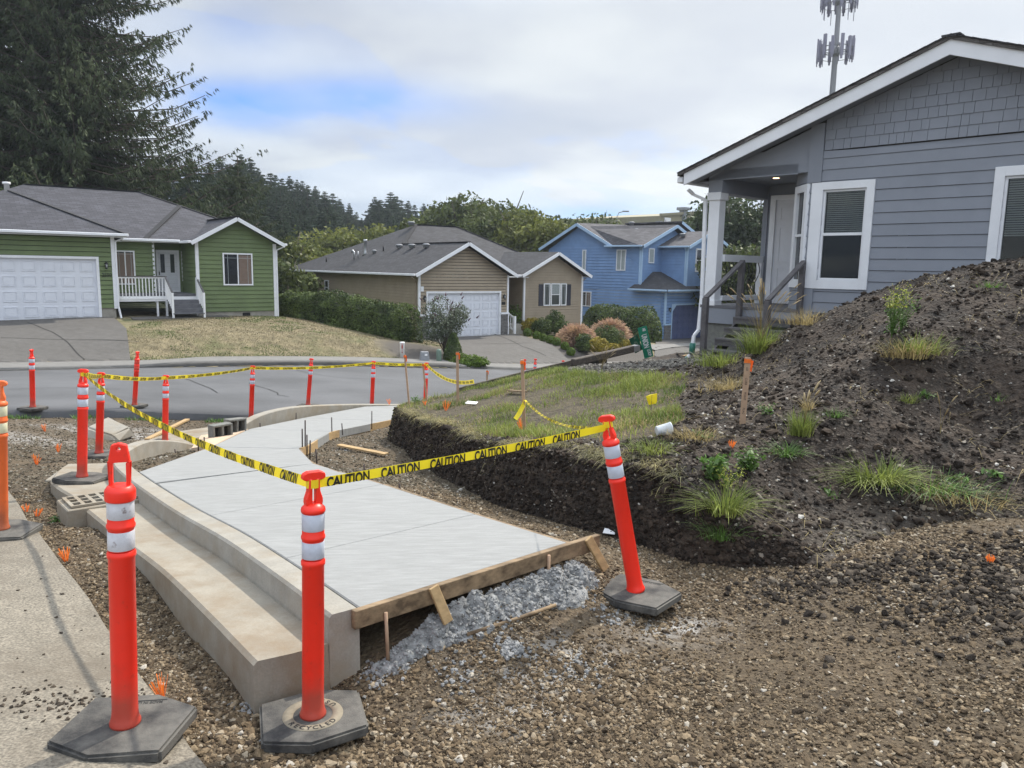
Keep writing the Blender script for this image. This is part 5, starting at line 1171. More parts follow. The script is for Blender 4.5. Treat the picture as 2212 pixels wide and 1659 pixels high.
mb = MB(); mb.tube([(1.9, 7.6, slope(1.9)), (1.9, 7.6, slope(1.9) + .3)], .04, 8); mb.tube([(.6, 13, slope(.6)), (.6, 13, slope(.6) + .3)], .04, 8); mb.build('vent_pipe', m['iron'], t)
t = empty('porch_rail', (0, 0, 0)); t.parent = th_
bars(t, 'posts', m['fence_white'], [(5.75, 5.87, 1.2, 1.32, -.1, 1.35), (5.95, 6.07, -.1, .02, -.25, .72)]); mb = MB(); mb.beam((5.8, 1.2, 1.2), (6.0, 0, .62), .05, .09); mb.beam((5.8, 1.2, .4), (6.0, 0, -.05), .05, .09)
for i in range(7): f = (i+.5)/7; mb.beam((5.8 + .2*f, 1.2*(1-f), 1.2 - .58*f), (5.8 + .2*f, 1.2*(1-f), .4 - .45*f), .04, .04, up=(0, 1, 0))
mb.build('rail', m['fence_white'], t); fbox(t, 'porch_block', m['found'], 5.7, 7.3, .3, 2.6, -.6, .2)

# ------------------------------------------------------------ blue house
bh = house('blue_house', (9.97, 50., -2.87), 47, 'blue two-storey house with navy garage door, half hidden by the porch column')
E_ = m['blue']; lt = m['bluelt']; R_ = m['roof3']
wall_side(bh, E_, [(0, -.3), (10.6, .2), (10.6, 3.2), (0, 3.2)], -.26, True, holes=[(6.3, 7.2, 1.9, 2.95)], ex=.2, z0=-.3)
wall_side(bh, E_, [(2.06, 3.15), (10.6, 3.15), (10.6, 5.9), (7.5, 7.55), (4.6, 6.05), (2.06, 6.05)], -.26, True, ex=.2, z0=3.1)
window(bh, 3.35, 4.15, 4.45, 5.85, 0, 'slider', left_side=-.26, gl='blindw'); window(bh, 6.9, 7.25, 4.45, 5.85, 0, 'plain', left_side=-.26, gl='blindw'); window(bh, 6.3, 7.25, 1.9, 2.95, 0, 'slider', left_side=-.26, gl='glass', blind=(1.95, 2.9, 6.36, 6.72)); window(bh, 3.7, 4.3, 1.3, 2.0, 0, 'plain', left_side=-.26, gl='glassd')
wall_front(bh, m['bluelt'] if False else E_, [(-.26, -.3), (6, -.3), (6, 3.2), (-.26, 3.2)], 0, holes=[(.52, 5.2, -.3, 2.3)], ex=.2)
garage_door(bh, .55, 5.1, .02, 2.27, 0, 5, 7, m['navy'], lt, clipc=.4); fbox(bh, 'garage_inner', m['darkgap'], 0, 5.8, .2, .4, 0, 2.8)
mb = MB()
z = -.3
while z < 1.0:
    x = -.28
    while x < .40: w_ = random.choice((.12, .2)); mb.box(x + .004, min(x + w_, .42) - .004, -.06 - random.uniform(0, .02), .01, z + .004, z + .09); x += w_
    z += .1
mb.build('stone_veneer', m['stone'], bh); bars(bh, 'stone_cap', lt, [(-.30, .44, -.1, .01, 1.0, 1.09)])
bars(bh, 'corner_board', lt, [(-.305, -.16, -.045, .05, 1.0, 3.15), (-.285, -.17, 2.015, 2.1, 3.5, 6.0), (-.30, -.28, 2.0, 2.12, 3.5, 6.0), (1.87, 1.98, -.045, .05, 3.5, 6.05), (1.85, 1.87, -.02, .1, 3.5, 6.0), (6.0, 6.12, -.03, .05, 3.5, 6.05)])
wall_front(bh, E_, [(-.26, 3.2), (2.2, 3.2), (5.5, 6.2), (2.9, 7.4), (-.26, 6.05)], 2.06, ex=.2, z0=3.1)
wall_side(bh, E_, [(0, 3.3), (2.06, 3.3), (2.06, 6.15), (0, 6.15)], 1.9, True, ex=.2, z0=3.1)
wall_front(bh, E_, [(1.9, 3.3), (6.1, 3.3), (6.1, 6.1), (4.1, 7.0), (1.9, 6.1)], 0, ex=.2, z0=3.1, name='bay_wall')
wall_side(bh, E_, [(0, 3.3), (6, 3.3), (6, 6.15), (0, 6.15)], 6.1, False, ex=.2, z0=3.1)
window(bh, .45, 1.05, 4.98, 5.95, 2.06, 'plain', gl='blindw'); window(bh, 2.85, 3.75, 4.45, 6.0, 0, 'hung', gl='glassd', fr=.09)
mb = MB()
roofplane(mb, [(-.66, 4.3, 6.15), (-.66, 7.55, 7.70), (7.0, 7.55, 7.9), (7, 4.3, 6.2), (5.4, 2.0, 6.6)][0:4])
roofplane(mb, [(-.66, 7.55, 7.70), (-.66, 11.2, 5.98), (8, 11.2, 5.98), (7, 7.55, 7.9)])
roofplane(mb, [(-.62, 1.65, 6.12), (3.0, 1.65, 7.60), (3.0, 7.0, 7.62), (.2, 7.0, 7.5), (-.62, 4.6, 6.12)]); roofplane(mb, [(3.0, 1.65, 7.60), (6.6, 1.65, 6.1), (6.6, 7.2, 6.1), (3.0, 7.0, 7.62)])
roofplane(mb, [(4.3, 2.6, 7.1), (4.6, 2.4, 7.95), (7.2, 2.4, 6.9), (7.2, 6, 6.9), (4.6, 7.5, 7.95)][1:])
roofplane(mb, [(1.5, -.42, 6.12), (4.1, -.42, 7.18), (4.1, 2.1, 7.18), (1.5, 2.1, 6.12)]); roofplane(mb, [(4.1, -.42, 7.18), (6.6, -.42, 6.12), (6.6, 6, 6.12), (4.1, 6, 7.18)])
mb.build('roof', R_, bh, uvroof=True)
mb = MB(); roofplane(mb, [(-.70, -.45, 3.30), (-.70, 2.7, 3.30), (1.0, 2.05, 4.42)]); roofplane(mb, [(-.70, -.45, 3.30), (1.0, 2.05, 4.42), (1.9, 2.02, 4.42), (1.9, -.02, 3.52), (7.0, -.02, 3.52), (7.0, -.45, 3.30)])
mb.build('lower_roof', dk, bh, uvroof=True)
fascia(bh, [((-.68, 4.25, 6.13), (-.68, 7.55, 7.69)), ((-.68, 7.55, 7.69), (-.68, 11.25, 5.96)), ((-.64, 1.62, 6.12), (3.0, 1.62, 7.59)), ((3.0, 1.62, 7.59), (5.0, 1.62, 6.78)), ((4.6, 2.38, 7.94), (7.2, 2.38, 6.89)), ((1.48, -.44, 6.11), (4.1, -.44, 7.17)), ((4.1, -.44, 7.17), (6.65, -.44, 6.11))], lt, hh=.2)
gutterpiece(bh, [((-.72, 1.7, 6.07), (-.72, 4.9, 6.07)), ((1.44, -.4, 6.07), (1.44, 2.0, 6.07)), ((-.76, -.4, 3.24), (-.76, 2.7, 3.24)), ((-.7, -.5, 3.24), (6.8, -.5, 3.24))], lt)
downspout(bh, [(-.68, 1.9, 6.0), (-.32, 2.15, 5.8), (-.32, 2.15, 3.6)], lt); downspout(bh, [(1.48, -.1, 6.0), (1.80, .06, 5.8), (1.80, .06, 3.6)], lt); downspout(bh, [(-.72, .2, 3.2), (-.33, .25, 3.0), (-.33, .25, 0)], m['blue'])
for x, y, z in ((1.6, 4.0, 7.15), (3.0, 5.6, 7.72), (3.0, 1.2, 6.82)): roofvent(bh, x, y, z + .05, .24)
lantern(bh, .15, 2.0, -.02)

# ------------------------------------------------------------ grey house
P0 = (4.85, 13.1, 0)
yh = empty('gray_house', P0, atan2(-.722, .692), 'gray manufactured house with white window trim and covered porch behind the mound', 'house')
E_ = m['gray']
HW = [(.95, 1.0)]
zA = 4.62; ap = 2.10
w1 = (.27, .97, 1.54, 2.99); w2 = (2.85, 4.6, 1.5, 3.03)
wall_front(yh, E_, [(0, .2), (6.2, .2), (6.2, 3.4), (0, 3.62)], 0, holes=[w1, w2], ex=.178, z0=.28, lap=.014)
wall_front(yh, E_, [(.23, 3.62), (5.4, 3.62), (ap, 4.74), (.23, 4.10)], 0, ex=.160, z0=3.62, shakes=True, seed=4, name='shingled_gable', lap=.014)
fbox(yh, 'gable_band', m['gray'], 4.5, 6.2, -.005, .01, 3.38, 3.62)
fbox(yh, 'gable_backing', m['graytrim'], .0, 6.1, .012, .03, 3.0, 3.6)
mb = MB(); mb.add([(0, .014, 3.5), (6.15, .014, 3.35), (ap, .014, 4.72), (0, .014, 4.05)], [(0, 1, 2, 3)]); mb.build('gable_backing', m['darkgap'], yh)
bars(yh, 'corner_board', m['graytrim'], [(-.01, .22, -.030, .06, .2, 1.39), (-.01, .22, -.030, .06, 3.12, 4.05)])
def bigwin(x0, x1, z0, z1, gx0, gx1, gz0, gz1, mid, name='window'):
    B = [(x0, gx0, -.035, .02, z0, z1), (gx1, x1, -.035, .02, z0, z1), (gx0, gx1, -.035, .02, gz1, z1), (gx0, gx1, -.035, .02, z0, gz0)]
    w = bars(yh, name, m['white'], B, .003)
    s = .035; S = frame_boxes(gx0, gx1, gz0, gz1, s, .0, .05) + ([(gx0 + s, gx1 - s, -.004, .05, mid - .022, mid + .022)] if mid else []) + ([] if mid else [((gx0+gx1)/2 - .03, (gx0+gx1)/2 + .03, 0, .05, gz0 + s, gz1 - s)])
    bars(w, 'sash', m['white'], S, .002)
    g = bars(w, 'pane', m['glass'] if False else glass_real, [(gx0 + s, gx1 - s, .028, .034, gz0 + s, gz1 - s)])
    L = []; z = gz1 - .03
    while z > ((mid + .03) if mid else gz0 + .7): L.append((gx0 + .04, gx1 - .04, .07, .075, z - .021, z)); z -= .032
    bars(w, 'blind', m['blindslat'], L)
    return w
def real_glass():
    g = bpy.data.materials.new('clear_glass'); g.use_nodes = True; t = g.node_tree; t.nodes.clear(); o = N(t, 'ShaderNodeOutputMaterial'); mx = N(t, 'ShaderNodeMixShader'); gl = N(t, 'ShaderNodeBsdfGlossy'); tr = N(t, 'ShaderNodeBsdfTransparent'); fr = N(t, 'ShaderNodeFresnel'); fr.inputs[0].default_value = 1.42
    gl.inputs['Roughness'].default_value = .02; tr.inputs[0].default_value = (.72, .76, .76, 1); t.links.new(fr.outputs[0], mx.inputs[0]); t.links.new(tr.outputs[0], mx.inputs[1]); t.links.new(gl.outputs[0], mx.inputs[2]); t.links.new(mx.outputs[0], o.inputs[0]); return g
glass_real = real_glass(); m['blindslat'] = mat('blind_slats', (.62, .58, .56), .6, .05)
bigwin(.075, 1.09, 1.40, 3.11, w1[0], w1[1], w1[2], w1[3], 2.28)
bigwin(2.72, 4.75, 1.36, 3.16, w2[0], w2[1], w2[2], w2[3], None)
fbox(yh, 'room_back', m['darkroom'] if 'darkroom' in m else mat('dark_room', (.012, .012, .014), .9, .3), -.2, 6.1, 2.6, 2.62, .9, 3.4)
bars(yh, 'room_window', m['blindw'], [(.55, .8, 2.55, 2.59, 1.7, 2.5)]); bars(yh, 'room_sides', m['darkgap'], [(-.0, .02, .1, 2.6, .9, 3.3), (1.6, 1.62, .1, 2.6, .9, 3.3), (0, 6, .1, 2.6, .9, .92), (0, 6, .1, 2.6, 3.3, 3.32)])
# angled facet with narrow window: from (0,0) to (-.40,.40)
fd = Vector((-.7071, .7071, 0)); fn_ = Vector((-.7071, -.7071, 0)); FL = .56
mb = MB(); siding(mb, (0, 0, 0), -fd, fn_, [(-FL, .95), (0, .95), (0, 4.0), (-FL, 4.0)], [(-.47, -.10, 1.54, 2.99)], .178, z0=.28, lap=.011); mb.build('angled_wall', E_, yh)
MF = Matrix(((.7071, .7071, 0, 0), (-.7071, .7071, 0, 0), (0, 0, 1, 0), (0, 0, 0, 1)))   # local x along -fd, y inward
mb = MB()
for b in [(-.56, -.45, -.03, .02, 1.40, 3.11), (-.10, .03, -.03, .02, 1.40, 3.11), (-.45, -.10, -.03, .02, 2.99, 3.11), (-.45, -.10, -.03, .02, 1.40, 1.54), (-.45, -.10, -.01, .03, 2.26, 2.30)]: mb.box(*b, M=MF)
w = mb.build('window', m['white'], yh); mb = MB(); mb.box(-.46, -.09, .02, .026, 1.5, 3.0, M=MF); mb.build('pane', m['glass'], w)
# porch: back wall, side return, ceiling, beams, column, deck
wall_front(yh, E_, [(-1.66, .95), (-.4, .95), (-.4, 3.4), (-1.66, 3.4)], 1.7, ex=.178, z0=.28, lap=.011)
wall_side(yh, E_, [(.4, .95), (1.7, .95), (1.7, 3.4), (.4, 3.4)], -.40, True, ex=.178, z0=.28, lap=.011)
d = empty('front_door', (0, 0, 0)); d.parent = yh
bars(d, 'door_frame', m['white'], [(-1.53, -1.42, 1.62, 1.72, 1.03, 3.12), (-1.42, -.5, 1.62, 1.72, 3.03, 3.12)], .004)
fbox(d, 'door_leaf', m['door'], -1.42, -.55, 1.66, 1.69, 1.05, 3.03)
B = []
for x0, x1 in ((-1.33, -1.03), (-.95, -.65)):
    for z0, z1 in ((1.16, 1.75), (1.85, 2.52), (2.64, 2.90)): B += frame_boxes(x0, x1, z0, z1, .022, 1.648, 1.661)
bars(d, 'door_panels', m['door'], B)
bars(yh, 'corner_board', m['graytrim'], [(-1.70, -1.60, 1.66, 1.78, .95, 3.2)])
wall_side(yh, E_, [(1.7, .2), (12, .2), (12, 3.2), (1.7, 3.2)], -1.66, True, ex=.178, z0=.28, lap=.011)
cz = lambda x: 3.30 + .345*(x + 2.15) - .16
mb = MB(); mb.poly([(-1.9, 0, 3.34), (-.2, 0, 3.40), (-.2, 1.75, 3.40), (-1.9, 1.75, 3.34)], .03); mb.build('porch_ceiling', m['graytrim'], yh)
o = fbox(yh, 'ceiling_light', m['fence_white'], -1.06, -.94, .72, .84, 3.34, 3.365)
em = bpy.data.materials.new('lit_lamp'); em.use_nodes = True; em.node_tree.nodes['Principled BSDF'].inputs['Emission Color'].default_value = (1, .62, .35, 1); em.node_tree.nodes['Principled BSDF'].inputs['Emission Strength'].default_value = 4
mb = MB(); mb.lathe([(.0, 3.335), (.055, 3.335), (.055, 3.34), (0, 3.34)], 18, Matrix.Translation((-1.0, .78, 0))); lens = mb.build('lit_lens', em, o)
bars(yh, 'porch_beam', m['graytrim'], [(-1.90, -1.62, .0, 1.75, 3.06, 3.34), (-1.62, 0, .02, .16, 3.30, 3.7), (-1.90, -.2, .0, .02, 3.28, 3.45)])
mb = MB(); mb.add([(-1.9, 0, 3.3), (.02, 0, 3.3), (.02, 0, 4.0), (-1.9, 0, 3.32)], [(0, 1, 2, 3)]); mb.add([(-1.9, .012, 3.3), (.02, .012, 3.3), (.02, .012, 4.0), (-1.9, .012, 3.32)], [(3, 2, 1, 0)]); mb.build('gable_infill', m['graytrim'], yh)
c_ = empty('porch_column', (0, 0, 0)); c_.parent = yh
fbox(c_, 'shaft', m['white'], -1.88, -1.66, .01, .22, 1.03, 3.05, .006); fbox(c_, 'capital', m['white'], -1.91, -1.63, -.02, .25, 2.93, 3.07, .006); fbox(c_, 'plinth', m['white'], -1.90, -1.64, -.01, .24, 1.02, 1.12, .006)
bars(yh, 'deck', m['deck'], [(-1.95, .0, .0, 1.7, .98, 1.03)] , .004); bars(yh, 'deck_fascia', m['graytrim'], [(-1.93, -.0, .012, .05, .70, .98), (-1.93, -1.89, .05, 1.7, .70, .98)])
bars(yh, 'skirting', m['cinder'], [(-1.90, .0, .07, .12, -.3, .70), (-1.90, -1.85, .12, 12, -.3, .75), (0, 6.2, .03, .06, -.3, .26)])
r_ = empty('porch_railing', (0, 0, 0)); r_.parent = yh
bars(r_, 'rail_boards', m['white'], [(-1.70, -1.62, .22, 1.66, 1.83, 1.96), (-1.70, -1.62, .22, 1.66, 1.11, 1.20), (-1.71, -1.61, 1.56, 1.66, 1.03, 1.84)], .004)
for i in range(10):
    y = .30 + i*.135; pts = [(-1.66 - .05*sin(2*pi*(k/12.))*1.0, y, 1.20 + .64*k/12.) for k in range(13)]; mb = MB(); mb.tube(pts, .0085, 6); mb.build('baluster', m['iron'], r_)
s_ = empty('porch_stairs', (0, 0, 0)); s_.parent = yh
for i in range(4):
    y1 = -.03 - .28*(i+0); z = .86 - .175*i; bars(s_, 'tread', m['rail'], [(-1.06, .02, y1 - .29, y1, z - .035, z), ], .003)
for i in range(3): y1 = -.03 - .28*(i+1); z = .86 - .175*i; bars(s_, 'riser', m['rail'], [(-1.06, .02, y1, y1 + .02, z - .12, z - .036)])
for x in (-1.10, .03):
    mb = MB(); mb.beam((x, -.02, .70), (x, -1.15, -.05), .04, .24); mb.build('stringer', m['rail'], s_)
    mb = MB(); mb.box(x - .045, x + .045, -1.20, -1.11, -.3, 1.20); mb.build('newel_post', m['rail'], s_, .004); mb = MB(); mb.box(x - .045, x + .045, -.10, -.01, .6, 1.80); mb.build('newel_post', m['rail'], s_, .004)
    mb = MB(); mb.beam((x, -.02, 1.84), (x, -1.17, 1.20), .09, .045); mb.build('hand_rail', m['rail'], s_, .004)
# roof
ov = -.40
mb = MB(); RZ = lambda x: 4.95 - .352*(ap - x) if x < ap else 4.95 - .352*(x - ap)
roofplane(mb, [(-2.30, ov - .03, RZ(-2.30)), (ap, ov - .03, RZ(ap)), (ap, 14, RZ(ap)), (-2.30, 14, RZ(-2.30))], .05); roofplane(mb, [(ap, ov - .03, RZ(ap)), (6.6, ov - .03, RZ(6.6)), (6.6, 14, RZ(6.6)), (ap, 14, RZ(ap))], .05)
mb.build('roof', roofmat('brown_gray_roof', (.12, .11, .105)), yh, uvroof=True)
mb = MB(); x = -2.3     # shingle courses seen as small steps along the rake
while x < ap: mb.box(x, x + .15, ov - .05, ov + .1, RZ(x + .15) - .03, RZ(x + .15) + .002, ) if False else mb.beam((x, ov + .02, RZ(x) + .006), (x + .17, ov + .02, RZ(x + .17) + .012), .14, .014); x += .14
x = ap
while x < 6.5: mb.beam((x, ov + .02, RZ(x) + .012), (x + .17, ov + .02, RZ(x + .17) + .006), .14, .014); x += .14
mb.build('shingle_edge', m['roof3'], yh)
mb = MB(); mb.beam((ap, ov - .03, 4.955), (ap, 14, 4.955), .24, .02); mb.build('ridge_cap', m['roof3'], yh)
def slab2(x0, z0, x1, z1, y0, y1, hh): return [(x0, y0, z0), (x1, y0, z1), (x1, y0, z1 - hh), (x0, y0, z0 - hh), (x0, y1, z0), (x1, y1, z1), (x1, y1, z1 - hh), (x0, y1, z0 - hh)]
mb = MB()
for x0, x1 in ((-2.18, ap), (ap, 6.6)): mb.add(slab2(x0, RZ(x0) - .05, x1, RZ(x1) - .05, ov, ov + .03, .205), [(0, 3, 2, 1), (4, 5, 6, 7), (0, 1, 5, 4), (2, 3, 7, 6), (0, 4, 7, 3), (1, 2, 6, 5)])
mb.build('rake_board', m['white'], yh, .003)
mb = MB()
for x0, x1 in ((-2.18, ap), (ap, 6.6)): mb.add(slab2(x0, RZ(x0) - .17, x1, RZ(x1) - .17, ov + .03, .0, .02), [(0, 3, 2, 1), (4, 5, 6, 7), (0, 1, 5, 4), (2, 3, 7, 6), (0, 4, 7, 3), (1, 2, 6, 5)])
mb.add(slab2(-2.18, RZ(-2.18) - .17, -1.9, RZ(-2.18) - .17, 0, 13, .02), [(0, 3, 2, 1), (4, 5, 6, 7), (0, 1, 5, 4), (2, 3, 7, 6), (0, 4, 7, 3), (1, 2, 6, 5)])
mb.build('soffit', m['graytrim'], yh)
gutterpiece(yh, [((-2.28, ov + .02, RZ(-2.3) - .11), (-2.28, 13.5, RZ(-2.3) - .11))])
mb = MB()
def tubebox(pts, w):
    b = MB()
    for a, c in zip(pts[:-1], pts[1:]): b.beam(a, c, w, w*.75)
    return b
b = tubebox([(-2.26, -.12, 3.14), (-2.2, -.02, 3.05), (-1.99, .06, 2.95), (-1.95, .05, 1.2), (-1.97, .03, .55), (-2.02, -.04, .44), (-2.03, -.05, .24)], .07); ds = b.build('downspout', m['white'], yh, .008)
b = MB(); b.tube([(-2.03, -.05, .30), (-2.035, -.06, .10)], .055, 12); b.tube([(-2.06, -.11, .02), (-2.17, -.30, -.20)], .055, 12); b.build('drain_pipe', m['pipegreen'], ds)
b = MB(); b.tube([(-2.035, -.06, .12), (-2.045, -.075, .05), (-2.07, -.13, .0)], .062, 12); b.build('pipe_elbow', m['fence_white'], ds)

# ================================================================== FAR STRUCTURES
# cell tower
T0 = aty(1795, 240, 90); T0.z = -6; t = empty('cell_tower', T0, 0, 'tall steel cell tower with two rings of antenna panels rising behind the grey roof', 'cell tower')
mb = MB(); mb.tube([(0, 0, 0), (0, 0, 24), (0, 0, 33), (0, 0, 42)], [.55, .34, .28, .2], 14); mb.build('mast', m['tower'], t)
def ring(zc, R, h, n, seed):
    r = random.Random(seed); mb = MB()
    mb.lathe([(.3, zc - .9), (.5, zc - .5), (.5, zc + .1), (.3, zc + .2)], 12)
    for i in range(3):
        a = i*2*pi/3 + .3; mb.beam((0, 0, zc), (R*cos(a), R*sin(a), zc), .1, .1); mb.beam((0, 0, zc - .8), (R*cos(a), R*sin(a), zc - .3), .07, .07)
    for i in range(18): a = i*2*pi/18; b = (i+1)*2*pi/18; mb.beam((R*cos(a), R*sin(a), zc), (R*cos(b), R*sin(b), zc), .08, .08); mb.beam((R*cos(a), R*sin(a), zc - .9), (R*cos(b), R*sin(b), zc - .9), .05, .05)
    mb.build('antenna_mount', m['tower'], t)
    for i in range(n):
        a = i*2*pi/n + r.uniform(-.06, .06); mb = MB(); M_ = Matrix.Translation((R*1.07*cos(a), R*1.07*sin(a), zc + r.uniform(-.2, .2))) @ Matrix.Rotation(a, 4, 'Z'); hh = h*r.uniform(.75, 1.05)
        mb.box(-.08, .08, -.17, .17, -hh/2, hh/2, M_); mb.box(-.05, .05, -.1, .1, -hh/2 - .35, -hh/2, M_); mb.box(-.3, -.22, -.03, .03, -hh/2 - .3, hh/2, M_); mb.build('antenna_panel', m['antenna'], t)
ring(32.3, 1.75, 2.5, 12, 1); ring(37.7, 1.75, 2.4, 14, 2)
mb = MB()
for i in range(12): a = i*.55; mb.beam((1.7*cos(a), 1.7*sin(a), 36.8), (1.7*cos(a), 1.7*sin(a), 35.2 + .4*(i % 3)), .06, .06)
mb.build('whip_antenna', m['antenna'], t)
# warehouse on the hill with its sign
Wa, Wb = aty(1427, 520, 110), aty(1560, 500, 122)
t = empty('warehouse', (Wa.x, Wa.y, 0), atan2(Wb.y - Wa.y, Wb.x - Wa.x), 'tan metal building on the hill with a white sign, behind the blue house', 'building')
L = (Wb - Wa).length
mb = MB(); mb.prism([(0, 0), (L, 0), (L, 20), (0, 20)], -6, 9.2); b0 = len(mb.v)
mb.v = [(x, y, z + (.10*x if z > 0 else 0)) for x, y, z in mb.v]; mb.build('wall', m['farwall'], t)
mb = MB(); mb.beam((-.5, -.1, 9.3), (L, -.1, 9.3 + .10*L), .3, .35); mb.build('roof_edge', m['farwall'], t)
mb = MB(); mb.box(-.9, -.2, -.4, .4, -6, 8.4); mb.box(5.2, 6.0, -.3, .5, 8, 10.6); mb.box(4.9, 6.3, -.6, .8, 10.3, 10.7); mb.build('corner_duct', m['utilgray'], t)
s = fbox(t, 'sign_board', m['fence_white'], .6, 2.1, -.15, -.05, 7.55, 9.0); 
mb = MB(); mb.prism([(.72, 0), (.80, 0), (.95, .45), (.88, .5), (.80, .9), (.74, .9)], 0, .03, Matrix(((1, 0, 0, 0), (0, 0, -1, -.16), (0, 1, 0, 7.8), (0, 0, 0, 1)))); mb.box(.95, 2.0, -.17, -.155, 8.05, 8.3); mb.box(.95, 2.0, -.17, -.155, 7.8, 7.88); mb.build('sign_marks', mat('faded_sign_print', (.36, .28, .36), .6, .1), s)
# street light far away
Lp = aty(1332, 480, 100); Lp.z = -5; t = empty('street_lamp', Lp, 0, 'thin distant street light above the blue house roof', 'street light')
mb = MB(); mb.tube([(0, 0, 0), (0, 0, 13.2), (.25, 0, 13.8), (1.0, 0, 14.0)], .07, 6); mb.build('pole', m['tower'], t); mb = MB(); mb.box(.7, 1.5, -.15, .15, 13.9, 14.05); mb.build('lamp_head', m['tower'], t)

# ================================================================== VEGETATION
def leaves(C, Nrm, size, r, aspect=.6, jitter=.8, tri=False):
    """a leaf quad per point; returns V, F"""
    n = len(C); d = Nrm + r.normal(0, jitter, (n, 3)); d /= np.linalg.norm(d, axis=1)[:, None] + 1e-9
    a = np.cross(d, r.normal(0, 1, (n, 3))); a /= np.linalg.norm(a, axis=1)[:, None] + 1e-9; b = np.cross(d, a)
    s = (size*r.uniform(.6, 1.3, n))[:, None]; a = a*s; b = b*s*aspect
    V = np.stack([C - a*.5, C + b*.5 + a*.1, C + a*.6, C - b*.5 + a*.1], 1).reshape(-1, 3)
    return V, np.arange(n*4).reshape(-1, 4)
def blob(center, rad, n, r, shell=.35, lump=.25):
    """points filling a lumpy ellipsoid towards its skin"""
    d = r.normal(0, 1, (n, 3)); d /= np.linalg.norm(d, axis=1)[:, None]
    ph = r.uniform(0, 6, 6); l = 1 + lump*(np.sin(d[:, 0]*5 + ph[0])*np.sin(d[:, 1]*6 + ph[1]) + .6*np.sin(d[:, 2]*9 + ph[2])*np.sin(d[:, 0]*8 + ph[3]))
    q = (1 - shell*r.random(n)**1.5)*l
    return np.array(center) + d*q[:, None]*np.array(rad), d
def cat_(L):
    V, F, o = [], [], 0
    for v, f in L: V.append(v); F.append(f + o); o += len(v)
    return np.concatenate(V), np.concatenate(F)
def crownmesh(name, blobs, size, mt, parent, seed, aspect=.6, jitter=.9):
    r = np.random.default_rng(seed); L = []
    for c, rad, n in blobs: C, Nn = blob(c, rad, n, r); L.append(leaves(C, Nn, np.full(n, size), r, aspect, jitter))
    V, F = cat_(L); return np_mesh(name, V, F, mt, parent)
def trunkmesh(parent, h, r0, limbs, seed, mt=None, lean=(0, 0)):
    rr = random.Random(seed); mb = MB(); pts = [(lean[0]*k/5 + rr.uniform(-.02, .02)*h*.3, lean[1]*k/5, h*k/5) for k in range(6)]; mb.tube(pts, [r0*(1 - .14*k) for k in range(6)], 8)
    for i in range(limbs):
        z = h*rr.uniform(.35, .95); a = rr.uniform(0, 2*pi); l = h*rr.uniform(.35, .6); b = (lean[0]*z/h, lean[1]*z/h, z); mb.tube([b, (b[0] + cos(a)*l*.4, b[1] + sin(a)*l*.4, z + l*.35), (b[0] + cos(a)*l*.7, b[1] + sin(a)*l*.7, z + l*.9)], [r0*.4, r0*.25, r0*.1], 6)
    return mb.build('trunk', mt or m['bark'], parent)
def decid(p, H, R, label, mt, leafn=5000, size=.35, seed=0, group=None, cat='tree', nb=9, trunk=.5, flat=.75):
    t = empty('broadleaf_tree', p, 0, label, cat, group); rr = random.Random(seed); B = []
    zc = H*(trunk*.5 + .5)
    for i in range(nb):
        a = rr.uniform(0, 2*pi); q = sqrt(rr.random())*R*.68; z = H*trunk + (H*(1-trunk))*rr.uniform(.12, .80); s = R*rr.uniform(.30, .52)
        B.append(((cos(a)*q, sin(a)*q, z), (s, s, s*flat), int(leafn/nb)))
    B.append(((0, 0, H*.80), (R*.45, R*.45, H*.18), int(leafn/nb)))
    crownmesh('crown', B, size, mt, t, seed); trunkmesh(t, H*.75, R*.05 + .08, 7, seed); return t
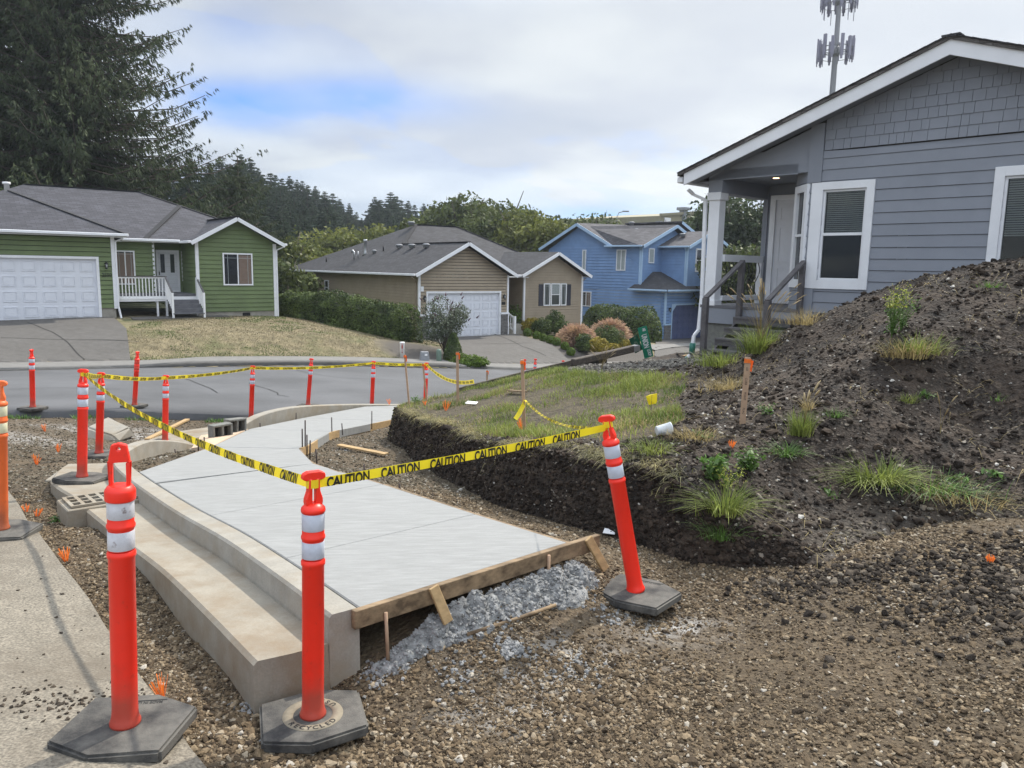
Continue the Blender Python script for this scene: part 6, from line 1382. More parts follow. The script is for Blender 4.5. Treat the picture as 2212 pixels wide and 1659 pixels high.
def conifer_mesh(H, R, whorls, per, card, seed, droop=.25, irregular=.25, sprays=7, tipup=.1, skip=.0, cards=3, hang=(.15, .75), taper=.72, thin=.16, base=.06):
    """needle sprays as many small drooping cards along branches"""
    r = np.random.default_rng(seed); tb = MB(); lean = r.uniform(-.02, .02, 2)*H; Ps, As, Ss = [], [], []
    tb.tube([(lean[0]*k/5, lean[1]*k/5, H*k/5*.985) for k in range(6)], [R*.055*(1 - .19*k) + .02 for k in range(6)], 7)
    for w in range(whorls):
        f = (w + r.random())/whorls; z = H*(base + (.99-base)*f); L = R*((1-f)**taper)*(1 + r.uniform(-irregular, irregular)) + .006*H
        for b in range(per):
            if r.random() < skip: continue
            a = r.uniform(0, 2*pi); l = L*r.uniform(.6, 1.12); n = max(3, int(sprays*l/R) + 2); y = lambda t: z - droop*l*(t - t*t*.45) + tipup*l*t**3; cl = lean*f
            if l > R*.3: tb.tube([(cl[0] + cos(a)*l*t, cl[1] + sin(a)*l*t, y(t)) for t in (0, .4, .7, .92)], [R*.008, R*.005, R*.0035, R*.002], 3, cap=False)
            t = (np.arange(n) + .3 + .7*r.random(n))/n; t = np.minimum(t, 1); s = card*(.45 + .7*(1-t)*min(1, l/R) + .35*r.random(n))*(min(1, .30 + 1.6*l/R)); sw = r.normal(0, .10, n)*l*(1-t*.6)*t
            Ps.append(np.c_[cl[0] + cos(a)*l*t - sin(a)*sw, cl[1] + sin(a)*l*t + cos(a)*sw, y(t)]); As.append(np.full(n, a)); Ss.append(s)
    P = np.repeat(np.concatenate(Ps), cards, 0); A = np.repeat(np.concatenate(As), cards); S = np.repeat(np.concatenate(Ss), cards); n = len(P)
    da = A + r.normal(0, .85, n); o = np.c_[np.cos(da), np.sin(da), -r.uniform(hang[0], hang[1], n)]; o /= np.linalg.norm(o, axis=1)[:, None]
    up = np.cross(o, r.normal(0, 1, (n, 3))); up *= thin/(np.linalg.norm(up, axis=1)[:, None] + 1e-6); P = P + r.normal(0, 1, (n, 3))*(.16*S)[:, None]; S = S[:, None]
    V = np.stack([P, P + o*S*.45 + up*S, P + o*S*1.15, P + o*S*.45 - up*S], 1).reshape(-1, 3)
    return V, np.arange(n*4).reshape(-1, 4), tb
def conifer(p, variant, sc, rz, label, group):
    proto = CON[variant]
    if not proto.get('used'): o = proto['root']; proto['used'] = True
    else: o = copy_tree(proto['root'])
    o.location = p; o.rotation_euler = (0, 0, rz); o.scale = (sc[0], sc[0], sc[1]); return tag(o, label, 'tree', group)
CON = []
for i, (H, R, wh, per, card, dr, irr) in enumerate(((18, 4.6, 70, 11, .70, .30, .35), (18, 5.4, 62, 12, .76, .22, .45), (18, 4.2, 74, 11, .66, .36, .30), (18, 5.0, 62, 11, .74, .2, .55))):
    V, F, tb = conifer_mesh(H, R, wh, per, card, 40 + i, dr, irr, 12, .12, .10, 4, (-.1, .8), .76, .26); root = empty('conifer', (0, 0, 0)); np_mesh('crown', V, F, m['fir'], root); tb.build('trunk', m['bark'], root); CON.append({'root': root})
# forest silhouettes: (u, v of the tip, distance)
FG = 'conifers of the wooded hillside'
rr = random.Random(5)
front = [(478, 336, 118), (500, 352, 112), (520, 330, 122), (541, 341, 124), (560, 362, 120), (580, 372, 128), (598, 376, 134), (611, 384, 130), (623, 379, 140), (643, 387, 142), (655, 390, 140), (668, 398, 146), (681, 401, 148), (698, 412, 150), (715, 416, 156), (733, 428, 158), (754, 437, 164), (772, 457, 170),
    (800, 440, 150), (812, 423, 146), (826, 430, 150), (841, 413, 144), (852, 422, 150), (863, 431, 152), (883, 433, 160), (899, 441, 166), (915, 439, 172), (928, 445, 176), (940, 443, 180), (957, 447, 185),
    (470, 372, 100), (497, 385, 98), (530, 380, 100), (556, 398, 104), (583, 410, 104), (607, 420, 108), (632, 425, 112), (655, 432, 112), (700, 446, 100), (676, 440, 116), (724, 455, 124), (748, 462, 130), (782, 470, 135), (820, 455, 130), (845, 450, 134), (870, 455, 140), (900, 458, 150),
    (490, 420, 88), (520, 432, 86), (548, 440, 88), (576, 446, 90), (604, 455, 92), (636, 462, 94), (664, 470, 96), (735, 478, 104), (760, 480, 112), (797, 476, 118), (450, 350, 92), (425, 345, 86), (400, 340, 84), (440, 400, 76), (462, 430, 74), (380, 350, 90), (350, 345, 92), (320, 340, 90), (290, 345, 92), (250, 340, 95), (200, 345, 92), (150, 340, 95), (100, 345, 92), (50, 340, 92), (10, 345, 90), (-30, 345, 90)]
fill = [(u + rr.uniform(-9, 9), v + rr.uniform(6, 34), y - rr.uniform(2, 14)) for (u, v, y) in front for _k2 in range(2) if u > 440]
for i, (u, v, y) in enumerate(front + fill):
    tip = aty(u, v, y); gz = float(f_hill(tip.x, tip.y)) if y > 72 else -2; gz = min(gz, tip.z - 10); H = min(tip.z - gz, 24); z0 = tip.z - H; vi = rr.randrange(4); wd3 = H/18*rr.uniform(.85, 1.25)
    if (u, v) == (700, 446): wd3 = 1.35
    conifer((tip.x, tip.y, z0), vi, (wd3, H/17.9), rr.uniform(0, 6), 'dark conifer of the wooded hillside behind the green and tan houses', FG)
# the great spruce behind the green house
def bigspruce(p, H, R, seed, label, wh=44, per=8, card=.62, mt=None):
    V, F, tb = conifer_mesh(H, R, wh, per, card, seed, .30, .34, 46, .30, .12, 6, (.2, 2.4), .62, .13, .02); t = empty('spruce_tree', p, 0, label, 'tree'); np_mesh('crown', V, F, mt or m['spruce'], t); tb.build('trunk', m['bark'], t); return t
bigspruce((-27.5, 50, -1.5), 33, 10.6, 3, 'huge spruce with drooping branches towering behind the green house', 96, 12, .46)
bigspruce((-37, 56, -1.5), 34, 9.0, 8, 'second tall dark spruce at the upper left behind the garage roof', 74, 9, .55, m['fir'])
bigspruce((-33, 47, -1.5), 26, 6.5, 12, 'narrower spruce left of the huge spruce, behind the garage roof', 64, 9, .46)
bigspruce((-20.5, 58, -2), 11.5, 4.6, 21, 'lower bright green spruce under the right side of the huge spruce', 44, 9, .32, m['spruce'])
# brush and broadleaf trees
for i, (u, v, y, R, H, mt_, n, lab) in enumerate((
    (625, 512, 60, 3.2, 5.5, 'leafy', 5200, 'yellow green bushy tree just right of the green house gable'),
    (612, 560, 46, 2.2, 4.6, 'leaf', 4200, 'bright green bush low beside the right wall of the green house'),
    (668, 524, 66, 3.6, 5.5, 'leafy', 5200, 'yellow green thicket above the left end of the tan roof'),
    (640, 590, 50, 2.0, 3.4, 'leafy', 3000, 'low green brush over the left end of the hedge'),
    (720, 508, 80, 4.5, 6.5, 'leafy', 5200, 'light green thicket behind the middle of the tan roof slope'),
    (775, 500, 84, 4.8, 6.5, 'leafy', 5200, 'broad light green thicket left of the tan roof ridge'),
    (830, 506, 86, 4.4, 6.0, 'leafy', 4500, 'low light green thicket touching the tan ridge'),
    (945, 440, 84, 4.2, 10.5, 'leaf', 6000, 'round green alder at the left of the alder group behind the tan ridge'),
    (1005, 412, 82, 4.8, 12, 'leaf', 8200, 'tallest green alder behind the tan ridge'),
    (1085, 430, 78, 4.6, 11, 'leaf', 7600, 'airy alder with sky gaps right of the tallest alder'),
    (1140, 456, 74, 3.8, 9, 'leafy', 6000, 'yellowish alder between the tan ridge and the blue gable'),
    (1180, 470, 68, 3.4, 8, 'leafy', 5000, 'thin yellowish tree just left of the blue gable'),
    (1235, 462, 90, 4.0, 11, 'leaf', 3600, 'sparse tree top above the left slope of the blue roof'),
    (1290, 456, 94, 4.2, 11.5, 'leaf', 3600, 'sparse tree top above the middle of the blue roof'),
    (1590, 428, 62, 5.6, 12, 'leafd', 11000, 'dark round oak seen through the porch opening'),
    (1655, 440, 66, 5.2, 12, 'leafd', 8000, 'second dark oak behind the porch back wall'),
    (1535, 470, 72, 3.6, 9, 'leafd', 5200, 'dark oak branch mass in front of the warehouse wall'),
    (1600, 522, 50, 2.6, 5.5, 'leaf', 5200, 'bright green small tree above the porch railing'),
    (1560, 545, 54, 2.3, 4.6, 'leafy', 3600, 'light bush between the porch column and the bright small tree'))):
    tip = aty(u, v, y); decid((tip.x, tip.y, tip.z - H), H, R, lab, m[mt_], n, .16 + y*.0034, 100 + i, 'broadleaf trees behind the houses', nb=12, trunk=.22 if H < 7 else .35)
# a lower pale roof seen through the porch rail
rf = aty(1550, 606, 52); t = empty('neighbour_house', (rf.x, rf.y, rf.z - 3.7), radians(-8), 'pale grey roof and green wall of a house seen through the porch railing', 'house')
fbox(t, 'wall', m['farwall'], .5, 8, .6, 6, -.5, 2.2); mb = MB(); mb.poly([(-.2, -.2, 2.1), (9, -.2, 2.1), (6, 3.4, 3.7), (.6, 3.4, 3.7)], .12); mb.poly([(-.2, -.2, 2.1), (.6, 3.4, 3.7), (-.2, 7, 2.1)], .12); mb.build('roof', roofmat('pale_roof', (.24, .22, .20)), t, uvroof=True)
# hedges
def hedge(name, path, w, h, n, size, label, mt, seed, zf):
    r = np.random.default_rng(seed); P = np.array(path, float); s = np.r_[0, np.cumsum(np.hypot(*np.diff(P[:, :2], axis=0).T))]
    q = r.uniform(0, s[-1], n); cx = np.interp(q, s, P[:, 0]); cy = np.interp(q, s, P[:, 1]); hh = np.interp(q, s, P[:, 2]); T = np.c_[np.interp(q + .1, s, P[:, 0]) - np.interp(q - .1, s, P[:, 0]), np.interp(q + .1, s, P[:, 1]) - np.interp(q - .1, s, P[:, 1])]; T /= np.linalg.norm(T, axis=1)[:, None] + 1e-9
    a = r.uniform(-.35, pi + .35, n); rad = 1 - .16*r.random(n)**2; lump = 1 + .05*np.sin(q*2.1)*np.sin(a*3 + q) + .05*np.sin(q*5.3 + a*4)
    ex = np.sign(np.cos(a))*np.abs(np.cos(a))**.5*w/2*rad*lump; ez = np.clip(np.abs(np.sin(a))**.5*np.sign(np.sin(a)), -.2, 1)*hh*rad*lump
    ends = np.minimum(q, s[-1] - q); ends = np.clip(ends/(w*.3), .0, 1)**.5; ex *= .3 + .7*ends; ez *= .35 + .65*ends
    x = cx - T[:, 1]*ex; y = cy + T[:, 0]*ex; z = zf(cx, cy) + np.maximum(ez, 0) + r.uniform(0, .08, n)*(a > .4)
    # low part of the faces
    k = r.random(n) < .45; z = np.where(k, zf(cx, cy) + r.random(n)*np.maximum(ez, .3*hh), z)
    Nn = np.c_[-T[:, 1]*np.cos(a), T[:, 0]*np.cos(a), np.abs(np.sin(a))]
    L = [leaves(np.c_[x, y, z], Nn, np.full(n, size), r, .45, .7)]
    V, F = cat_(L); root = empty('hedge', (0, 0, 0), 0, label, 'hedge'); np_mesh('foliage', V, F, mt, root)
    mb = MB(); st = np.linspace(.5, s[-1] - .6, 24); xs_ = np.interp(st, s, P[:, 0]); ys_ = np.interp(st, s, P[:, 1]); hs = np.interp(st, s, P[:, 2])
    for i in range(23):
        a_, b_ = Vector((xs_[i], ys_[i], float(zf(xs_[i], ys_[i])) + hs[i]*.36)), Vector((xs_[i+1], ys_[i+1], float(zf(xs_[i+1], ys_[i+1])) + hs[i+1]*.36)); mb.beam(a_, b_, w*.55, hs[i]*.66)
    mb.build('branches', mat('hedge_inner_shade', (.012, .016, .008), .95, .3), root); return root  # solid near-black core, shade inside the hedge put into its colour
hl, hr = aty(607, 660, 38.5), aty(898, 742, 34.6)
hedge('hedge', [(hl.x - .3, hl.y + .3, 1.05), ((hl.x*.6 + hr.x*.4), hl.y*.55 + hr.y*.45, 1.5), (hr.x - .4, hr.y + .3, 1.55), (hr.x, hr.y, 1.35)], 1.7, 1.4, 40000, .11, 'long dark green hedge sloping down between the dry lawn and the tan house', m['hedge'], 5, lambda x, y: f_land(x, y) - .02)
a_, b_ = aty(1262, 745, 48), aty(1425, 750, 46.5)
hedge('hedge', [(a_.x, a_.y + .5, 1.85), (b_.x, b_.y, 2.0)], 2.2, 1.9, 15000, .14, 'dark clipped hedge in front of the blue house', m['hedge'], 6, lambda x, y: f_land(x, y) - .02)
def shrub(p, rad, n, size, mt, label, group=None, seed=0, name='shrub', core=None, aspect=.5, parts=3):
    r = np.random.default_rng(seed); L = []; rr2 = random.Random(seed)
    C, Nn = blob((0, 0, rad[2]*.8), rad, n, r, .25, .08 if parts == 0 else .2); L.append(leaves(C, Nn, np.full(n, size), r, aspect, .6))
    for i in range(parts): a = rr2.uniform(0, 6.3); C, Nn = blob((cos(a)*rad[0]*.6, sin(a)*rad[1]*.6, rad[2]*rr2.uniform(.5, .9)), [x*.55 for x in rad], n//3, r, .4, .2); L.append(leaves(C, Nn, np.full(n//3, size), r, aspect, .7))
    V, F = cat_(L); V[:, 2] = np.maximum(V[:, 2], -.05); o = np_mesh(name, V, F, mt); o.location = p
    return tag(o, label, 'shrub', group)
LZ = lambda x, y: float(f_land(x, y))
bx = []
for i, (u, v, y, r_b) in enumerate(((1139, 738, 42.3, .25), (1159, 745, 41.2, .235), (1173, 752, 40.3, .22), (1188, 756, 39.6, .235), (1201, 759, 39.0, .235), (1220, 762, 38.4, .215), (1233, 765, 37.8, .225))):
    q = aty(u, v, y); o = shrub((q.x, q.y, LZ(q.x, q.y)), (r_b, r_b, r_b*.98), 1500, .06, m['box'], ['first and highest', 'second', 'third', 'fourth', 'fifth', 'sixth', 'last and lowest'][i] + ' clipped boxwood ball in the row beside the tan house driveway', 'clipped boxwood balls along the driveway', 60 + i, 'boxwood_ball', parts=0)
def plume(p, R, H, n, seed, label):
    r = np.random.default_rng(seed); d = r.normal(0, 1, (n, 3)); d[:, 2] = np.abs(d[:, 2]) + .02; d /= np.linalg.norm(d, axis=1)[:, None]; C = d*np.array([R, R, H])*(1 - .18*r.random(n)[:, None]**2)*r.uniform(.85, 1.08, n)[:, None]
    down = np.c_[d[:, :2]*.9, -.35 - r.random(n)*.5 + d[:, 2]*.9]; down /= np.linalg.norm(down, axis=1)[:, None]; side = np.cross(down, r.normal(0, 1, (n, 3))); side /= np.linalg.norm(side, axis=1)[:, None]; l = r.uniform(.18, .42, n)[:, None]
    V = np.stack([C - side*.010, C + side*.010, C + down*l + side*.02, C + down*l - side*.02], 1).reshape(-1, 3); V[:, 2] = np.maximum(V[:, 2], 0)
    o = np_mesh('feather_shrub', V, np.arange(n*4).reshape(-1, 4), m['heather']); o.location = p; tag(o, label, 'shrub', 'pink feathery shrubs')
    return o
q = aty(1244, 752, 40.0); plume(q, .90, .98, 9000, 1, 'rounder nearer pink feathery shrub beside the boxwood row')
q = aty(1317, 742, 43.5); plume(q, .98, 1.12, 9000, 2, 'farther pink feathery shrub with golden centre in front of the blue house hedge')
for i, (u, v, y, rad, mt_, lab) in enumerate(((1118, 706, 45, (.95, .8, .75), 'box', 'leafy green shrub by the white porch rail of the tan house'), (1150, 716, 43.5, (.6, .5, .42), 'gold', 'small golden shrub under the shuttered window'), (1172, 722, 43, (.55, .5, .5), 'hedge', 'dark green shrub under the middle of the shuttered window'), (1198, 716, 43.6, (.5, .5, .65), 'hedge', 'pointed dark shrub right of the shuttered window'), (1215, 728, 42.5, (.5, .5, .5), 'hedge', 'dark low shrub near the corner of the tan house'),
    (1310, 748, 41, (.85, .7, .62), 'hedge', 'dark green shrub between the two pink shrubs'), (1262, 756, 38.6, (.45, .45, .45), 'hedge', 'dark small conifer in front of the nearer pink shrub'), (1290, 758, 38.4, (.5, .4, .36), 'gold', 'low golden green shrub right of the nearer pink shrub'), (1338, 752, 41.5, (.38, .3, .28), 'gold', 'first small golden mound by the dark hedge'), (1352, 752, 41.8, (.35, .3, .26), 'gold', 'second small golden mound by the dark hedge'), (1325, 757, 40, (.35, .3, .2), 'gold', 'flat orange golden plant nearest the fallen sign'))):
    q = aty(u, v, y); shrub(q, rad, 2200, .10, m[mt_], lab, None, 80 + i)
# shrubs at the near end of the tan driveway
q = aty(962, 762, 33.5); q.z = LZ(q.x, q.y); t = empty('butterfly_bush', q, 0, 'loose grey green bush with purple flower spikes in front of the white garage door', 'bush')
B = [((random.uniform(-.8, .8), random.uniform(-.5, .5), random.uniform(.9, 2.3)), (.45, .45, .42), 380) for _ in range(17)]; crownmesh('foliage', B, .11, m['lilac'], t, 9, .35)
mb = MB(); rr3 = random.Random(9)
for i in range(16): a = rr3.uniform(0, 6.3); l = rr3.uniform(.5, 1.3); mb.tube([(0, 0, 0), (cos(a)*l*.4, sin(a)*l*.3, 1.0), (cos(a)*l, sin(a)*l*.7, rr3.uniform(1.8, 2.5))], [.025, .018, .008], 5)
mb.build('stems', m['bark'], t)
mb = MB()
for i in range(34): a = rr3.uniform(0, 6.3); l = rr3.uniform(.5, 1.35); z = rr3.uniform(1.5, 2.6); x, y = cos(a)*l, sin(a)*l*.7; mb.tube([(x, y, z), (x + cos(a)*.12, y + sin(a)*.1, z + .12)], [.035, .012], 5)
mb.build('flower_spikes', mat('purple_spikes', (.09, .045, .06), .8, .3), t)
q = aty(979, 779, 32.3); q.z = LZ(q.x, q.y); r = np.random.default_rng(3); n = 5200; z = r.random(n)**1.3*1.32; a = r.uniform(0, 2*pi, n); rad = .52*(1 - (z/1.38))**.65*np.where(z < .35, .75 + .7*z, 1)*(1 - .1*r.random(n)); C = np.c_[np.cos(a)*rad, np.sin(a)*rad, z]; V, F = leaves(C, np.c_[np.cos(a), np.sin(a), .3 + 0*a], np.full(n, .08), r, .5, .5); o = np_mesh('cone_shrub', V, F, m['hedge']); o.location = q; tag(o, 'dense cone shaped evergreen at the driveway corner of the tan house', 'shrub')
q = aty(1012, 782, 31.8); q.z = LZ(q.x, q.y); shrub(q, (.75, .5, .30), 3200, .08, m['box'], 'low spreading green shrub at the kerb end of the tan driveway', None, 91)
# utility boxes
q = aty(869, 762, 31.5); q.z = LZ(q.x, q.y); t = empty('utility_marker', q, 0, 'white round utility marker post with red print on the dry lawn', 'utility marker'); mb = MB(); mb.lathe([(.10, -.1), (.10, .60), (.105, .61), (.105, .64), (.09, .66), (0, .665)], 18); mb.build('body', m['fence_white'], t)
mb = MB(); mb.box(-.02, .045, -.112, -.100, .40, .54); mb.box(.006, .018, -.112, -.1, .24, .40); mb.box(-.02, .045, -.112, -.1, .225, .245); mb.box(-.03, .055, -.112, -.1, .57, .60); mb.build('red_print', m['markred'], t)
q = aty(917, 770, 31.3); q.z = LZ(q.x, q.y); t = empty('utility_pedestal', q, .3, 'grey square utility pedestal in the bark bed', 'utility box'); mb = MB(); mb.add([(-.19, -.17, .1), (.19, -.17, .1), (.19, .17, .1), (-.19, .17, .1), (-.15, -.13, .50), (.15, -.13, .50), (.15, .13, .50), (-.15, .13, .50)], [(3, 2, 1, 0), (4, 5, 6, 7), (0, 1, 5, 4), (1, 2, 6, 5), (2, 3, 7, 6), (3, 0, 4, 7)]); mb.build('cover', m['utilgray'], t, .015); fbox(t, 'plinth', m['utilgray'], -.24, .24, -.21, .21, -.05, .10, .01); fbox(t, 'label_plate', m['fence_white'], -.02, .09, -.162, -.150, .34, .42)
q = aty(948, 775, 31.6); q.z = LZ(q.x, q.y); t = empty('utility_pedestal', q, 0, 'slim grey green rounded utility pedestal in the bark bed', 'utility box'); mb = MB(); mb.lathe([(.09, -.1), (.105, .1), (.11, .5), (.10, .58), (.07, .62), (0, .63)], 16); mb.build('cover', m['utilgreen'], t)
mb = MB(); mb.lathe([(.12, -.05), (.12, .06), (.10, .07)], 16); mb.build('foot', m['utilgreen'], t)

# ================================================================== LOOSE GROUND MATERIAL
def stonemat(name, stops, rough=.9):
    g = bpy.data.materials.new(name); g.use_nodes = True; t = g.node_tree; b = t.nodes['Principled BSDF']; oi = N(t, 'ShaderNodeObjectInfo'); c = ramp(t, oi.outputs['Random'], stops)
    no = N(t, 'ShaderNodeTexNoise'); tc = N(t, 'ShaderNodeTexCoord'); t.links.new(tc.outputs['Object'], no.inputs['Vector']); no.inputs['Scale'].default_value = 2.5; c = mixc(t, 1.0, c, ramp(t, no.outputs[0], [(.3, .75), (.7, 1.25)]), 'MULTIPLY')
    t.links.new(c, b.inputs['Base Color']); b.inputs['Roughness'].default_value = rough; b.inputs['Specular IOR Level'].default_value = .3; return g
def scatter(name, P, S, mt, seed=0, flat=(1., .75, .5), kind='stuff'):
    """points with a size each; one stuff object whose geometry nodes set a stone on every point"""
    me = bpy.data.meshes.new(name); me.vertices.add(len(P)); me.vertices.foreach_set('co', np.asarray(P, np.float32).ravel()); at = me.attributes.new('size', 'FLOAT', 'POINT'); at.data.foreach_set('value', np.asarray(S, np.float32)); me.update()
    o = bpy.data.objects.new(name, me); ROOT.link(o); o['kind'] = kind
    ng = bpy.data.node_groups.new('stones', 'GeometryNodeTree'); ng.interface.new_socket('Geometry', in_out='INPUT', socket_type='NodeSocketGeometry'); ng.interface.new_socket('Geometry', in_out='OUTPUT', socket_type='NodeSocketGeometry')
    gi_ = ng.nodes.new('NodeGroupInput'); go = ng.nodes.new('NodeGroupOutput'); ico = ng.nodes.new('GeometryNodeMeshIcoSphere'); ico.inputs['Subdivisions'].default_value = 2; ico.inputs['Radius'].default_value = .5
    sp = ng.nodes.new('GeometryNodeSetPosition'); nz = ng.nodes.new('ShaderNodeTexNoise'); nz.inputs['Scale'].default_value = 1.6; nz.inputs['Detail'].default_value = 1; vm = ng.nodes.new('ShaderNodeVectorMath'); vm.operation = 'SUBTRACT'; vm.inputs[1].default_value = (.5, .5, .5); vs = ng.nodes.new('ShaderNodeVectorMath'); vs.operation = 'SCALE'; vs.inputs['Scale'].default_value = .9
    L = ng.links.new; L(ico.outputs[0], sp.inputs[0]); L(nz.outputs['Color'], vm.inputs[0]); L(vm.outputs[0], vs.inputs[0]); L(vs.outputs[0], sp.inputs['Offset'])
    ss = ng.nodes.new('GeometryNodeSetShadeSmooth'); ss.inputs['Shade Smooth'].default_value = False; L(sp.outputs[0], ss.inputs[0])
    sm = ng.nodes.new('GeometryNodeSetMaterial'); sm.inputs['Material'].default_value = mt; L(ss.outputs[0], sm.inputs[0])
    iop = ng.nodes.new('GeometryNodeInstanceOnPoints'); L(gi_.outputs[0], iop.inputs['Points']); L(sm.outputs[0], iop.inputs['Instance'])
    rv = ng.nodes.new('FunctionNodeRandomValue'); rv.data_type = 'FLOAT_VECTOR'; rv.inputs[0].default_value = (-.6, -.6, 0); rv.inputs[1].default_value = (.6, .6, 6.283); rv.inputs['Seed'].default_value = seed; L(rv.outputs[0], iop.inputs['Rotation'])
    rs = ng.nodes.new('FunctionNodeRandomValue'); rs.data_type = 'FLOAT_VECTOR'; rs.inputs[0].default_value = tuple(.7*f for f in flat); rs.inputs[1].default_value = tuple(1.35*f for f in flat); rs.inputs['Seed'].default_value = seed + 5
    na = ng.nodes.new('GeometryNodeInputNamedAttribute'); na.data_type = 'FLOAT'; na.inputs['Name'].default_value = 'size'; sc = ng.nodes.new('ShaderNodeVectorMath'); sc.operation = 'SCALE'; L(rs.outputs[0], sc.inputs[0]); L(na.outputs[0], sc.inputs['Scale']); L(sc.outputs[0], iop.inputs['Scale'])
    L(iop.outputs[0], go.inputs[0]); md = o.modifiers.new('stones', 'NODES'); md.node_group = ng; o.data.materials.append(mt); return o
def near_samples(n, r, ymin, ymax, xmin=-16, xmax=9, power=1.6):
    """points on the ground plan, denser towards the camera"""
    y = ymin + (ymax - ymin)*r.random(n)**power; half = .74*y + .6; x = r.uniform(-1, 1, n)*half; k = (x > xmin) & (x < xmax); return x[k], y[k]
SLABPOLY = [p[:2] for p in SL[:5]] + [p[:2] for p in SL[5:]] + [p[:2] for p in SR[::-1]]
CURBPOLY = [tuple(p[:2]) for p in cp] + [(-4.5, 10.9), (-4.5, 9.3), (-3.85, 7.4), (-3.03, 6.69), (-2.13, 5.39), (-1.25, 4.22), (-.71, 3.48)]
wn = wid; Tg = np.gradient(gp[:, :2], axis=0); Tg /= np.linalg.norm(Tg, axis=1)[:, None]; GO = [(gp[i, 0] - Tg[i, 1]*(wn[i] + .01), gp[i, 1] + Tg[i, 0]*(wn[i] + .01)) for i in range(gi)]
GUTPOLY = [tuple(p[:2]) for p in gp] + GO[::-1]
APR = [(-4.72, 10.9), (-4.17, 9.85), (-3.7, 9.3), (-4.2, 11.95), (-4.5, 13.2), (-5.15, 14.25), (-5.98, 13.1), (-5.95, 11.35)]
TIPTRI = [(-3.66, 7.35), (-3.03, 6.69), (-3.7, 9.26)]
ROADPOLY = NEAR + [(25, 50), (-30, 30)]
def free(x, y):
    ok = ~inpoly(x, y, CURBPOLY) & ~inpoly(x, y, SLABPOLY) & ~inpoly(x, y, GUTPOLY) & ~inpoly(x, y, APR) & ~inpoly(x, y, OLD) & ~inpoly(x, y, ROADPOLY) & ~inpoly(x, y, TIPTRI) & ~inpoly(x, y, [p[:2] for p in K2] + [(-1, 18), (-3.3, 16)])
    return ok & (f_up(x, y) < f_low(x, y))
r = np.random.default_rng(77)
GS = stonemat('gravel_stones', [(0, (.034, .024, .015)), (.3, (.085, .060, .035)), (.6, (.150, .108, .064)), (.85, (.23, .175, .110)), (.97, (.31, .26, .19)), (1, (.40, .37, .32))])
x, y = near_samples(400000, r, 1.75, 7.5, power=1.3); k = free(x, y); x, y = x[k], y[k]; d_ = np.hypot(x, y)
kf = r.random(len(x)) < np.clip(.72 + 1.5*fbm(x, y, .55, 4, 72), .25, 1); x, y = x[kf], y[kf]; S = r.lognormal(-4.48, .46, len(x)); S = np.clip(S*(1 + .5*fbm(x, y, .6, 3, 71)), .005, .045)
scatter('gravel', np.c_[x, y, f_low(x, y) + S*.12], S, GS, 1)
x, y = near_samples(60000, r, 7.2, 16.5, power=1.1); k = free(x, y); x, y = x[k], y[k]; S = np.clip(r.lognormal(-3.85, .35, len(x)), .010, .05)
DP = lambda X, Y: np.maximum(np.exp(-(((X - 2.75)/.55)**2 + ((Y - 3.9)/.45)**2)), .8*np.exp(-(((X - 2.0)/.5)**2 + ((Y - 4.35)/.18)**2)))
GS2 = stonemat('gravel_stones_grey', [(0, (.035, .028, .019)), (.3, (.075, .060, .038)), (.6, (.12, .10, .068)), (.9, (.20, .175, .13)), (1, (.36, .34, .30))])
scatter('gravel', np.c_[x, y, f_low(x, y) + S*.1], S, GS2, 2)
x = r.uniform(1.3, 3.6, 60000); y = r.uniform(3.0, 4.9, 60000); k = free(x, y) & (r.random(len(x)) < DP(x, y)**.8*.26); x, y = x[k], y[k]; S = np.clip(r.lognormal(-4.0, .5, len(x)), .007, .05)
scatter('soil_clods', np.c_[x, y, f_low(x, y) + S*.2], S, stonemat('soil_crumbs', [(0, (.014, .011, .009)), (.6, (.036, .028, .021)), (.9, (.10, .08, .06)), (1, (.2, .17, .13))], .97), 14, (1, .8, .6))
# larger stones strewn in the foreground
x, y = near_samples(450, r, 1.8, 5.5); k = free(x, y); x, y = x[k], y[k]; S = r.uniform(.022, .038, len(x)); scatter('gravel', np.c_[x, y, f_low(x, y) + S*.1], S, GS, 3)
# clods and stones of the mound and the bank
SO = stonemat('soil_clods', [(0, (.012, .0085, .0065)), (.6, (.030, .0215, .0155)), (1, (.064, .047, .034))], .97)
MS = stonemat('mound_stones', [(0, (.06, .048, .038)), (.5, (.14, .115, .09)), (.85, (.24, .21, .17)), (1, (.48, .46, .42))])
x = r.uniform(-2.3, 9, 190000); y = r.uniform(2.0, 14, 190000)
d1, w1_ = up_parts(x, y); keep = (d1 > .02) & (r.random(len(x)) < np.clip(5.5/y, .2, 1)**1.5) & (yardf(x, y) < .3)
x, y, d1, w1_ = x[keep], y[keep], d1[keep], w1_[keep]; face = d1 < w1_
S = np.clip(r.lognormal(-3.95, .6, len(x)), .008, .11); z = f_up(x, y)
k = (r.random(len(x)) < .40)
scatter('soil_clods', np.c_[x, y, z + S*.05][k], S[k], SO, 4, (1, .85, .7))
k2 = ~k & (~(face & (x < 1.7)) | (r.random(len(x)) < .22)) & (r.random(len(x)) < np.where((x > 4.0) & (y > 5.5), .32, .6)); S2 = np.clip(r.lognormal(-4.15, .5, len(x)), .006, .05)
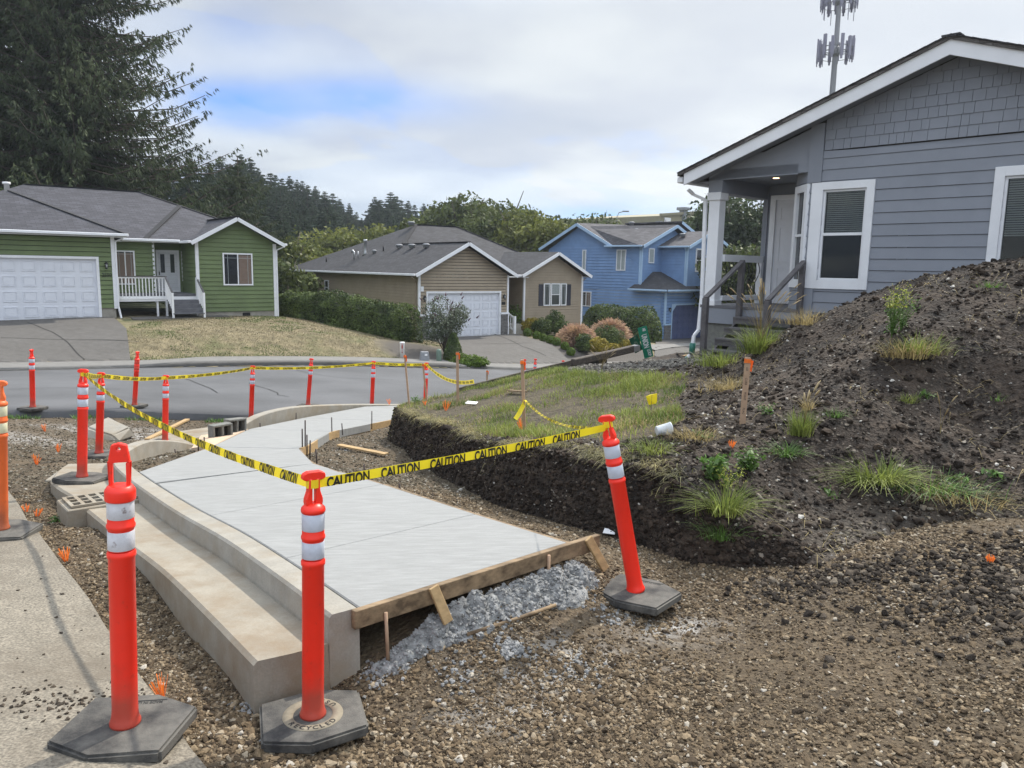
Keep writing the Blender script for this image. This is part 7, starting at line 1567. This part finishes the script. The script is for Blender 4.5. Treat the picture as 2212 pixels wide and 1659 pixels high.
# gravelly apron at the right foot of the mound
scatter('mound_stones', np.c_[x, y, z + S2*.15][k2], S2[k2], MS, 5)
x = r.uniform(1.5, 6, 30000); y = r.uniform(2.2, 5.6, 30000); k = (gravellyf(x, y) > .3) & (f_up(x, y) > f_low(x, y)) & (r.random(len(x)) < gravellyf(x, y)); x, y = x[k], y[k]; S = np.clip(r.lognormal(-4.0, .4, len(x)), .008, .045); scatter('mound_stones', np.c_[x, y, f_up(x, y) + S*.15], S, GS2, 6)
# clods, stones and straw on the steep face of the cut
s_l = np.array(TOE[0:10]); ss_ = np.r_[0, np.cumsum(np.hypot(*np.diff(s_l, axis=0).T))]; q = r.uniform(0, ss_[-1], 26000); x = np.interp(q, ss_, s_l[:, 0]); y = np.interp(q, ss_, s_l[:, 1]); d_f = r.uniform(-.05, .26, len(q)); x = x + d_f*.85; y = y + d_f*.5
df2, wf2 = up_parts(x, y); k = (df2 > .0) & (df2 < wf2 + .03); x, y = x[k], y[k]; S = np.clip(r.lognormal(-4.1, .55, len(x)), .006, .055); k = r.random(len(x)) < .90
scatter('soil_clods', np.c_[x, y, f_up(x, y)][k], S[k], SO, 24, (1, .85, .75)); scatter('mound_stones', np.c_[x, y, f_up(x, y)][~k], S[~k]*.8, MS, 25)
x = r.uniform(1.5, 8, 5200); y = r.uniform(4.6, 11, 5200); k = (up_parts(x, y)[0] > .1) & (fbm(x, y, .5, 3, 91) > .02); x, y = x[k], y[k]
STRAW = np.c_[x, y, f_up(x, y) + .004]
# rock bed round the fallen sign and the steps
x = r.uniform(.4, 4.8, 40000); y = r.uniform(10.4, 17.0, 40000); k = gravellyf(x, y) > .35; x, y = x[k], y[k]; S = np.clip(r.lognormal(-3.4, .35, len(x)), .015, .08); scatter('rock_bed', np.c_[x, y, f_up(x, y) + S*.2], S, stonemat('bed_rock', [(0, (.05, .045, .04)), (.5, (.12, .11, .095)), (1, (.26, .24, .20))]), 7)
# crumbs on the old pavement and dirt on the new slab
x = np.r_[r.normal(-1.75, .28, 240), r.uniform(-3.5, -1, 160)]; y = np.r_[r.normal(3.0, .09, 240) + 0, r.uniform(1.9, 5.2, 160)]; k = inpoly(x, y, OLD); x, y = x[k], y[k]; S = r.uniform(.006, .022, len(x)); scatter('crumbs', np.c_[x, y, LOWF(x, y) + .047], S, stonemat('dark_crumbs', [(0, (.03, .025, .02)), (1, (.09, .07, .05))]), 8)
# concrete spill along the form board: a rough heap with crumbs on it
pts = []; sz = []; rr4 = np.random.default_rng(12)
HEAPS = [(hit(u, v, f_low), ra, rb, h) for u, v, ra, rb, h in ((845, 1415, .10, .09, .05), (885, 1375, .15, .10, .085), (945, 1350, .17, .09, .10), (1010, 1330, .16, .09, .08), (1075, 1305, .17, .09, .06), (1130, 1290, .13, .08, .05), (1205, 1272, .15, .09, .055), (1250, 1245, .09, .07, .04), (1105, 1408, .06, .035, .014), (815, 1440, .06, .05, .03), (1238, 1287, .08, .04, .02))]
def heap_h(x, y):
    e = 0*x
    for c, ra, rb, h in HEAPS:
        dx, dy = x - c.x, y - c.y; a = (dx*ed.x + dy*ed.y)/(ra*1.15); b_ = (dx*en.x + dy*en.y)/(rb*1.5); e = np.maximum(e, h*np.clip(1.15 - np.sqrt(a*a + b_*b_), 0, 1)**.7)
    return e
_bx, _by, _br = rr4.uniform(-.9, 1.0, 5200), rr4.uniform(2.9, 4.5, 5200), rr4.uniform(.009, .026, 5200)
_k = heap_h(_bx, _by) > .002; _bx, _by, _br = _bx[_k], _by[_k], _br[_k]
def bumps(x, y):
    out = np.zeros(np.shape(x)); xf, yf = np.ravel(x), np.ravel(y); o = np.zeros(len(xf))
    for i in range(0, len(xf), 3000):
        d2 = (xf[i:i+3000, None] - _bx)**2 + (yf[i:i+3000, None] - _by)**2; o[i:i+3000] = np.sqrt(np.clip(_br**2 - d2, 0, None)).max(1)
    return o.reshape(np.shape(x))
xs_h = np.arange(-.9, 1.0, .009); ys_h = np.arange(2.9, 4.5, .009)
def f_spill(x, y):
    e = heap_h(x, y); n = fbm(x, y, .09, 2, 81, .5)
    return f_low(x, y) - .012 + e*(.75 + 1.1*n) + (e > .004)*bumps(x, y)
inb = lambda x, y: ((x - FA.x)*en.x + (y - FA.y)*en.y) > .022
tag(gridmesh('concrete_spill', xs_h, ys_h, f_spill, mat('wet_concrete', (.14, .142, .14), .95, .3, 22, 1.0, 110, col2=(.235, .237, .232), bdist=.008), mask=lambda X, Y: (heap_h(X, Y) > .003) & inb(X, Y)), kind='stuff')
x = rr4.uniform(-.9, 1.0, 26000); y = rr4.uniform(2.9, 4.5, 26000); e = heap_h(x, y); k = (e > .002) & inb(x, y) & (rr4.random(len(x)) < .42 + .7*fbm(x, y, .12, 2, 83)); x, y, e = x[k], y[k], e[k]
pts.append(np.c_[x, y, f_spill(x, y) + .002]); sz.append(np.clip(rr4.lognormal(-4.35, .45, len(x)), .006, .03))
q = hit(1108, 1408, f_low); a = rr4.normal(0, .035, (60, 2)); pts.append(np.c_[q.x + a[:, 0]*1.3, q.y + a[:, 1], f_low(q.x + a[:, 0], q.y + a[:, 1]) + .008]); sz.append(rr4.uniform(.012, .03, 60))
for u_, v_, n_, s_2 in ((810, 1465, 70, .05), (990, 1462, 50, .07), (1240, 1455, 60, .09), (1310, 1330, 50, .06), (545, 1530, 40, .04), (610, 1590, 24, .04), (420, 968, 60, .08), (745, 975, 30, .08), (790, 928, 50, .15)):
    q = hit(u_, v_, f_low); a = rr4.normal(0, s_2, (n_, 2)); pts.append(np.c_[q.x + a[:, 0], q.y + a[:, 1], f_low(q.x + a[:, 0], q.y + a[:, 1]) + .004]); sz.append(rr4.uniform(.010, .024, n_))
scatter('concrete_spill', np.concatenate(pts), np.concatenate(sz), RB if False else stonemat('spill', [(0, (.14, .142, .14)), (1, (.29, .29, .285))]), 9, (1, .9, .8))

# ================================================================== GRASS AND WEEDS
def blades(P, L, lean, r, w=.0035, droop=.5, seg=3, az=None):
    """curved grass blades; P roots (n,3), L lengths, lean outwards"""
    n = len(P); a = r.uniform(0, 2*pi, n) if az is None else az; d = np.c_[np.cos(a), np.sin(a), np.zeros(n)]; side = np.c_[-np.sin(a), np.cos(a), np.zeros(n)]
    V = []; ww = w if np.ndim(w) else np.full(n, w)
    for k in range(seg + 1):
        t = k/seg; up = L*(t - droop*t*t*lean*.6); out = L*lean*(t**1.6); c = P + d*out[:, None] + np.array([0, 0, 1])*up[:, None]; q = side*(ww*(1 - t*.85))[:, None]; V += [c - q, c + q]
    V = np.stack(V, 1).reshape(-1, 3); m_ = 2*(seg + 1); b = np.arange(n)[:, None]*m_; F = []
    for k in range(seg): F.append(np.concatenate([b + 2*k, b + 2*k + 1, b + 2*k + 3, b + 2*k + 2], 1))
    return V, np.concatenate(F)
def grassfield(name, x, y, fn, L, mt, r, w=.005, lean=.5):
    P = np.c_[x, y, fn(x, y) - .01]; V, F = blades(P, L, r.uniform(.1, 1.0, len(x))*lean*2, r, w); return np_mesh(name, V, F, mt)
r = np.random.default_rng(5)
x = r.uniform(-2.1, 3.2, 150000); y = r.uniform(6.2, 14.6, 150000); dens = fbm(x, y, .9, 4, 41)
yd = yardf(x, y); lush = sstep(.2, 1.2, x - .55*(y - 9)*0)*sstep(7.0, 8.4, y)
k = (yd > .25) & (r.random(len(x)) < np.clip(.24 + dens*1.7 + .42*sstep(.2, 1.0, x)*sstep(6.6, 7.6, y), .03, 1)); x, y, dens = x[k], y[k], dens[k]
dry = (r.random(len(x)) < np.clip(.50 - .35*sstep(.3, 1.4, x)*sstep(7.6, 8.6, y) + fbm(x, y, .5, 2, 44)*.9, .04, .95))
Lg = np.where(dry, r.uniform(.02, .08, len(x)), r.uniform(.03, .11, len(x)))*(.8 + 1.2*np.clip(dens, -.2, .5))*(1 + .5*sstep(.3, 1.6, x)*sstep(7.6, 9, y))
o = grassfield('grass', x[~dry], y[~dry], f_up, Lg[~dry], m['grass'], r, .005); tag(o, kind='stuff')
o = grassfield('dry_grass', x[dry], y[dry], f_up, Lg[dry], m['drygrass'], r, .004, .75); tag(o, kind='stuff')
# fringe hanging over the cut
s_l = np.array(TOE[1:8]); ss_ = np.r_[0, np.cumsum(np.hypot(*np.diff(s_l, axis=0).T))]; q = r.uniform(0, ss_[-1], 4200); x = np.interp(q, ss_, s_l[:, 0]); y = np.interp(q, ss_, s_l[:, 1]); off_ = r.normal(.26, .07, len(q)); x = x + off_*.85; y = y + off_*.5
k = (yardf(x, y) > -1) & (fbm(x, y, .4, 3, 47) > -.12); x, y = x[k], y[k]; P = np.c_[x, y, f_up(x, y)]; az = r.normal(radians(215), .7, len(x)); V, F = blades(P, r.uniform(.04, .15, len(x)), r.uniform(.6, 1.5, len(x)), r, .0035, 1.5, 4, az)
o = np_mesh('dry_grass', V, F, mat('fringe_grass', (.17, .17, .07), .7, .35, 3, rand=.5, trans=.3, col2=(.28, .24, .11))); tag(o, kind='stuff')
# grass and weeds along the asphalt edge, far lawn tufts
x = np.r_[r.uniform(-9.6, -5.2, 1500), r.normal(-10.0, .5, 900)]; y = 13.72 + (x + 9.3)*.5 - r.uniform(.02, .25, len(x)); y[1500:] = r.normal(12.6, .25, 900); k = fbm(x, y, .35, 2, 9) > 0.02; o = grassfield('grass', x[k], y[k], lambda a, b: LOWF(a, b), r.uniform(.03, .12, k.sum()), m['weed'], r, .010); tag(o, kind='stuff')
x = r.uniform(-14.8, -2.5, 60000); y = r.uniform(23, 36.5, 60000); P2 = landmask(x, y); dd = (-(x + 14.8)*11 + (y - 22)*15.67)/19.15; k = (dd > 1.65) & ~inpoly(x, y, DRV1) & ~inpoly(x, y, DRV2) & (bedf(x, y) < .3) & ((x + 16.46)*(-.6) + (y - 32)*.8 < -.1); x, y = x[k], y[k]
gr_ = fbm(x, y, 1.6, 4, 61) + .35*sstep(2.2, 1.65, (-(x + 14.8)*11 + (y - 22)*15.67)/19.15) > .14; Lh = r.uniform(.03, .08, len(x))
o = grassfield('grass', x[gr_], y[gr_], f_land, Lh[gr_], mat('lawn_green', (.10, .13, .04), .7, .3, 2, rand=.4, trans=.3), r, .014); tag(o, kind='stuff'); k = ~gr_
o = grassfield('dry_grass', x[k], y[k], f_land, Lh[k]*.7, mat('lawn_straw', (.21, .175, .10), .8, .25, 2, rand=.35, trans=.25), r, .014); tag(o, kind='stuff')
V, F = blades(STRAW, r.uniform(.03, .13, len(STRAW)), r.uniform(1.2, 2.6, len(STRAW)), r, .0022, 1.3, 3); tag(np_mesh('straw_litter', V, F, m['drygrass']), kind='stuff')
def tuft(u, v, n, L, mt, label, spread=.05, lean=.9, w=.004, seed=0, cat='grass clump', y0=3.0, pos=None):
    q = pos or hit(u, v, f_any, y0)
    if q is None: print('miss', label); return
    r = np.random.default_rng(seed + int(u)); P = np.c_[r.normal(0, spread, n), r.normal(0, spread*.7, n), np.zeros(n) - .01]; az = np.arctan2(P[:, 1], P[:, 0]) + r.normal(0, .6, n); V, F = blades(P, L*r.uniform(.5, 1.1, n), lean*r.uniform(.2, 1.2, n), r, w, .9, 4, az)
    o = np_mesh('grass_clump', V, F, mt); o.location = q; return tag(o, label, cat, 'grass clumps on the mound')
tuft(1640, 762, 420, .42, m['grass'], 'large grass clump with tall seed stalks at the foot of the porch steps', .10, .9, .005, 1, pos=None)
tuft(1960, 775, 300, .24, m['drygrass'], 'mixed dry clump under the tall yellow weed on the mound', .10, 1.2, .004, 2)
tuft(1985, 768, 220, .26, m['grass'], 'green clump under the tall yellow weed on the mound', .09, 1.2, .004, 3)
tuft(1730, 940, 260, .24, m['grass'], 'upright green clump with pale seed heads in the middle of the mound', .04, .55, .0035, 4)
tuft(1697, 985, 160, .16, m['weed'], 'bright low green clump below the upright clump', .05, 1.3, .004, 5)
tuft(1745, 885, 60, .16, m['drygrass'], 'small dry tuft above the upright clump', .03, .8, .003, 6)
tuft(1900, 1040, 420, .28, m['grass'], 'widest bright green clump low on the right of the mound', .09, 1.5, .004, 7)
tuft(2010, 1060, 380, .20, m['weed'], 'flat spreading grass mat right of the widest clump', .17, 1.6, .0035, 8)
tuft(2090, 1085, 260, .18, m['drygrass'], 'brownish flat grass at the right end of the low mat', .15, 1.6, .003, 9)
tuft(1960, 870, 110, .12, m['grass'], 'small green clump halfway up the dark slope', .04, 1.1, .003, 10)
tuft(1805, 905, 90, .12, m['weed'], 'tiny green tuft right of the upright clump', .03, 1.2, .003, 11)
tuft(2140, 622, 60, .10, m['weed'], 'low leafy sprig near the mound top at the right', .06, 1.4, .004, 12)
tuft(2155, 865, 50, .09, m['weed'], 'tiny sprig far right on the dark slope', .03, 1.3, .003, 13)
tuft(1565, 1110, 260, .30, m['grass'], 'long grass hanging down the cut bank face', .06, 1.2, .0035, 14)
tuft(1560, 1180, 200, .18, m['weed'], 'grass at the bottom of the pit below the hanging grass', .06, 1.0, .003, 15)
tuft(1410, 975, 260, .15, m['grass'], 'grass tuft on the bank edge left of the plastic cup', .09, 1.2, .003, 16)
tuft(1500, 950, 260, .16, m['drygrass'], 'grass tuft on the bank edge right of the plastic cup', .09, 1.2, .003, 17)
tuft(1560, 790, 420, .30, m['grass'], 'green grass patch at the left foot of the mound', .16, .9, .004, 18, y0=6)
tuft(1575, 840, 300, .20, m['drygrass'], 'thin dry grass on the left flank of the mound', .14, 1.0, .003, 19, y0=6)
tuft(1745, 700, 320, .26, m['drygrass'], 'hazy dry grass right of the porch steps', .12, 1.0, .003, 20, y0=6)
def seedstalks(u, v, n, H, label, seed, spread=.5, y0=3, w=.007):
    q = hit(u, v, f_any, y0); r_ = random.Random(seed); t = empty('seed_grass', q, 0, label, 'seed grass'); st = MB(); hd = MB()
    for i in range(n):
        a = r_.uniform(0, 2*pi); l = r_.uniform(.05, spread); h = H*r_.uniform(.6, 1.05); p = [(cos(a)*l*k*k*.9, sin(a)*l*k*k*.6, h*k) for k in (0, .35, .7, .9)]; st.tube(p, [.0022, .002, .0015, .0012], 4, cap=False)
        e = Vector(p[-1]); d = (Vector(p[-1]) - Vector(p[-2])).normalized(); d = (d + Vector((cos(a), sin(a), 0))*.25).normalized(); L_ = r_.uniform(.07, .14); hd.tube([e, e + d*L_*.3, e + d*L_*.7, e + d*L_ - Vector((0, 0, .01))], [.003, w, w*.8, .001], 6)
    st.build('stalks', m['drygrass'], t); hd.build('seed_heads', m['seed'], t)
seedstalks(1640, 762, 34, .85, 'tall tan seed stalks fanning out of the clump by the porch steps', 3, .62)
seedstalks(1735, 935, 5, .34, 'few pale feathery seed heads in the middle of the mound', 4, .16, w=.009)
seedstalks(2030, 945, 3, .30, 'lone thin seed stalk low on the right slope', 5, .10, w=.005)
seedstalks(1300, 800, 10, .35, 'short seed stalks in the yard grass before the fallen sign', 6, .25, y0=8, w=.005)
def weed(u, v, H, R, n, mt, label, seed, size=.03, y0=3, stems=7, top=None):
    q = hit(u, v, f_any, y0); t = empty('weed', q, 0, label, 'weed'); r_ = random.Random(seed); rn = np.random.default_rng(seed); mb = MB(); C = []
    for i in range(stems):
        a = r_.uniform(0, 2*pi); l = R*r_.uniform(.2, 1); h = H*r_.uniform(.65, 1); pts = [(cos(a)*l*k**1.3, sin(a)*l*k**1.3, h*k) for k in np.linspace(0, 1, 6)]; mb.tube(pts, [.004, .0035, .003, .0025, .002, .001], 5, cap=False)
        for j in range(n//stems):
            k = r_.uniform(.12, 1); C.append((cos(a)*l*k**1.3 + r_.gauss(0, .025), sin(a)*l*k**1.3 + r_.gauss(0, .025), h*k + r_.gauss(0, .01)))
    C = np.array(C); Nn = np.c_[C[:, :2]*.5, np.ones(len(C))]; V, F = leaves(C, Nn, np.full(len(C), size), rn, .42, .7); mb.build('stem', m['weed'], t)
    if top:
        k = C[:, 2] > H*top; kk = np.repeat(k, 4); idx = np.where(k)[0]
        f1 = F[~k]; f2 = F[k]; np_mesh('leaves', V, f1, mt, t); np_mesh('flower_tops', V, f2, m['weedy'], t)
    else: np_mesh('leaves', V, F, mt, t)
weed(1925, 735, .52, .20, 900, m['weed'], 'tall weed with yellow flower tops on the crest of the mound', 1, .024, stems=14, top=.55)
weed(1945, 715, .36, .16, 300, m['weed'], 'pale bushy weed right of the tall yellow weed', 2, .022, stems=8)
weed(1620, 1020, .20, .16, 240, m['weed'], 'leafy weed on the pit edge below the written lath', 3, .045, stems=9)
weed(1540, 1040, .22, .14, 260, m['weed'], 'broad leaved weed at the top of the cut bank', 4, .055, stems=9)
weed(1570, 1060, .20, .12, 260, m['weedy'], 'yellowish fine weed at the top of the cut bank', 5, .02, stems=9)
weed(1655, 895, .10, .10, 90, m['weed'], 'small leafy weed right of the written lath', 6, .03, stems=6)
weed(2000, 620 + 240, .07, .10, 90, m['weed'], 'flat blue green weed on the dark slope', 7, .03, stems=6)
weed(1790, 1075, .06, .07, 50, m['weed'], 'tiny leafy weed low in the pit', 8, .03, stems=5)
weed(2070, 1040, .05, .09, 40, m['weed'], 'few pale broad leaves on the right slope', 9, .05, stems=5)
weed(2150, 1030, .05, .09, 36, m['weed'], 'pale leaf pair near the right edge', 10, .05, stems=5)
weed(1520, 950, .06, .10, 50, m['weed'], 'leafy sprig on the bank right of the cup', 11, .03, stems=5)
weed(120, 1130, .05, .07, 50, m['weed'], 'small green plant beside the faded post base', 12, .035, y0=2, stems=5)
weed(900, 870, .12, .2, 160, m['weed'], 'leafy weeds on the tip of the grassy bank', 13, .03, y0=9, stems=8)
weed(965, 880, .10, .2, 160, m['weed'], 'leafy weeds round the big orange bristle fan', 14, .03, y0=8, stems=8)

# ================================================================== AIR
mb = MB(); mb.box(-300, 260, -70, 460, -8, 60); hz = mb.build('haze', None if False else m['black']); hm = bpy.data.materials.new('air'); hm.use_nodes = True; ht = hm.node_tree; ht.nodes.clear()
ho = N(ht, 'ShaderNodeOutputMaterial'); pv = N(ht, 'ShaderNodeVolumePrincipled'); pv.inputs['Color'].default_value = (.78, .86, .95, 1); pv.inputs['Density'].default_value = .00045; pv.inputs['Anisotropy'].default_value = .3
ht.links.new(pv.outputs[0], ho.inputs['Volume']); hz.data.materials.clear(); hz.data.materials.append(hm); hz['kind'] = 'stuff'
